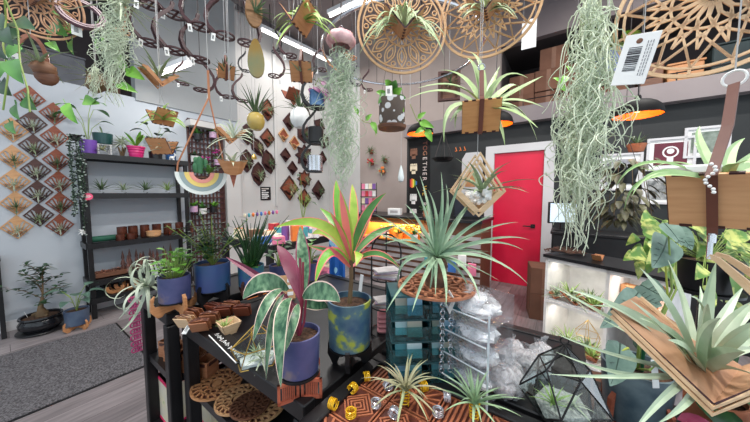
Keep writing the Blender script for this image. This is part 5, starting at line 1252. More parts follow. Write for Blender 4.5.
# rush-like plant in teal pot
t, q = table_pot(252, 296, .88, .055, .09, MARB4, 'teal mottled pot of tall rush-like green blades', WDK, 'dark brown horned stand under the teal mottled pot', .05)
mb = MB(); rg = random.Random(16)
for k in range(46):
    a = rg.uniform(0, 6.3); e = rg.uniform(1.0, 1.52); l = rg.uniform(.14, .27); d = V((math.cos(a)*math.cos(e), math.sin(a)*math.cos(e), math.sin(e))); s0 = V((.03*math.cos(a)*rg.random(), .03*math.sin(a)*rg.random(), .08)); mb.tube([s0, s0+d*l*.6, s0+d*l+V((math.cos(a), math.sin(a), 0))*l*.08], [.0034, .003, .0008], 5)
mb.build('blades', G_DK, t)
mb = tuft(random.Random(17), .07, 26, .022, 1.3); mb.v = [v+V((.02, -.02, .08)) for v in mb.v]; mb.build('foliage', G_MID, t)
# ---- wooden pieces with tags on the table
WPC = wood('wood_piece', (156, 98, 66), (178, 120, 84))
for i, (x, y, rz, tl, m, lb) in enumerate([(187, 322, .5, .5, WPALE, 'pale'), (201, 326, .9, .6, WPC, 'brown'), (196, 314, .3, .45, WPC, 'brown'), (211, 318, .8, .55, WPC, 'brown'), (216, 308, .4, .5, WRED, 'reddish'), (224, 311, .9, .6, WRED, 'reddish'), (233, 306, .5, .45, WPC, 'brown'), (243, 310, .8, .5, WRED, 'reddish')]):
    q = T(x, y+8); t = root('folded_holder', ('%s folded wooden holder, ' % lb)+['at the table end by the tags', 'with a white tag in front', 'behind the two front tags', 'in the middle of the pile', 'behind the pile near the bushy pot', 'beside the square box', 'at the far side under the teal pot', 'nearest the striped-leaf plant'][i], 'air plant holder', q, rz, 'folded wooden holders on the table')
    R = Matrix.Rotation(tl, 3, 'X')
    for k in range(3):
        mb = MB().rbox(V((0, -.018+.017*k, .032)), (.054+.006*(k % 2), .0035, .05+.008*(k % 2)), .001, R)
        mb.build('board', [m], t, smooth=False)
    for k in range(2): MB().tube([V((-.03, -.02+.012*k, .054)), V((0, -.024+.012*k, .064)), V((.03, -.02+.012*k, .054))], .0016, 5).build('cord', LEATH, t)
for i, (x, y, l, lb) in enumerate([(202, 331, .04, 'white barcode tag lying before the brown folded holder'), (188, 334, .045, 'white barcode tag lying at the table edge beside the pale holder'), (209, 320, .026, 'white barcode tag tucked into the middle of the wooden pile')]):
    q = T(x, y); t = root('price_tag', lb, 'price tag', q, .5); R = Matrix.Rotation(-.95, 3, 'X'); MB().rbox(V((0, 0, .022)), (.018, .0012, l), .0005, R).build('card', WHITE, t, smooth=False)
    mb = MB()
    for k in range(6): mb.box(V((0, 0, .022))+R @ V((0, -.0011, -.012+k*.004)), (.011, .0006, .0016), R)
    mb.build('barcode', INK, t, smooth=False)
q = T(229, 333); t = root('wooden_box_planter', 'small pale open wooden box with flared sides on the table', 'planter', q, face(229)+.35)
for k in range(4):
    R = Matrix.Rotation(k*PI/2, 3, 'Z'); vs = [R @ V(p) for p in ((-.018, -.018, 0), (.018, -.018, 0), (.033, -.033, .042), (-.033, -.033, .042))]; vi = [v+R @ V((0, .004, 0)) for v in vs]
    MB().add(vs+vi, [(0, 1, 2, 3), (7, 6, 5, 4), (0, 4, 5, 1), (1, 5, 6, 2), (2, 6, 7, 3), (3, 7, 4, 0)]).build('side_panel', WPALE, t, smooth=False)
MB().box((0, 0, .003), (.036, .036, .004)).build('base', WPALE, t, smooth=False)
airplant(q+V((-.005, -.01, .02)), .05, 'tiny green air plant inside the small pale wooden box', 3)
# lettered acrylic sign lying on the table
q = T(224, 350); t = root('table_sign', 'black table sign with white script lettering and a white edge', 'sign', q, .0)
a, b_ = T(208, 337), T(236, 366); u = (b_-a); u.z = 0; L_ = u.length; u.normalize(); nrm = UPV; v_ = V((-u.y, u.x, 0)); o = (a+b_)/2-q
R = Matrix((u, v_, UPV)).transposed()
MB().rbox(o+V((0, 0, .003))+v_*.028, (L_, .055, .005), .001, R).build('board', BLK, t, smooth=False)
MB().box(o+V((0, 0, .006))+v_*.002, (L_*.98, .003, .001), R).build('white_edge', WHITE, t, smooth=False)
mb = MB(); rg = random.Random(5); x = -L_*.45; pts = []
for wd in (5, 4, 7):
    pts = []
    for j in range(wd*8+1): pts.append(o+u*(x+.0032*j/2.2)+v_*(.022+.0085*math.sin(j*.8+wd)*(.6+.4*math.sin(j*.37)))+V((0, 0, .0064)))
    mb.band(pts, UPV, .0018, .0006); x += .0032*(wd*8)/2.2+.008
mb.build('lettering', WHITE, t, smooth=False)
# gold wire terrarium
q = T(258, 362); t = root('wire_terrarium', 'gold-edged geometric terrarium with pale gravel on the table', 'terrarium', q, face(258))
bt = [(-.045, -.03, 0), (.04, -.035, 0), (.06, .02, 0), (0, .05, 0), (-.055, .02, 0)]; md = [(-.03, -.045, .055), (.06, -.02, .05), (.055, .04, .06), (-.02, .055, .06), (-.07, 0, .055)]; ap_ = (0, 0, .12)
pairs = [(bt[k], bt[(k+1) % 5]) for k in range(5)]+[(bt[k], md[k]) for k in range(5)]+[(md[k], ap_) for k in range(5)]+[(md[k], md[(k+1) % 5]) for k in range(5)]
mb = MB()
for a, b_ in pairs: mb.tube([a, b_], .0016, 5)
mb.build('gold_frame', GOLD, t)
mb = MB().add(bt+md+[ap_], [(k, (k+1) % 5, 5+(k+1) % 5, 5+k) for k in range(5)]+[(5+k, 5+(k+1) % 5, 10) for k in (1, 2, 3)]); mb.build('glass_panes', GLASS, t, smooth=False)
MB().add([(x*.92, y*.92, .003) for x, y, z in bt]+[(x*.9, y*.9, .012) for x, y, z in bt], [(0, 1, 2, 3, 4), (5, 6, 7, 8, 9)]+[(k, (k+1) % 5, 5+(k+1) % 5, 5+k) for k in range(5)]).build('gravel', STONE, t, smooth=False)
airplant(q+V((.02, .0, .014)), .065, 'small pale air plant growing in the gold-edged terrarium', 2)
airplant(q+V((-.02, .005, .014)), .05, 'second tiny air plant at the gravel edge of the gold-edged terrarium', 0)
# lower shelf discs
def fret_disc(q, R, label, mat, grp=None, tilt=0):
    t = root('fretwork_disc', label, 'fretwork disc', q, 0, grp)
    mb = MB()
    for r in (R, R*.66, R*.34): mb.band([(r*math.cos(2*PI*k/36), r*math.sin(2*PI*k/36), .004) for k in range(36)], UPV, R*.1, .006, 0, True)
    for r0, r1, n in ((.34, .66, 12), (.66, 1, 20)):
        for k in range(n):
            a = 2*PI*k/n; mb.band([(R*r0*math.cos(a), R*r0*math.sin(a), .004), (R*r1*math.cos(a+.16), R*r1*math.sin(a+.16), .004)], UPV, R*.08, .006)
    mb.lathe([(0, .001), (R*.2, .001), (R*.2, .007), (0, .007)], (0, 0, 0), 14)
    mb.build('fretwork', mat, t, smooth=False); MB().lathe([(0, 0), (R*.98, 0), (R*.98, .0012), (0, .0012)], (0, 0, 0), 30).build('backing', WDK, t)
    return t
ZS = .6008
for i, (x, y, R, m, lb) in enumerate([(212, 388, .085, WORG, 'orange fretwork disc on the shelf under the display table'), (236, 404, .07, WTAN, 'tan fretwork disc on the shelf beside the orange disc'), (262, 412, .075, WTAN, 'tan fretwork disc partly under the table rail near the corner'), (236, 424, .06, WBRN, 'brown fretwork disc at the front of the lower shelf')]):
    q = onZ(x, y, .6); q.z = ZS+.001*(i+1)+(.008*i); q.y = max(q.y, .46); fret_disc(q, R, lb, m, 'fretwork discs on the lower shelf')
# rack shelf contents
rg = random.Random(23)
for i, (x, y) in enumerate([(150, 362), (157, 366), (164, 370), (172, 374), (186, 362), (192, 368), (200, 362), (207, 370)]):
    q = onZ(x, y, .62); q.z = .6208; 
    if x > 180: q.z = ZS
    q.y = max(q.y, .42); t = root('wooden_crate', 'small brown wooden crate-like holder, %s along the rack shelf' % ORD[i] if x < 180 else 'brown slotted wooden holder, %s inside the table shelf' % ORD[i-4], 'holder', q, .4, 'brown holders on the shelves')
    for k in range(4):
        R = Matrix.Rotation(k*PI/2, 3, 'Z'); mb = MB().box(R @ V((0, -.028, .035)), (.058, .004, .07), R); mb.box(R @ V((0, -.031, .058)), (.04, .003, .012), R, 1); mb.build('side_panel', [WPC, WDK], t, smooth=False)
for i, (x, y, lb) in enumerate([(152, 402, 'white and pink gift box on the lowest rack shelf, outer one'), (166, 412, 'white and pink gift box on the lowest rack shelf, inner one')]):
    q = onZ(x, y, .3); q.z = .3008; q.y = .5+.1*i; q.x = -1.47+.17*i; t = root('gift_box', lb, 'box', q, 0, 'gift boxes on the rack')
    MB().rbox((0, 0, .1), (.14, .22, .2), .003).build('box', M('box_pale', (214, 206, 190), (226, 214, 180), rough=.5, scale=16, c3=(160, 190, 120)), t, smooth=False)
    for z in (.006, .194): MB().rbox((0, 0, z), (.144, .224, .012), .002).build('edge_band', M('box_pink', (214, 30, 90), rough=.5), t, smooth=False)
for i, (x, lb) in enumerate([(-1.3, 'red and white box at the back of the lowest rack shelf')]):
    MB().rbox(V((x, .85, .4)), (.12, .2, .198), .003).alone('gift_box', MATS['box_pink'], lb, 'box', V((x, .85, .3)))
# pink perforated banner strip on rack side
q = V((-1.60, .345, .875)); mb = MB(); 
for k in range(9):
    z0_ = q.z-.03*k
    for j in range(3): mb.tube(arc((q.x, q.y-.012+.012*j, z0_-.012), .011, 0, 2*PI, 10, (0, 1, 0), (0, 0, 1)), .0032, 5)
mb.alone('lace_strip', M('lace_pink', (176, 60, 110), (196, 84, 132), rough=.7), 'pink lacy strip hanging from the rack end above the mat', 'lace', V((q.x, q.y, q.z)))
# ---- carved coasters, springs
n = 0; x0c, y0c = -.435, .628; cs = .1065
for i in range(5):
    for j in range(5):
        cx_, cy_ = x0c+.053+cs*i, y0c-.0525-cs*j
        nm = '%s coaster of the %s row from the back rail' % (ORD[i], ORD[j])
        kind = (i*2+j*3) % 4
        t = root('carved_coaster', 'orange-brown carved %s, %s' % (['striped', 'nested-diamond', 'sunburst', 'nested-diamond'][kind], nm), 'coaster', (cx_, cy_, TZ-.0092), 0, 'carved square coasters')
        MB().box((0, 0, .002), (cs-.003, cs-.003, .004)).build('base', WCOASTD, t, smooth=False)
        mb = MB(); hb_ = cs/2-.004
        mb.band([(-hb_, -hb_, .0055), (hb_, -hb_, .0055), (hb_, hb_, .0055), (-hb_, hb_, .0055)], UPV, .005, .004, 0, True)
        if kind == 0:
            for k in range(8): mb.box((-hb_+.01+k*(2*hb_-.02)/7, 0, .0055), (.0055, 2*hb_-.008, .004))
        elif kind == 2:
            for k in range(16):
                a = PI*k/8; r1 = min(hb_/max(abs(math.cos(a)), 1e-6), hb_/max(abs(math.sin(a)), 1e-6))-.002; mb.band([(.012*math.cos(a), .012*math.sin(a), .0055), (r1*math.cos(a), r1*math.sin(a), .0055)], UPV, .0055, .004)
        else:
            for k in (.2, .42, .64, .86): mb.band([(hb_*k, 0, .0055), (0, hb_*k, .0055), (-hb_*k, 0, .0055), (0, -hb_*k, .0055)], UPV, .0052, .004, 0, True)
            for sx in (-1, 1):
                for sy in (-1, 1): mb.band([(sx*hb_*.62, sy*hb_*.98, .0055), (sx*hb_*.98, sy*hb_*.62, .0055)], UPV, .0052, .004); mb.band([(sx*hb_*.8, sy*hb_*.98, .0055), (sx*hb_*.98, sy*hb_*.8, .0055)], UPV, .004, .004)
        mb.build('carved_pattern', WCOAST, t, smooth=False)
ZCO = TZ-.0012
YEL = M('spring_yellow', (232, 176, 20), (244, 200, 50), rough=.25, metal=.25); SPR = M('spring_silver', (206, 206, 212), rough=.2, metal=.7)
def spring(x, y, col, lying, label, r=.0112, turns=4, h=.017, rz=None):
    q = onZ(x, y, ZCO); q.z = ZCO+(r+.0018 if lying else .0015); t = root('wire_spring', label, 'spring holder', q, rz if rz is not None else (x*.37) % 3, 'wire spring holders')
    pts = []
    for k in range(turns*12+1):
        a = 2*PI*k/12; f = h*k/(turns*12); pts.append(V((f-h/2, r*math.cos(a), r*math.sin(a))) if lying else V((r*math.cos(a), r*math.sin(a), f)))
    MB().tube(pts, .0016, 5).build('coil', YEL if col == 'y' else SPR, t); return q
for i, (x, y, c, l, lb) in enumerate([(333, 409, 'y', 1, 'yellow wire spring nearest the table corner'), (353, 393, 'y', 1, 'yellow wire spring in the middle of the yellow row'), (367, 381, 'y', 1, 'yellow wire spring below the cordyline pot'), (351, 417, 'y', 0, 'yellow wire spring at the picture bottom'), (424, 391, 'y', 1, 'yellow wire spring between the two standing air plants'),
    (376, 407, 's', 0, 'silver wire spring in front of the first standing air plant'), (388, 390, 's', 1, 'silver wire spring behind the first standing air plant'), (394, 418, 's', 1, 'silver wire spring at the picture bottom'), (438, 416, 's', 0, 'silver wire spring in front of the second standing air plant'), (447, 402, 's', 1, 'silver wire spring between the standing air plants by the rail')]): spring(x, y, c, l, lb)
def standing(x, y, top_y, label, slabel, mat, seed, L, n=18, el=(15, 80), dr=.8):
    q = onZ(x, y, ZCO); q.z = ZCO+.0015; t = root('wire_spring', slabel, 'spring holder', q, 0, 'wire spring holders')
    MB().tube([V((.0085*(1+.3*k/48)*math.cos(2*PI*k/12), .0085*(1+.3*k/48)*math.sin(2*PI*k/12), .04*k/60)) for k in range(61)], .0014, 5).build('coil', YEL, t)
    mb = air_leaves(MB(), L, n, L*.058, el, dr, random.Random(seed), base=q+V((0, 0, .033)), segs=9); mb.blob(q+V((0, 0, .034)), (.008, .008, .012), 8, 5)
    mb.alone('air_plant', mat, label, 'air plant', q+V((0, 0, .034)))
standing(405, 405, 0, 'tan spidery air plant standing on a yellow spring', 'tall yellow spring under the tan spidery air plant', M('airplant_tan2', (172, 160, 130), (160, 172, 130), rough=.65, scale=9), 51, .12, 28)
standing(474, 419, 0, 'pale green air plant standing on a yellow spring near the bags', 'tall yellow spring under the pale green air plant', M('airplant_green2', (134, 164, 126), (164, 190, 150), rough=.6, scale=12), 53, .11, 28, (20, 85), .45)
# ---- acrylic rack with cards, disc and the large spiky plant
TEAL = thin_glass('smoked_teal_acrylic', (176, 216, 220), .03, .06, (120, 180, 186)); TEALD = M('teal_plastic', (30, 70, 76), (42, 86, 92), rough=.3)
q = onZ(424, 372, TZ); q.z = TZ+.0008; RZ_ = face(424)+.25
TT = .058; t = root('acrylic_display', 'dark teal acrylic display of cards and chains behind the coasters', 'display stand', q, RZ_)
W_, D_2, H_ = .2, .11, .235
MB().bb(-W_/2, W_/2, D_2/2-.004, D_2/2, 0, H_).build('back_panel', TEALD, t, smooth=False)
for s_ in (-1, 0, 1): MB().bb(s_*W_/2-.002, s_*W_/2+.002, -D_2/2, D_2/2-.004, 0, H_-(.03 if s_ else 0)).build('side_panel', TEAL, t, smooth=False)
for k in range(4): MB().bb(-W_/2, W_/2, -D_2/2, D_2/2-.004, TT*k, TT*k+.004).build('shelf', TEALD, t, smooth=False)
for k in range(4):
    for s_ in (-1, 1): MB().box((s_*W_/4, -D_2/2+.003, TT*k+.022), (W_/2-.006, .003, .036)).build('front_lip', TEAL, t, smooth=False)
MB().bb(-W_/2, W_/2, -D_2/2, D_2/2-.004, H_, H_+.005).build('top_panel', TEALD, t, smooth=False)
RZm = Matrix.Rotation(RZ_, 3, 'Z'); rg = random.Random(9)
CARD = [M('card_blue', (150, 186, 214), (178, 206, 226), rough=.5), M('card_teal', (110, 166, 176), (140, 190, 196), rough=.5), M('card_white', (226, 230, 232), rough=.5), M('card_tan', (190, 176, 160), rough=.5)]
for k in range(4):
    for s_ in (-1, 1):
        for j in range(2):
            p = q+RZm @ V((s_*W_/4+(j-.5)*.03, -.02-.012*j, TT*k+.0305)); t2 = MB().rbox(p, (.04, .003, .049), .0005, RZm @ Matrix.Rotation(-.25, 3, 'X')).alone('gift_card', CARD[(k+j+(s_ > 0)) % 4], '%s card, %s in the %s tier of the %s bay of the teal display' % (['blue', 'teal', 'white', 'tan'][(k+j+(s_ > 0)) % 4], ['rear', 'front'][j], ['lowest', 'second', 'third', 'top'][k], 'cordyline-side' if s_ < 0 else 'bag-side'), 'card', p, 'cards in the teal display')
for s_ in (0, 1):
    mb = MB(); base = q+RZm @ V((.03+.022*s_, -D_2/2-.006, .225))
    for k in range(20):
        ux = RZm @ V((1, 0, 0)) if k % 2 else RZm @ V((0, 1, 0)); mb.tube(arc(base+V((0, 0, -.0095*k)), .0058, 0, 2*PI, 8, ux, UPV)[:-1], .0012, 4, closed=True)
    mb.alone('silver_chain', SIL, 'silver chain hanging on the teal display, %s' % ('nearer the clear rack' if s_ else 'nearer the cards'), 'chain', base, 'silver chains on the teal display')
disc_q = q+RZm @ V((.03, 0, H_+.0065)); fret_disc(disc_q, .1, 'brown slotted wooden disc on top of the teal display', wood('wood_disc', (156, 98, 70), (178, 118, 86)))
cq = disc_q+V((0, 0, .0085)); t = root('wood_chunk', 'rough brown wood chunk under the large spiky air plant', 'driftwood', cq)
MB().lathe([(.0, 0), (.03, .0), (.027, .03), (.03, .06), (.022, .075), (0, .078)], (0, 0, 0), 12).build('chunk', M('cork', (112, 78, 56), (76, 52, 40), rough=.9, scale=50, bump=.8), t)
b = cq+V((0, 0, .075)); bd = (b-CAM).dot(RM @ V((0, 0, -1)))
L_ = [((410, 268, -.1), (386, 312, -.16)), ((424, 272, -.16), (412, 312, -.24)), ((400, 240, .05), (372, 232, .1)), ((395, 250, -.05), (398, 286, -.02)), ((418, 215, .04), (405, 204, .08)), ((428, 215, .05), (416, 186, .1)), ((440, 210, .04), (428, 190, .06)), ((445, 205, .02), (441, 172, .06)), ((452, 208, .05), (446, 184, .12)), ((460, 215, .02), (476, 196, .04)), ((470, 222, -.02), (495, 214, -.04)),
      ((480, 225, .06), (518, 222, .12)), ((490, 232, -.04), (523, 250, -.08)), ((490, 245, -.1), (528, 284, -.18)), ((470, 258, -.16), (480, 300, -.26)), ((460, 262, .0), (470, 292, -.02)), ((448, 270, -.18), (446, 306, -.26)), ((434, 266, -.1), (430, 290, -.14)), ((500, 230, .06), (530, 240, .1)), ((400, 226, .1), (374, 214, .16)), ((476, 240, .08), (506, 268, .12)), ((420, 250, .0), (394, 262, -.04)), ((430, 205, .1), (420, 176, .18)), ((466, 205, .1), (486, 180, .16)), ((415, 232, -.1), (384, 244, -.16)), ((452, 200, -.04), (462, 178, -.08))]
def rosette(b, d, lst, mat, label, wp):
    mb = MB()
    air_leaves(mb, .22, 16, .009, (-5, 85), .35, random.Random(8), base=b, segs=7)
    for c, e in lst: mb.leaf(b, P(c[0], c[1], d+c[2]), P(e[0], e[1], d+e[2]), S(wp*1.25, d), TOCAM*.6+UPV*.7, 'taper', .5, 10)
    return mb.alone('air_plant', mat, label, 'air plant', b)
rosette(b, bd, L_, M('airplant_yucca', (112, 142, 116), (158, 182, 152), rough=.55, scale=16), 'large spiky grey-green air plant on top of the teal display', 4.6)
# ---- clear rack with stone bags
q = onZ(474, 384, TZ); q.z = TZ+.0008; RZ_ = face(474)-.55; RZm = Matrix.Rotation(RZ_, 3, 'Z')
t = root('acrylic_rack', 'clear acrylic tiered rack filled with bags of white stones', 'display stand', q, RZ_)
W_, D_2, H_ = .135, .12, .245
MB().bb(-W_/2, W_/2, D_2/2-.004, D_2/2, 0, H_).build('back_panel', ACRYL, t, smooth=False)
for s_ in (-1, 1): MB().bb(s_*W_/2-.002, s_*W_/2+.002, -D_2/2, -D_2/2+.003, 0, H_-.02).build('side_panel', AEDGE, t, smooth=False)
for k in range(4):
    MB().box((0, 0, .06*k+.004), (W_-.005, D_2-.006, .004)).build('shelf', ACRYL, t, smooth=False)
    lp = MB().box((0, -D_2/2-.004, .06*k+.017), (W_, .002, .03), Matrix.Rotation(.3, 3, 'X')).build('front_lip', ACRYL, t, smooth=False)
    MB().box((0, -D_2/2-.0085, .06*k+.032), (W_, .003, .0022)).build('lip_edge', AEDGE, lp, smooth=False)
def bag(p, sz, label, rz=0, seed=0, grp='clear bags of white stones', mat=STONE):
    rg = random.Random(seed); t = root('stone_bag', label, 'bag', p, rz, grp)
    mb = MB()
    for k in range(15): mb.blob((rg.uniform(-.28, .28)*sz[0], rg.uniform(-.2, .2)*sz[1], sz[2]*(.22+.5*rg.random())), (sz[0]*.22, sz[1]*.2, sz[2]*.2), 7, 5, .2, rg=rg)
    o = mb.build('stones', mat, t); o['kind'] = 'stuff'
    MB().blob((0, 0, sz[2]*.48), (sz[0]*.5, sz[1]*.46, sz[2]*.48), 14, 9, .12, rg=rg).build('bag_film', BAGM, t)
    mb = MB(); vs = []; nn = 9
    for k in range(nn): f = k/(nn-1)-.5; vs += [(sz[0]*.34*f*1.1, rg.uniform(-.004, .004), sz[2]*.88), (sz[0]*.5*f*1.3, rg.uniform(-.008, .008), sz[2]*1.2)]
    mb.add(vs, [(2*k, 2*k+2, 2*k+3, 2*k+1) for k in range(nn-1)]); mb.build('bag_top', BAGM, t)
    return t
for k in range(4):
    bag(q+RZm @ V((0, -.005, .06*k+.0065+(.003 if k == 3 else 0))), (.126, .1, .05 if k < 3 else .062), 'bag of white stones on the %s tier of the clear rack' % ['lowest', 'second', 'third', 'top'][k], RZ_, 70+k)
tg = q+RZm @ V((-.02, -D_2/2-.014, .25)); t = root('price_tag', 'white barcode tag at the top front of the clear rack', 'price tag', tg, RZ_-.4); tagcard(t, (0, 0, 0), .034, .05, 0, 'card', .5)
for i, (x, y, w_, h_, lb) in enumerate([(528, 376, .1, .075, 'lumpy bag of grey stones behind the terrarium'), (505, 372, .1, .07, 'lumpy bag of white stones right beside the clear rack'), (540, 368, .08, .075, 'bag of stones farthest along the table edge'), (508, 395, .11, .08, 'flat-topped bag of stones in front of the lumpy bags'), (512, 360, .09, .06, 'small bag of stones at the back table edge')]):
    p = onZ(x, y, TZ); p.z = TZ+.0008; p.y = min(p.y, 1.04); bag(p, (w_, w_*.8, h_), lb, .4*i, 80+i, mat=M('grey_stones', (158, 152, 152), (196, 190, 190), rough=.85, scale=50, bump=.5))
# ---- big glass terrarium
q = onZ(561, 415, TZ); q.z = TZ+.0008; t = root('glass_terrarium', 'large black-edged geometric glass terrarium beside the stone bags', 'terrarium', q, face(561)+.3)
nb = 5; B = [V((.052*math.cos(2*PI*k/nb), .052*math.sin(2*PI*k/nb), .003)) for k in range(nb)]; Mi = [V((.088*math.cos(2*PI*(k+.5)/nb), .088*math.sin(2*PI*(k+.5)/nb), .05)) for k in range(nb)]; U = [V((.05*math.cos(2*PI*k/nb), .05*math.sin(2*PI*k/nb), .115)) for k in range(nb)]; A = V((0, 0, .165))
mb = MB(); E = []
for k in range(nb):
    j = (k+1) % nb; E += [(B[k], B[j]), (B[k], Mi[k]), (B[j], Mi[k]), (Mi[k], U[k]), (Mi[k], U[j]), (U[k], A), (U[k], U[j])]
    mb.add([B[k], B[j], Mi[k]], [(0, 1, 2)]); mb.add([B[j], Mi[j], Mi[k]], [(0, 1, 2)]); mb.add([Mi[k], U[k], U[j]], [(0, 1, 2)]); mb.add([Mi[k], Mi[j], U[j]], [(0, 1, 2)])
    if k not in (3,): mb.add([U[k], U[j], A], [(0, 1, 2)])
mb.build('glass_panes', GLASS, t, smooth=False)
mb = MB()
for a, b_ in E: mb.tube([a, b_], .0019, 5)
mb.tube(arc(A+V((0, 0, .008)), .008, 0, 2*PI, 12, (1, 0, 0), (0, 0, 1)), .0016, 5)
mb.build('black_edges', BLKM, t)
MB().add([b_*.94+V((0, 0, .003)) for b_ in B]+[V((x.x*.62, x.y*.62, .03)) for x in Mi], [(0, 1, 2, 3, 4), (5, 6, 7, 8, 9)]+[f for k in range(5) for f in ((k, (k+1) % 5, 5+k), ((k+1) % 5, 5+(k+1) % 5, 5+k))]).build('gravel', M('grey_gravel', (150, 150, 148), (200, 200, 198), rough=.9, scale=160, bump=1), t, smooth=False)
airplant(q+V((-.015, -.02, .03)), .055, 'small green air plant inside the large glass terrarium', 3)
airplant(q+V((.02, .0, .03)), .05, 'second pale air plant inside the large glass terrarium', 2)
# ---- black wire stand with magazines
q = onZ(386, 332, TZ); q.z = TZ+.0008; t = root('wire_stand', 'black arched wire stand with shelves of paper goods behind the cordyline', 'stand', q, face(386))
for s_ in (-1, 1): MB().tube([(s_*.05, -.03, 0), (s_*.05, -.03, .3)]+[(s_*.05*math.cos(a), -.03, .3+.06*math.sin(a)) for a in (.4, .8, 1.2, PI/2)], .003, 6).build('arched_wire', BLKM, t)
MB().tube([(0, .04, 0), (0, .04, .36), (0, 0, .37), (0, -.03, .36)], .003, 6).build('rear_wire', BLKM, t)
for z in (.004, .1, .2):
    mb = MB(); mb.tube([(.055*math.cos(2*PI*k/20), .055*math.sin(2*PI*k/20), z) for k in range(20)], .0026, 5, closed=True)
    for k in (-.03, 0, .03): mb.tube([(k, -.045, z), (k, .045, z)], .0018, 4)
    mb.build('wire_shelf', BLKM, t)
Rz = Matrix.Rotation(t.rotation_euler[2], 3, 'Z')
PNK = M('cloth_pink', (206, 120, 130), (224, 150, 156), rough=.85); PAP = [M('paper_mauve', (176, 150, 176), (206, 190, 206), rough=.6, scale=30), M('paper_white', (206, 200, 200), (226, 222, 222), rough=.6, scale=30), M('paper_peach', (214, 166, 140), (196, 190, 190), rough=.6, scale=30)]
for k in range(4): MB().rbox(q+Rz @ V((0, -.0, .014+.017*k)), (.062, .06, .016), .007, Rz).alone('pink_cloth', PNK, 'folded pink cloth on the black wire stand, %s from the bottom' % ORD[k], 'cloth', None, 'folded pink cloths')
for k in range(5): MB().rbox(q+Rz @ V((0, -.005, .2055+.006*k)), (.085, .06, .0055), .001, Rz @ Matrix.Rotation(.2*k-.4, 3, 'Z')).alone('booklet', PAP[k % 3], 'booklet in the top stack of the black wire stand, %s from the bottom' % ORD[k], 'booklet', None, 'booklets on the wire stand')
for k in range(4): MB().rbox(q+Rz @ V((0, -.005, .1055+.006*k)), (.08, .06, .0055), .001, Rz @ Matrix.Rotation(.25*k-.4, 3, 'Z')).alone('booklet', PAP[(k+1) % 3], 'booklet in the middle stack of the black wire stand, %s from the bottom' % ORD[k], 'booklet', None, 'booklets on the wire stand')
# ================================================================ MIDDLE GROUND
# cluttered table behind the pots
t = frame_table('display_table', 'black-framed table of small colourful goods behind the pots', -2.5, -1.78, 1.15, 2.15, .95, M('table_white', (206, 200, 198), rough=.5), (.4,), .06, .045)
rg = random.Random(44); PALC = [('white', (226, 224, 222)), ('orange', (226, 120, 50)), ('pink', (222, 120, 150)), ('teal', (70, 150, 160)), ('cream', (226, 210, 180)), ('purple', (120, 80, 150)), ('red', (190, 50, 60)), ('blue', (60, 110, 180)), ('brown', (120, 80, 60))]
PM = {n: M('goods_'+n, c, rough=.5) for n, c in PALC}
k = 0
for i in range(6):
    for j in range(5):
        c = PALC[(i*4+j*3+i*j) % 9][0]; x = -2.42+.12*i+rg.uniform(-.015, .015); y = 1.24+.19*j+rg.uniform(-.03, .03); h = rg.choice([.04, .06, .09, .13])
        lb = '%s small package on the colourful table, %s row from the wall, %s from the front' % (c, ORD[i], ORD[j]); p = V((x, y, .951)); t = root('package', lb, 'package', p, rg.uniform(-.5, .5), 'small packages on the colourful table')
        if k % 3 == 0: g_ = MB().lathe([(0, 0), (.03, 0), (.034, h*.3), (.03, h), (0, h)], (0, 0, 0), 14).build('jar', PM[c], t); MB().lathe([(0, h), (.026, h), (.026, h+.014), (0, h+.014)], (0, 0, 0), 14).build('lid', PM['white'], g_)
        else: MB().rbox((0, 0, h/2), (.07, .09, h), .003).build('box', PM[c], t, smooth=False); MB().box((0, 0, h+.0005), (.05, .06, .001)).build('paper_label', PM['cream' if c != 'cream' else 'orange'], t, smooth=False)
        k += 1
for i in range(7):
    p = V((-2.3+.02*(i % 2)*8, 1.25+.12*i, .4008)); MB().rbox(p+V((.2, 0, .1)), (.2, .1, .2), .006).alone('boxed_goods', PM[PALC[(i*2+1) % 9][0]], '%s box on the lower shelf of the colourful table, %s from the front' % (PALC[(i*2+1) % 9][0], ORD[i]), 'box', p+V((.2, 0, 0)), 'boxes under the colourful table')
# paper garland above
a, b_ = P(243, 214, 2.9), P(279, 210, 3.1); t = root('paper_garland', 'string of coloured paper discs before the white wall', 'garland', a)
MB().tube([a, (a+b_)/2-UPV*.02, b_], .002, 4).build('string', WHITE, t, world=True)
for k in range(9): p = a+(b_-a)*(k+.4)/9-UPV*.02; MB().blob(p, (.024, .01, .024), 10, 6).build('paper_disc', PM[['cream', 'teal', 'orange', 'purple', 'blue', 'pink', 'orange', 'purple', 'pink'][k]], t, world=True)
for p in (a, b_): MB().tube([p, p+V((0, 0, ZC-p.z-.003))], .0008, 4).build('string', LINE, t, world=True)
# pots on the display table's far side
def mid_pot(x, yb, z, r, h, mat, label, specs, lm, W, shp='heart', d=None):
    q = onZ(x, yb, z); q.z = z+.0008; return broad_plant(q, r, h, mat, label, lm, specs, W=W, shp=shp)
mid_pot(279, 282, .85, .05, .1, MARB, 'purple-blue pot with a small dark round-leaved plant behind the maroon leaf', [(k*1.3, .06+.04*(k % 3), .04, .055) for k in range(7)], G_DK, .05)
mid_pot(311, 279, .85, .05, .1, MARB, 'dark blue pot of round leaves between the maroon leaf and the lime leaf', [(k*1.1, .05+.04*(k % 3), .04, .05) for k in range(7)], G_MID, .045)
q = onZ(318, 290, .85); q.z = TZ+.0008; t = root('card_stand', 'tan card stand with small white labels behind the striped-leaf plant', 'card stand', onZ(286, 300, TZ)+V((0, 0, .0008)), face(286)); 
R = Matrix.Rotation(-.2, 3, 'X'); MB().rbox((0, 0, .06), (.085, .005, .11), .002, R).build('board', WTAN, t, smooth=False)
mb = MB()
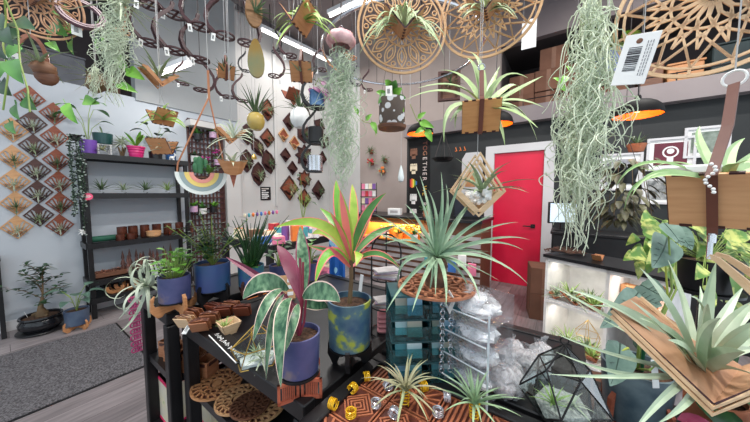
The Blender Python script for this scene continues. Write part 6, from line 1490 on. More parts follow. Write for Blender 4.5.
for a in (-1, 1):
    for c in (-1, 0, 1): mb.box(V((0, 0, .06))+R @ V((a*.02, -.0035, c*.03)), (.026, .001, .016), R)
mb.build('labels', WHITE, t, smooth=False); MB().box((0, .015, .004), (.08, .05, .006)).build('base', WTAN, t, smooth=False)
# blue tie-dye cloth hanging from the colourful table's end
c0 = P(337, 238, 1.7); t = root('hanging_cloth', 'blue and white tie-dyed cloth hanging beside the cordyline', 'cloth', c0, face(337))
TIE = checker('tie_dye', (24, 90, 170), (150, 200, 226), 14)
vs = []; 
for i in range(9):
    for j in range(13): vs.append((-.05+.1*i/8, .012*math.sin(i*1.6)*(.4+.6*j/12), -.42*j/12))
mb = MB().add(vs, [(i*13+j, i*13+j+1, (i+1)*13+j+1, (i+1)*13+j) for i in range(8) for j in range(12)]); mb.v += [v+V((0, .004, 0)) for v in list(mb.v)]; n_ = len(mb.f); mb.f += [[x+117 for x in f][::-1] for f in mb.f[:n_]]; mb.m += [0]*n_
mb.build('cloth', TIE, t)
t2 = root('cloth_stand', 'slim black stand holding the blue tie-dyed cloth', 'stand', V((c0.x, c0.y, 0))+V((-math.sin(TH), math.cos(TH), 0))*.04, face(337)); MB().tube([(0, 0, 0), (0, 0, c0.z+.01)], .008, 8).build('pole', BLKM, t2); MB().tube([(-.07, 0, c0.z+.012), (.07, 0, c0.z+.012)], .005, 6).build('bar', BLKM, t2); MB().lathe([(0, 0), (.12, 0), (.12, .01), (0, .015)], (0, 0, 0), 20).build('base', BLKM, t2)
# tall leafy plant at the white wall behind the colourful table
broad_plant(V((-2.62, 2.0, .951))-V((-.2, 0, 0)), .05, .08, POTC['white'], 'leafy upright plant in a white pot in front of the lowest diamond mount', G_DK, [(k*.9, .22+.05*k, .1, .13) for k in range(7)], W=.04)
# ---- counter with slat front
X0, X1, Y0, Y1, ZT = onY(352, 230, 3.35).x, onY(480, 240, 3.35).x, 3.35, 3.95, 1.02
t = root('counter_desk', 'black-topped counter with a slatted front and glowing orange shelf', 'counter', ((X0+X1)/2, (Y0+Y1)/2, 0)); hx, hy = (X1-X0)/2, (Y1-Y0)/2
MB().rbox((0, -.02, ZT-.02), (2*hx+.06, 2*hy+.06, .04), .004).build('worktop', BLK, t, smooth=False)
MB().bb(-hx, hx, -hy+.05, hy, 0, ZT-.04).build('body', WBRN, t, smooth=False)
SLT = M('slat_grey', (164, 158, 158), rough=.4)
mb = MB()
for k in range(9): mb.bb(-hx, hx, -hy+.03, -hy+.05, .05+.088*k, .05+.088*k+.05)
mb.build('slat_front', SLT, t, smooth=False)
ORP = M('orange_shelf', (236, 140, 50), (244, 160, 70), rough=.5)
MB().bb(-hx, hx*.2, -hy-.12, -hy+.03, .68, .70).bb(-hx, hx*.2, -hy+.026, -hy+.03, .70, .9).build('orange_shelf', ORP, t, smooth=False)
ld = bpy.data.lights.new('shelf_lamp', 'AREA'); ld.shape = 'RECTANGLE'; ld.size = 1; ld.size_y = .03; ld.energy = 6; ld.color = (1, .75, .45)
lo = bpy.data.objects.new('shelf_lamp', ld); COL.objects.link(lo); lo.location = ((X0+X1)/2-.2, Y0-.06, .93)
YF = M('flower_yellow', (240, 214, 60), (246, 230, 110), rough=.5)
for i, (x, y, z, m, lb, nm) in enumerate([(399, 248, .701, YF, 'yellow flower bunch in a pot on the orange shelf, end by the wire stand', 'yellow'), (386, 246, .701, YF, 'pale yellow flower bunch on the orange shelf behind the wire arch', 'y'), (414, 252, .701, M('flower_gold', (236, 170, 50), (246, 214, 90), rough=.5), 'golden flower bunch on the orange shelf next to the spiky plant', 'g')]):
    q = onY(x, y, Y0-.06); q.z = z; t = root('flower_pot', lb, 'potted flowers', q, 0, 'flower pots on the orange shelf'); MB().lathe(pot_prof(.05, .08), (0, 0, 0), 18).build('pot', POTC['white'] if i else ORP, t)
    mb = tuft(random.Random(90+i), .12, 16, .02, 1.2); mb.v = [v+V((0, 0, .07)) for v in mb.v]; mb.build('foliage', G_MID, t); mb = MB(); rg = random.Random(91+i)
    for k in range(16): mb.blob((rg.uniform(-.08, .08), rg.uniform(-.06, .06), rg.uniform(.1, .2)), (.022, .022, .016), 7, 4, .2, rg=rg)
    mb.build('flowers', m, t)
for i, x in enumerate((428, 440, 452, 462, 472)):
    q = onY(x, 262, Y0-.05); q.z = .5+.09*(i % 2); t = root('hanging_goods', '%s package hung on the slatted counter front, %s from the orange shelf' % (PALC[(i*2+3) % 9][0], ORD[i]), 'package', q, 0, 'packages hung on the slatted front'); MB().rbox((0, 0, -.08), (.1, .03, .15), .006).build('pack', PM[PALC[(i*2+3) % 9][0]], t, smooth=False); MB().tube([(0, 0, -.006), (0, .01, .02), (0, .06, .02)], .004, 5).build('peg', SIL, t)
# things on the counter
q = onZ(452, 222, ZT); t = root('laptop', 'dark laptop lid covered in bright stickers on the counter', 'laptop', V((q.x, Y0+.25, ZT+.001)), .35)
MB().rbox((0, .1, .009), (.34, .24, .016), .004).build('keyboard_base', BLKM, t, smooth=False)
R = Matrix.Rotation(.25, 3, 'X'); lidp = MB().rbox((0, -.03, .13), (.34, .008, .235), .003, R).build('lid', M('laptop_lid', (52, 56, 66), rough=.4), t, smooth=False)
rg = random.Random(61)
for k in range(9): 
    c = PALC[(k*2+1) % 9][0]; MB().lathe([(0, 0), (rg.uniform(.018, .032), 0), (.016, .001)], V((0, 0, .13))+R @ V((rg.uniform(-.13, .13), -.0048, rg.uniform(-.08, .08))), 12, 0, R @ V((0, -1, 0))).build('sticker', PM[c], lidp)
q = onZ(402, 214, ZT); t = root('paper_box', 'white paper box with dark marks on the counter', 'box', V((q.x, Y0+.12, ZT+.001)), .2); MB().rbox((0, 0, .05), (.2, .1, .1), .004).build('box', WHITE, t, smooth=False); MB().box((0, -.0505, .05), (.12, .001, .04)).build('label', SLT, t, smooth=False)
small_potted(V((onZ(416, 218, ZT).x, Y0+.15, ZT+.001)), .04, .08, TER, 'tiny terracotta pot with a sprout on the counter beside the banner', G_MID, .14, 8, .025, 1, 33)
t = root('card_rack', 'wire rack of pink and white greeting cards on the counter end', 'card rack', V((X0+.16, Y0+.25, ZT+.001)), .2)
for s_ in (-1, 1): MB().tube([(s_*.14, 0, 0), (s_*.14, 0, .5)], .006, 6).build('post', BLKM, t)
for k in range(4): MB().tube([(-.14, -.03, .03+.12*k), (.14, -.03, .03+.12*k)], .004, 5).build('wire', BLKM, t); MB().bb(-.14, .14, -.03, .02, .022+.12*k, .026+.12*k).build('tier', BLKM, t, smooth=False)
for k in range(4):
    for j in range(4):
        p = V((X0+.16, Y0+.25, ZT+.001))+Matrix.Rotation(.2, 3, 'Z') @ V((-.1+.066*j, -.008, .0265+.12*k+.05)); MB().rbox(p, (.055, .012, .095), .001, Matrix.Rotation(.2, 3, 'Z')).alone('greeting_card', PM[['pink', 'white', 'cream', 'purple', 'pink', 'red'][(k*2+j) % 6]], '%s greeting card in the %s tier of the rack, %s from the pillar' % (['pink', 'white', 'cream', 'purple', 'pink', 'red'][(k*2+j) % 6], ['lowest', 'second', 'third', 'top'][k], ORD[j]), 'card', None, 'greeting cards in the counter rack')
# plants on the taupe wall
for i, (x, y, fl, lb) in enumerate([(372, 152, None, 'spidery air plant pinned high on the taupe wall'), (373, 163, PM['red'], 'red-flowered small plant pinned on the taupe wall'), (386, 161, None, 'pale air plant pinned on the taupe wall beside the red flowers'), (384, 172, PM['orange'], 'orange tufted plant pinned low on the taupe wall')]):
    q = onY(x, y, YB-.003); t = root('wall_plant', lb, 'wall plant', q, 0, 'plants pinned on the taupe wall'); MB().blob((0, -.03, 0), (.05, .03, .05), 10, 6, .1).build('bark_mount', WRED, t); mb = air_leaves(MB(), .17, 18, .016, (-10, 80), .5, random.Random(100+i)); R = Matrix.Rotation(.7, 3, 'X'); mb.v = [R @ v+V((0, -.05, .01)) for v in mb.v]; mb.v = [V((v.x, min(v.y, -.01), v.z)) for v in mb.v]; mb.build('foliage', G_AIR if i % 2 else G_AIRD, t)
    if fl:
        mb = MB(); 
        for k in range(6): mb.blob((rnd.uniform(-.08, .08), -.07, rnd.uniform(0, .08)), (.025, .02, .025), 7, 4)
        mb.build('flowers', fl, t)
# banner
a, b_ = onY(409, 140, YB-.004), onY(429, 224, YB-.004); bw = b_.x-a.x; bh = a.z-b_.z
t = root('wall_banner', 'black cloth banner with vertical white lettering on the back wall', 'banner', (a.x+bw/2, YB-.004, a.z))
MB().bb(-bw/2, bw/2, -.006, 0, -bh, 0).build('cloth', M('banner_black', (18, 17, 18), (26, 24, 25), rough=.9), t, smooth=False)
MB().tube([(-bw/2-.02, -.006, 0), (bw/2+.02, -.006, 0)], .01, 8).build('rod', BLKM, t)
LETC = [M('letter_white', (214, 200, 196), rough=.8), M('letter_tan', (160, 110, 84), rough=.8), M('letter_yellow', (210, 160, 50), rough=.8), M('letter_dark', (120, 70, 56), rough=.8)]
txt = 'TOGETHER WE RISE'; n_ = len(txt); st_ = (bh-.08)/n_
for k, ch in enumerate(txt):
    if ch == ' ': continue
    textobj(ch, st_*1.25, LETC[3 if k < 2 else (1 if k < 3 else (2 if 8 < k < 11 else 0))], (bw*.27, -.0068, -.06-st_*(k+.3)), (PI/2, PI/2, 0), t)
for k, (m, z) in enumerate([(PM['brown'], .16), (PM['cream'], .34), (None, .52), (PM['white'], .7), (PM['white'], .88)]):
    mb = MB(); rg = random.Random(k)
    cols = [m] if m else [PM['red'], PM['orange'], YF, G_BR, PM['blue']]; w_ = bw*.34; h_ = bh*.11; x0_ = -bw*.42; zz = -bh*z
    if m: mb.rbox((x0_+w_/2, -.008, zz), (w_, .004, h_*.62), .002); mb.rbox((x0_+w_*.5, -.008, zz-h_*.4), (w_*.55, .004, h_*.5), .002)
    if m:
        for j in range(4): mb.rbox((x0_+w_*(.14+.24*j), -.008, zz+h_*.34), (w_*.2, .004, h_*.24), .002)
    else:
        for j in range(5): mb.box((x0_+w_*(.1+.2*j), -.008, zz), (w_*.2, .003, h_*(.7+.3*math.sin(j+.5))), None, j)
    mb.build('printed_emblem', cols, t, smooth=False)
# macrame basket, small wall things on the black wall
q = onY(443, 158, YB-.25); t = root('hanging_basket', 'dark triangular macrame basket hanging before the black wall', 'hanging basket', q)
for k in range(6): a = k*PI/3; MB().tube([(.16*math.cos(a), .16*math.sin(a), -.02), (0, 0, .42)], .004, 5).build('cord', CORD, t)
MB().lathe([(0, -.06), (.12, -.05), (.17, 0), (.16, 0), (.11, -.04), (0, -.05)], (0, 0, 0), 20).build('basket', BLKM, t); cord(t, (0, 0, .42), ZC-.003, .003, CORD)
q = onY(460, 149, YB-.002); mb = MB()
for k in range(3): mb.tube([q+V((-.07+.07*k, -.004, .03)), q+V((-.05+.07*k, -.004, -.03)), q+V((-.08+.07*k, -.004, -.03))], .007, 5)
mb.alone('wall_lettering', PM['orange'], 'tiny orange lettering on the black wall beside the hanging basket', 'lettering', q)
q = onY(472, 178, YB-.003); t = root('wall_board', 'pale grey rounded board with an orange panel on the black wall', 'board', q)
MB().prism([(-.16, -.38), (.16, -.38), (.16, .3), (.1, .4), (-.1, .4), (-.16, .3)], (0, 0, 0), (1, 0, 0), (0, 0, 1), .012).build('board', W_TRIM, t, smooth=False); MB().rbox((-.02, -.016, -.02), (.16, .008, .24), .003).build('panel', WORG, t, smooth=False); MB().rbox((0, -.016, -.28), (.2, .008, .1), .003).build('lower_panel', BLK, t, smooth=False)
def wframe(x, y, w, h, label, m, mt=None):
    q = onY(x, y, YB-.002); t = root('picture_frame', label, 'picture frame', q, 0, 'framed pictures on the black wall')
    MB().band([(-w/2, -.012, -h/2), (w/2, -.012, -h/2), (w/2, -.012, h/2), (-w/2, -.012, h/2)], (0, 1, 0), .035, .022, 0, True).build('frame', W_TRIM, t, smooth=False)
    MB().bb(-w/2, w/2, -.008, -.002, -h/2, h/2).build('mat_board', WHITE, t, smooth=False); pc = MB().bb(-w*.36, w*.36, -.012, -.008, -h*.36, h*.36).build('picture', m, t, smooth=False)
    if mt: mb = MB(); mb.lathe([(.05, 0), (.065, 0)], (0, -.0135, .02), 18, 0, (0, -1, 0)); mb.lathe([(0, 0), (.03, 0)], (0, -.0135, .03), 12, 0, (0, -1, 0)); mb.box((0, -.0135, -.06), (.05, .001, .06)); mb.build('print_motif', mt, pc, smooth=False)
wframe(620, 172, .36, .42, 'silver-framed marbled grey picture behind the dark begonia', M('print_grey', (120, 120, 128), (180, 180, 186), rough=.5, scale=14))
wframe(670, 154, .36, .34, 'white-framed maroon picture with a pale emblem', M('print_maroon', (96, 30, 46), (110, 38, 54), rough=.4), PM['white'])
wframe(658, 190, .26, .3, 'silver-framed pale photograph below the maroon picture', M('print_pale', (180, 180, 178), (90, 92, 92), rough=.4, scale=20))
wframe(706, 142, .3, .3, 'pale frame partly hidden behind the hanging leather strap', M('print_green', (96, 110, 96), (150, 160, 150), rough=.4, scale=16))
# loft boxes
CART = M('cardboard', (100, 66, 50), (116, 78, 60), rough=.85, scale=4); TAPE = M('box_tape', (112, 78, 60), rough=.5)
zl = 2.501; k = 0
for r in range(3):
    for c in range(4):
        if r == 2 and c not in (1,): continue
        x = XL+.26+.335*c+(.05 if r == 2 else 0); p = V((x, 4.72+.02*((r+c) % 2), zl+.291*r)); t = root('cardboard_box', 'brown cardboard box on the loft, %s row up, %s from the grey wall end' % (['bottom', 'second', 'top'][r], ORD[c]), 'box', p, 0, 'cardboard boxes on the loft')
        MB().rbox((0, 0, .145), (.33, .33, .288), .004).build('carton', CART, t, smooth=False); MB().box((0, -.1655, .145), (.05, .001, .28)).build('tape', TAPE, t, smooth=False)
for i, (x, w_, h_, m, lb) in enumerate([(648, .2, .35, WBRN, 'brown bin on the loft behind the barcode tag'), (672, .28, .3, WORG, 'orange-brown box on the loft behind the star-patterned mandala'), (700, .36, .42, M('case_dark', (26, 40, 42), (34, 50, 52)), 'dark green chalk-lettered case on the loft'), (738, .36, .3, GB, 'grey box at the far end of the loft')]):
    q = V(({648: .78, 672: 1.05, 700: 1.42, 738: 1.85}[x], 4.7, zl)); t = root('storage_box', lb, 'box', q); MB().rbox((0, 0, h_/2), (w_, .3, h_), .01).build('body', m, t, smooth=False); MB().rbox((0, 0, h_+.012), (w_+.02, .32, .024), .006).build('lid', m, t, smooth=False)
a, b_ = XL-.4, 3.1; t = root('loft_rail', 'thin black rail with short posts along the loft edge', 'rail', ((a+b_)/2, YB-.1, 2.541)); L_ = b_-a
MB().tube([(-L_/2, 0, .09), (L_/2, 0, .09)], .007, 6).build('rod', BLKM, t)
for k in range(13): MB().tube([(-L_/2+L_*k/12, 0, 0), (-L_/2+L_*k/12, 0, .1)], .006, 6).build('post', BLKM, t)
q = P(529, 34, 2.3); t = root('hanging_notice', 'blank white sheet hanging from the ceiling above the boxes', 'notice', q, face(529)); MB().rbox((0, 0, 0), (.11, .003, .24), .001).build('sheet', WHITE, t, smooth=False)
for s_ in (-1, 1): cord(t, (s_*.045, 0, .12), ZC-.003, .001)
q = P(605, 78, 2.5); t = root('hanging_pot', 'pale blue pot of bright pothos hanging behind the curly moss', 'hanging planter', q)
MB().lathe(pot_prof(.115, .22, .72), (0, 0, 0), 26).build('pot', M('pot_paleblue', (120, 132, 170), (140, 150, 184), rough=.4), t); MB().lathe([(0, -.012), (.12, -.01), (.125, .006), (0, -.002)], (0, 0, 0), 24).build('saucer', WBRN, t)
for k in range(3): a = k*2.1+.3; MB().tube([(.112*math.cos(a), .112*math.sin(a), .2), (0, 0, .6)], .002, 4).build('hanger', CORD, t)
cord(t, (0, 0, .6) if q.z+.6 < ZC-.01 else (0, 0, ZC-q.z-.02), ZC-.003, .002)
lm = MB(); rg = random.Random(71)
for k in range(22): a = rg.uniform(0, 6.3); p = V((.1*math.cos(a), .1*math.sin(a), .2+rg.uniform(0, .12))); d = V((math.cos(a), math.sin(a), rg.uniform(-.2, .4))); lm.leaf(p, p+d*.06+UPV*.02, p+d*.13-UPV*.03, .085, UPV+d, 'heart', .2, 6)
lm.build('leaves', M('pothos_lime', (110, 150, 40), (166, 186, 70), rough=.4, scale=12), t)
t = vine('pothos_vine', [[(575, 70), (562, 80), (556, 84)]], 2.4, [(566, 76, 560, 86, 6, 0, 0), (560, 82, 553, 78, 6, 0, 0), (558, 84, 566, 92, 5, 0, 0), (572, 72, 566, 66, 5, 0, 0)], 'short bright pothos runner in front of the cardboard boxes', [G_BR]); cord(t, (0, 0, 0), ZC-.003, .001)
# hanging pot of dusty air plants at the far hoop side, under the loft end
q = P(449, 86, 2.0); t = root('frame_holder', 'dark square frame with a brown air plant behind the arching plant', 'air plant holder', q, face(449)); MB().band([(-.07, 0, -.1), (.07, 0, -.1), (.07, 0, .1), (-.07, 0, .1)], (0, 1, 0), .025, .03, 0, True).build('frame', WDK, t, smooth=False); MB().bb(-.07, .07, .01, .018, -.1, .1).build('backing', WBRN, t, smooth=False); cord(t, (0, 0, .11), ZC-.003, .001)
mb = MB(); air_leaves(mb, .13, 24, .008, (-30, 70), .5, random.Random(37), base=q+TOCAM*.04); mb.alone('air_plant', G_AIRD, 'wispy air plant in the dark square hanging frame', 'air plant', q+TOCAM*.04)
# ================================================================ RIGHT: white cube shelf
A_ = onZ(546, 254, .83); B_ = onZ(674, 279, .83); u = (B_-A_); u.z = 0; Wd = u.length; rz = math.atan2(u.y, u.x)
t = root('cube_shelf', 'white cube shelf with black top displaying small plants', 'shelf', (A_.x, A_.y, 0), rz); CW = M('shelf_white', (220, 218, 216), rough=.45); Dp = .36
MB().bb(-.015, Wd+.015, -.015, Dp, .805, .83).build('top_board', BLK, t, smooth=False)
for x in (0, Wd*.56, Wd-.02): MB().bb(x, x+.02, 0, Dp-.01, .02, .805).build('upright', CW, t, smooth=False)
MB().bb(0, Wd, 0, .02, .775, .805).build('top_rail', CW, t, smooth=False)
for z in (.02, .42): 
    MB().bb(.02, Wd*.56, 0, Dp-.01, z, z+.02).build('shelf', CW, t, smooth=False); MB().bb(Wd*.56+.02, Wd-.02, 0, Dp-.01, z, z+.02).build('shelf', CW, t, smooth=False)
MB().bb(.02, Wd*.56, Dp-.012, Dp-.005, .04, .8).bb(Wd*.56+.02, Wd-.02, Dp-.012, Dp-.005, .04, .8).build('back_board', CW, t, smooth=False)
RZm = Matrix.Rotation(rz, 3, 'Z'); O_ = V((A_.x, A_.y, 0))
def CS(x, y, z): return O_+RZm @ V((x, y, z))
for (x, z, w_) in ((Wd*.28, .79, .3), (Wd*.28, .41, .3), (Wd*.78, .79, .2)):
    ld = bpy.data.lights.new('cube_lamp', 'AREA'); ld.shape = 'RECTANGLE'; ld.size = w_; ld.size_y = .04; ld.energy = 1.0; ld.color = (1, .95, .88)
    lo = bpy.data.objects.new('cube_lamp', ld); COL.objects.link(lo); lo.location = CS(x, .1, z-.02); lo.rotation_euler = (0, 0, rz)
rg = random.Random(77)
for lev, z in ((1, .4408), (0, .0408)):
    p = CS(Wd*.28, .17, z); mb = MB().bb(-Wd*.25, Wd*.25, -.14, .14, 0, .012); mb.v = [RZm @ v+p for v in mb.v]; o = mb.alone('gravel_bed', STONE, 'white gravel spread on the %s shelf of the cube unit' % ('upper' if lev else 'lower'), 'gravel', p, smooth=False); o['kind'] = 'stuff'
    for i in range(5):
        x = Wd*(.09+.09*i); y = .06+.07*(i % 2); p = CS(x, y, z+.0125); nm = '%s from the white edge on the %s cube shelf' % (ORD[i], 'upper' if lev else 'lower')
        th = root('terracotta_holder', 'angular terracotta holder, '+nm, 'holder', p, rz+.4*i, 'terracotta holders in the cube shelf')
        for sg in (-1, 1): MB().box((sg*.034, 0, .034), (.092, .06, .006), Matrix.Rotation(-sg*.75, 3, 'Y')).build('wing', TER, th, smooth=False)
        airplant(p+V((0, 0, .025)), .15+.03*(i % 3), 'air plant in terracotta holder '+nm, (0, 3, 2, 1, 3)[i], 'air plants in the cube shelf')
p = CS(Wd*.3, .24, .0535); t = root('wire_terrarium', 'gold wire geometric terrarium on the lower cube shelf', 'terrarium', p, rz); mb = MB(); ring_ = [V((.09*math.cos(k*PI/3), .09*math.sin(k*PI/3), .12)) for k in range(6)]; bs_ = [V((.06*math.cos(k*PI/3), .06*math.sin(k*PI/3), 0)) for k in range(6)]
for k in range(6): mb.tube([ring_[k], ring_[(k+1) % 6]], .002, 4); mb.tube([bs_[k], ring_[k]], .002, 4); mb.tube([ring_[k], V((0, 0, .24))], .002, 4); mb.tube([bs_[k], bs_[(k+1) % 6]], .002, 4)
mb.build('gold_frame', GOLD, t)
for i, (x, y, w_, h_, m, lb) in enumerate([(.66, .2, .1, .24, WORG, 'tall orange wooden box on the upper cube shelf'), (.8, .22, .1, .27, M('salmon_wood', (226, 150, 104), (238, 170, 124), rough=.5), 'salmon wooden box on the upper cube shelf beside the orange one'), (.9, .2, .05, .23, M('blush_wood', (232, 196, 176), rough=.5), 'pale blush box at the end of the upper cube shelf')]):
    p = CS(Wd*x, y, .4408); MB().rbox(p+V((0, 0, h_/2)), (w_, .08, h_), .004, RZm).alone('wooden_box', m, lb, 'box', p)
p = CS(Wd*.66, .07, .4408); airplant(p+V((0, 0, .01)), .1, 'little green air plant in front of the orange box', 3)
p = CS(Wd*.76, .06, .4408); mb = MB()
for k in range(14): mb.blob(p+V((rg.uniform(-.07, .07), rg.uniform(-.03, .03), rg.uniform(.012, .03))), .016, 6, 4, .2, rg=rg)
o = mb.alone('white_pebbles', STONE, 'heap of white pebbles on the upper cube shelf before the salmon box', 'pebbles', p); o['kind'] = 'stuff'
for i in range(4):
    p = CS(Wd*(.63+.075*i), .05, .0408); t = root('spray_bottle', 'green plant-mist bottle on the lower cube shelf, %s from the divider' % ORD[i], 'bottle', p, rz, 'green bottles in the cube shelf'); g_ = MB().lathe([(0, 0), (.025, 0), (.026, .01), (.026, .13), (.012, .15), (.012, .165), (0, .166)], (0, 0, 0), 16).build('bottle', M('bottle_green', (28, 110, 66), (40, 130, 80), rough=.25), t); MB().lathe([(.0265, .03), (.0265, .11)], (0, 0, 0), 16).build('label', WHITE if i % 2 else M('label_green', (110, 190, 110)), g_); MB().lathe([(0, .166), (.014, .166), (.014, .19), (0, .19)], (0, 0, 0), 12).build('cap', BLK, g_)
# on the shelf top
p = CS(.07, .16, .8308); mb = MB(); rg = random.Random(79)
for k in range(46):
    a = rg.uniform(0, 6.3); r = rg.uniform(.05, .13); pts = [p+V((r*1.25*math.cos(a+j*.25), r*.7*math.sin(a+j*.25), .012+.028*(.13-r)/.13*2+.006*math.sin(j*2+k))) for j in range(8)]; mb.tube(pts, .0035, 5)
mb.alone('twig_nest', M('twig_brown', (74, 52, 44), (100, 74, 62), rough=.9), 'flat brown twig nest on the black shelf top', 'nest', p)
t = root('wooden_holder', 'small orange wooden holder standing on the black shelf top', 'air plant holder', CS(Wd*.42, .12, .8308), rz)
for mb in vboards(WORG, .055): mb.build('board', [WORG, WMAR], t, smooth=False)
# begonia: dark plant hanging against the black wall
q = P(622, 176, 1.75); t = root('hanging_plant', 'dark bronze bushy begonia hanging before the framed pictures', 'hanging planter', q); MB().lathe(pot_prof(.08, .1, .8), (0, 0, -.05), 20).build('pot', BLK, t); cord(t, (0, 0, .3), ZC-.003, .002, CORD)
for k in range(3): a = k*2.1; MB().tube([(.078*math.cos(a), .078*math.sin(a), .04), (0, 0, .305)], .0015, 4).build('hanger', CORD, t)
BEG = M('begonia_bronze', (60, 58, 42), (94, 92, 62), rough=.5, scale=18); lm = MB(); rg = random.Random(81)
for k in range(130):
    a = rg.uniform(0, 6.3); h_ = rg.uniform(-.32, .1); r = rg.uniform(.05, .2)*(1-.3*abs(h_+.1)/.3); p = V((r*math.cos(a), r*math.sin(a), h_)); d = V((math.cos(a), math.sin(a), -.8)).normalized(); l = rg.uniform(.06, .1); lm.leaf(p, p+d*l*.5+UPV*.015, p+d*l-UPV*.01, .035, UPV+d*.5, 'lance', .25, 4)
lm.build('leaves', BEG, t)
mb = MB()
for k in range(10): a = k*.63; mb.tube([(.05*math.cos(a), .05*math.sin(a), .04), (.1*math.cos(a), .1*math.sin(a), .05), (.15*math.cos(a), .15*math.sin(a), -.25)], .002, 4)
mb.build('stems', STEMB, t)
q = P(636, 152, 2.4); t = root('hanging_planter', 'small terracotta planter with a dusty sprig on the black wall', 'hanging planter', q); MB().lathe(pot_prof(.07, .07, .7), (0, 0, 0), 16).build('pot', TER, t); mb = air_leaves(MB(), .16, 18, .014, (20, 85), .3, random.Random(38), base=V((0, 0, .05))); mb.build('foliage', G_AIRD, t); MB().tube([(-.07, 0, .06), (0, 0, .3), (.07, 0, .06)], .0015, 4).build('hanger', CORD, t); cord(t, (0, 0, .3), ZC-.003, .0015, CORD)
# variegated pothos on stand
q = V((.62, 1.25, 0)); qz = onZ(706, 275, .86)
q = V((qz.x, qz.y, 0)); q = P(706, 270, 1.15); t = root('plant_stand', 'black stand under the variegated pothos', 'stand', (q.x, q.y, 0)); zt_ = q.z-.08
MB().lathe([(0, 0), (.13, 0), (.13, .012), (.02, .02), (.016, zt_-.02), (.11, zt_-.012), (.11, zt_-.001), (0, zt_-.001)], (0, 0, 0), 24).build('pedestal', BLK, t)
t = root('potted_plant', 'dark pot of cream-variegated pothos behind the tan box holder', 'potted plant', (q.x, q.y, zt_)); pot_parts(t, .1, .13, POTC['black'])
rg = random.Random(83); d0 = 1.15
for k in range(84):
    x, y = rg.uniform(634, 772), 0
    y = rg.uniform(216, 262) if x < 690 else rg.uniform(205, 300); dd = rg.uniform(-.14, .16); p0 = P(x, y, d0+dd); a = rg.uniform(-.4, 3.5); l = rg.uniform(.055, .105); dv = (RIGHT*math.cos(a)-CUP*math.sin(a)*.8+TOCAM*rg.uniform(0, .5)).normalized()
    lb = MB(); lb.leaf(p0, p0+dv*l*.5+TOCAM*.012+UPV*.01, p0+dv*l-UPV*.01, l*.62, TOCAM+UPV*.6, 'heart', .18, 7); c0 = V((q.x, q.y, zt_+.12)); lb.tube([c0, (c0+p0)/2+V((0, 0, .05)), p0], .0014, 4, 1); lb.build('leaf', [G_VAR, STEMG], t, world=True)
# alocasia in grey-blue pot on a low stand
q = onZ(633, 424, .66); t = root('side_table', 'low black side table under the grey-blue alocasia pot', 'table', (q.x+.135, q.y, 0)); 
MB().rbox((0, 0, .645), (.43, .36, .03), .004).build('tabletop', BLK, t, smooth=False)
for a in (-1, 1):
    for b_ in (-1, 1): MB().rbox((a*.195, b_*.16, .315), (.03, .03, .63), .002).build('leg', BLK, t, smooth=False)
zp = .6608; ALP = M('pot_grey_marble', (62, 82, 94), (110, 128, 134), rough=.4, scale=14); s_ = fin_stand(V((q.x, q.y, zp)), 'orange finned wooden stand around the grey-blue alocasia pot', WRED, .09, .11, .02, .8); q = V((q.x, q.y, zp+.021))
for ch in s_.children: pass
t = root('potted_plant', 'grey-blue pot of veined heart-leaved alocasia with green stake', 'potted plant', q); pot_parts(t, .083, .165, ALP, .85)
MB().cyl(q+V((.012, .005, .12)), P(645, 330, .74), .0042, n=8).build('stake', M('stake_green', (20, 90, 66), rough=.4), t, world=True)
MB().rbox(P(655, 374, .7), (.016, .0015, .075), .0005, Matrix.Rotation(-.1, 3, 'Y') @ Matrix.Rotation(.5, 3, 'Z')).build('plant_label', WHITE, t, world=True)
c0 = q+V((0, 0, .15))
for (b0, tp_, wp, dd, via) in [((618, 352), (610, 386), 28, -.05, (628, 348)), ((630, 300), (600, 328), 24, -.02, (640, 330)), ((646, 288), (668, 300), 24, .05, (650, 320)), ((636, 296), (662, 306), 22, .02, (648, 330)), ((664, 244), (652, 268), 28, .02, (668, 300)), ((676, 232), (692, 250), 22, .08, (676, 290)), ((668, 228), (682, 246), 20, .0, (672, 290)), ((660, 360), (690, 380), 18, -.02, (650, 370)), ((640, 345), (660, 340), 14, .06, (640, 360))]:
    lb = MB(); d_ = .72+dd; p0 = P(*b0, d_); p2 = P(*tp_, d_-.03); ln = (p2-p0).length; pb = p0-(p2-p0)*.28
    lb.leaf(pb, (pb+p2)/2+TOCAM*ln*.12, p2, S(wp, d_), TOCAM+UPV*.4, 'heart', .16, 9, 0, None, .25, 1)
    n_ = (TOCAM+UPV*.4).normalized()
    for j in range(1, 5):
        for sg in (-1, 1): m0 = pb+(p2-pb)*(.12+.16*j)+TOCAM*(ln*.035); sd = (p2-pb).normalized().cross(TOCAM).normalized()*sg; lb.tube([m0, m0+sd*S(wp, d_)*.36*(1-.13*j)+(p2-pb)*.1+TOCAM*.003], .0007, 4, 1)
    lb.build('leaf', [ALO, ALOV], t, world=True)
    MB().tube([c0, P(*via, d_), p0], [.0034, .0028, .0018], 6).build('leaf_stalk', STEMG if wp < 26 else M('stalk_lime', (150, 160, 60), rough=.5), t, world=True)
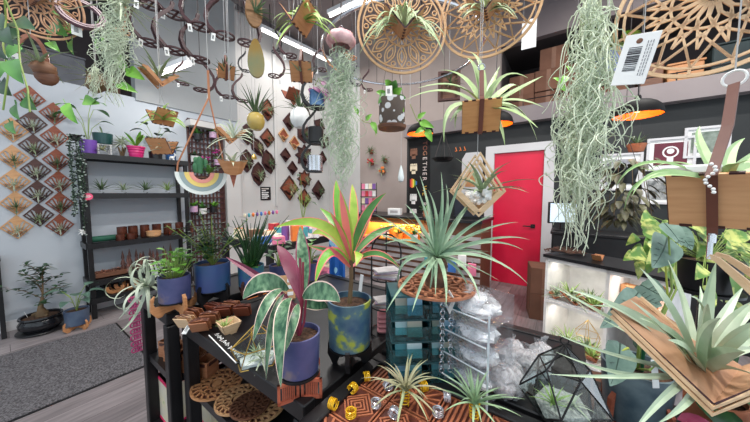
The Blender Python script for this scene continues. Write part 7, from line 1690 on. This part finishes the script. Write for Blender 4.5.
# plants beside it at the lower right
q = V((t.location.x+.2, t.location.y-.02, .6608)); q = P(690, 420, .8); q.z = .6608
small_potted(V((t.location.x+.17, t.location.y+.06, .6608)), .06, .13, TER, 'terracotta pot with dark strap leaves beside the alocasia pot', G_DK, .26, 18, .045, 1.2, 91)
q = V((t.location.x+.2, t.location.y-.1, .6608)); t3 = root('potted_plant', 'small dark pot with round maroon-backed leaves at the lower right', 'potted plant', q); pot_parts(t3, .05, .08, POTC['black'])
for k in range(6):
    a = k*1.05; d = V((math.cos(a), math.sin(a), .35)); p = V((0, 0, .07))+d*.04; MB().leaf(p, p+d*.05+UPV*.03, p+d*.1, .075, UPV+d, 'oval', .2, 7).build('leaf', MAROON if k % 2 else G_DK, t3)
# carton on the floor between table and cube shelf, boxes by the door, monitor
p = onZ(606, 392, .45); p.z = .0; t = root('cardboard_box', 'open brown carton on the floor behind the terrarium', 'box', p+V((.0, .1, .001)), .3); MB().rbox((0, 0, .2), (.3, .3, .4), .004).build('carton', CART, t, smooth=False)
for s_ in (-1, 1): MB().box((s_*.19, 0, .42), (.12, .28, .005), Matrix.Rotation(s_*.6, 3, 'Y')).build('flap', CART, t, smooth=False)
p = onZ(538, 318, 0)
for k in range(2): t = root('cardboard_box', ['brown carton on the floor beside the red door, lower one', 'brown carton on top of the other beside the red door'][k], 'box', V((p.x+.02, p.y+.1, .001+.281*k)), .2); MB().rbox((0, 0, .14), (.26, .3, .28), .004).build('carton', CART, t, smooth=False); MB().box((0, -.1505, .14), (.05, .001, .27)).build('tape', TAPE, t, smooth=False)
p = onZ(560, 240, .9); bk = V((onY(553, 230, 3.6).x, 3.6, 0)); t = root('back_counter', 'black back counter beside the red door behind the cube shelf', 'counter', (bk.x+.75, 3.72, 0)); MB().rbox((0, 0, .45), (1.5, .4, .9), .006).build('body', BLK, t, smooth=False); MB().rbox((0, 0, .915), (1.54, .44, .03), .004).build('worktop', BLKM, t, smooth=False)
p = V((onY(549, 228, 3.66).x, 3.66, .9305)); t = root('monitor', 'white-screened monitor on the black back counter by the door', 'monitor', p+V((.12, 0, 0)), .5); MB().rbox((0, 0, .2), (.3, .025, .24), .004).build('bezel', BLK, t, smooth=False); MB().bb(-.135, .135, -.0145, -.013, .095, .305).build('screen', M('screen_white', (200, 214, 226), emit=(200, 220, 235), es=.5), t, smooth=False); MB().lathe([(0, 0), (.08, 0), (.08, .008), (.015, .014), (.015, .1), (0, .1)], (0, .01, 0), 16).build('foot', BLK, t)
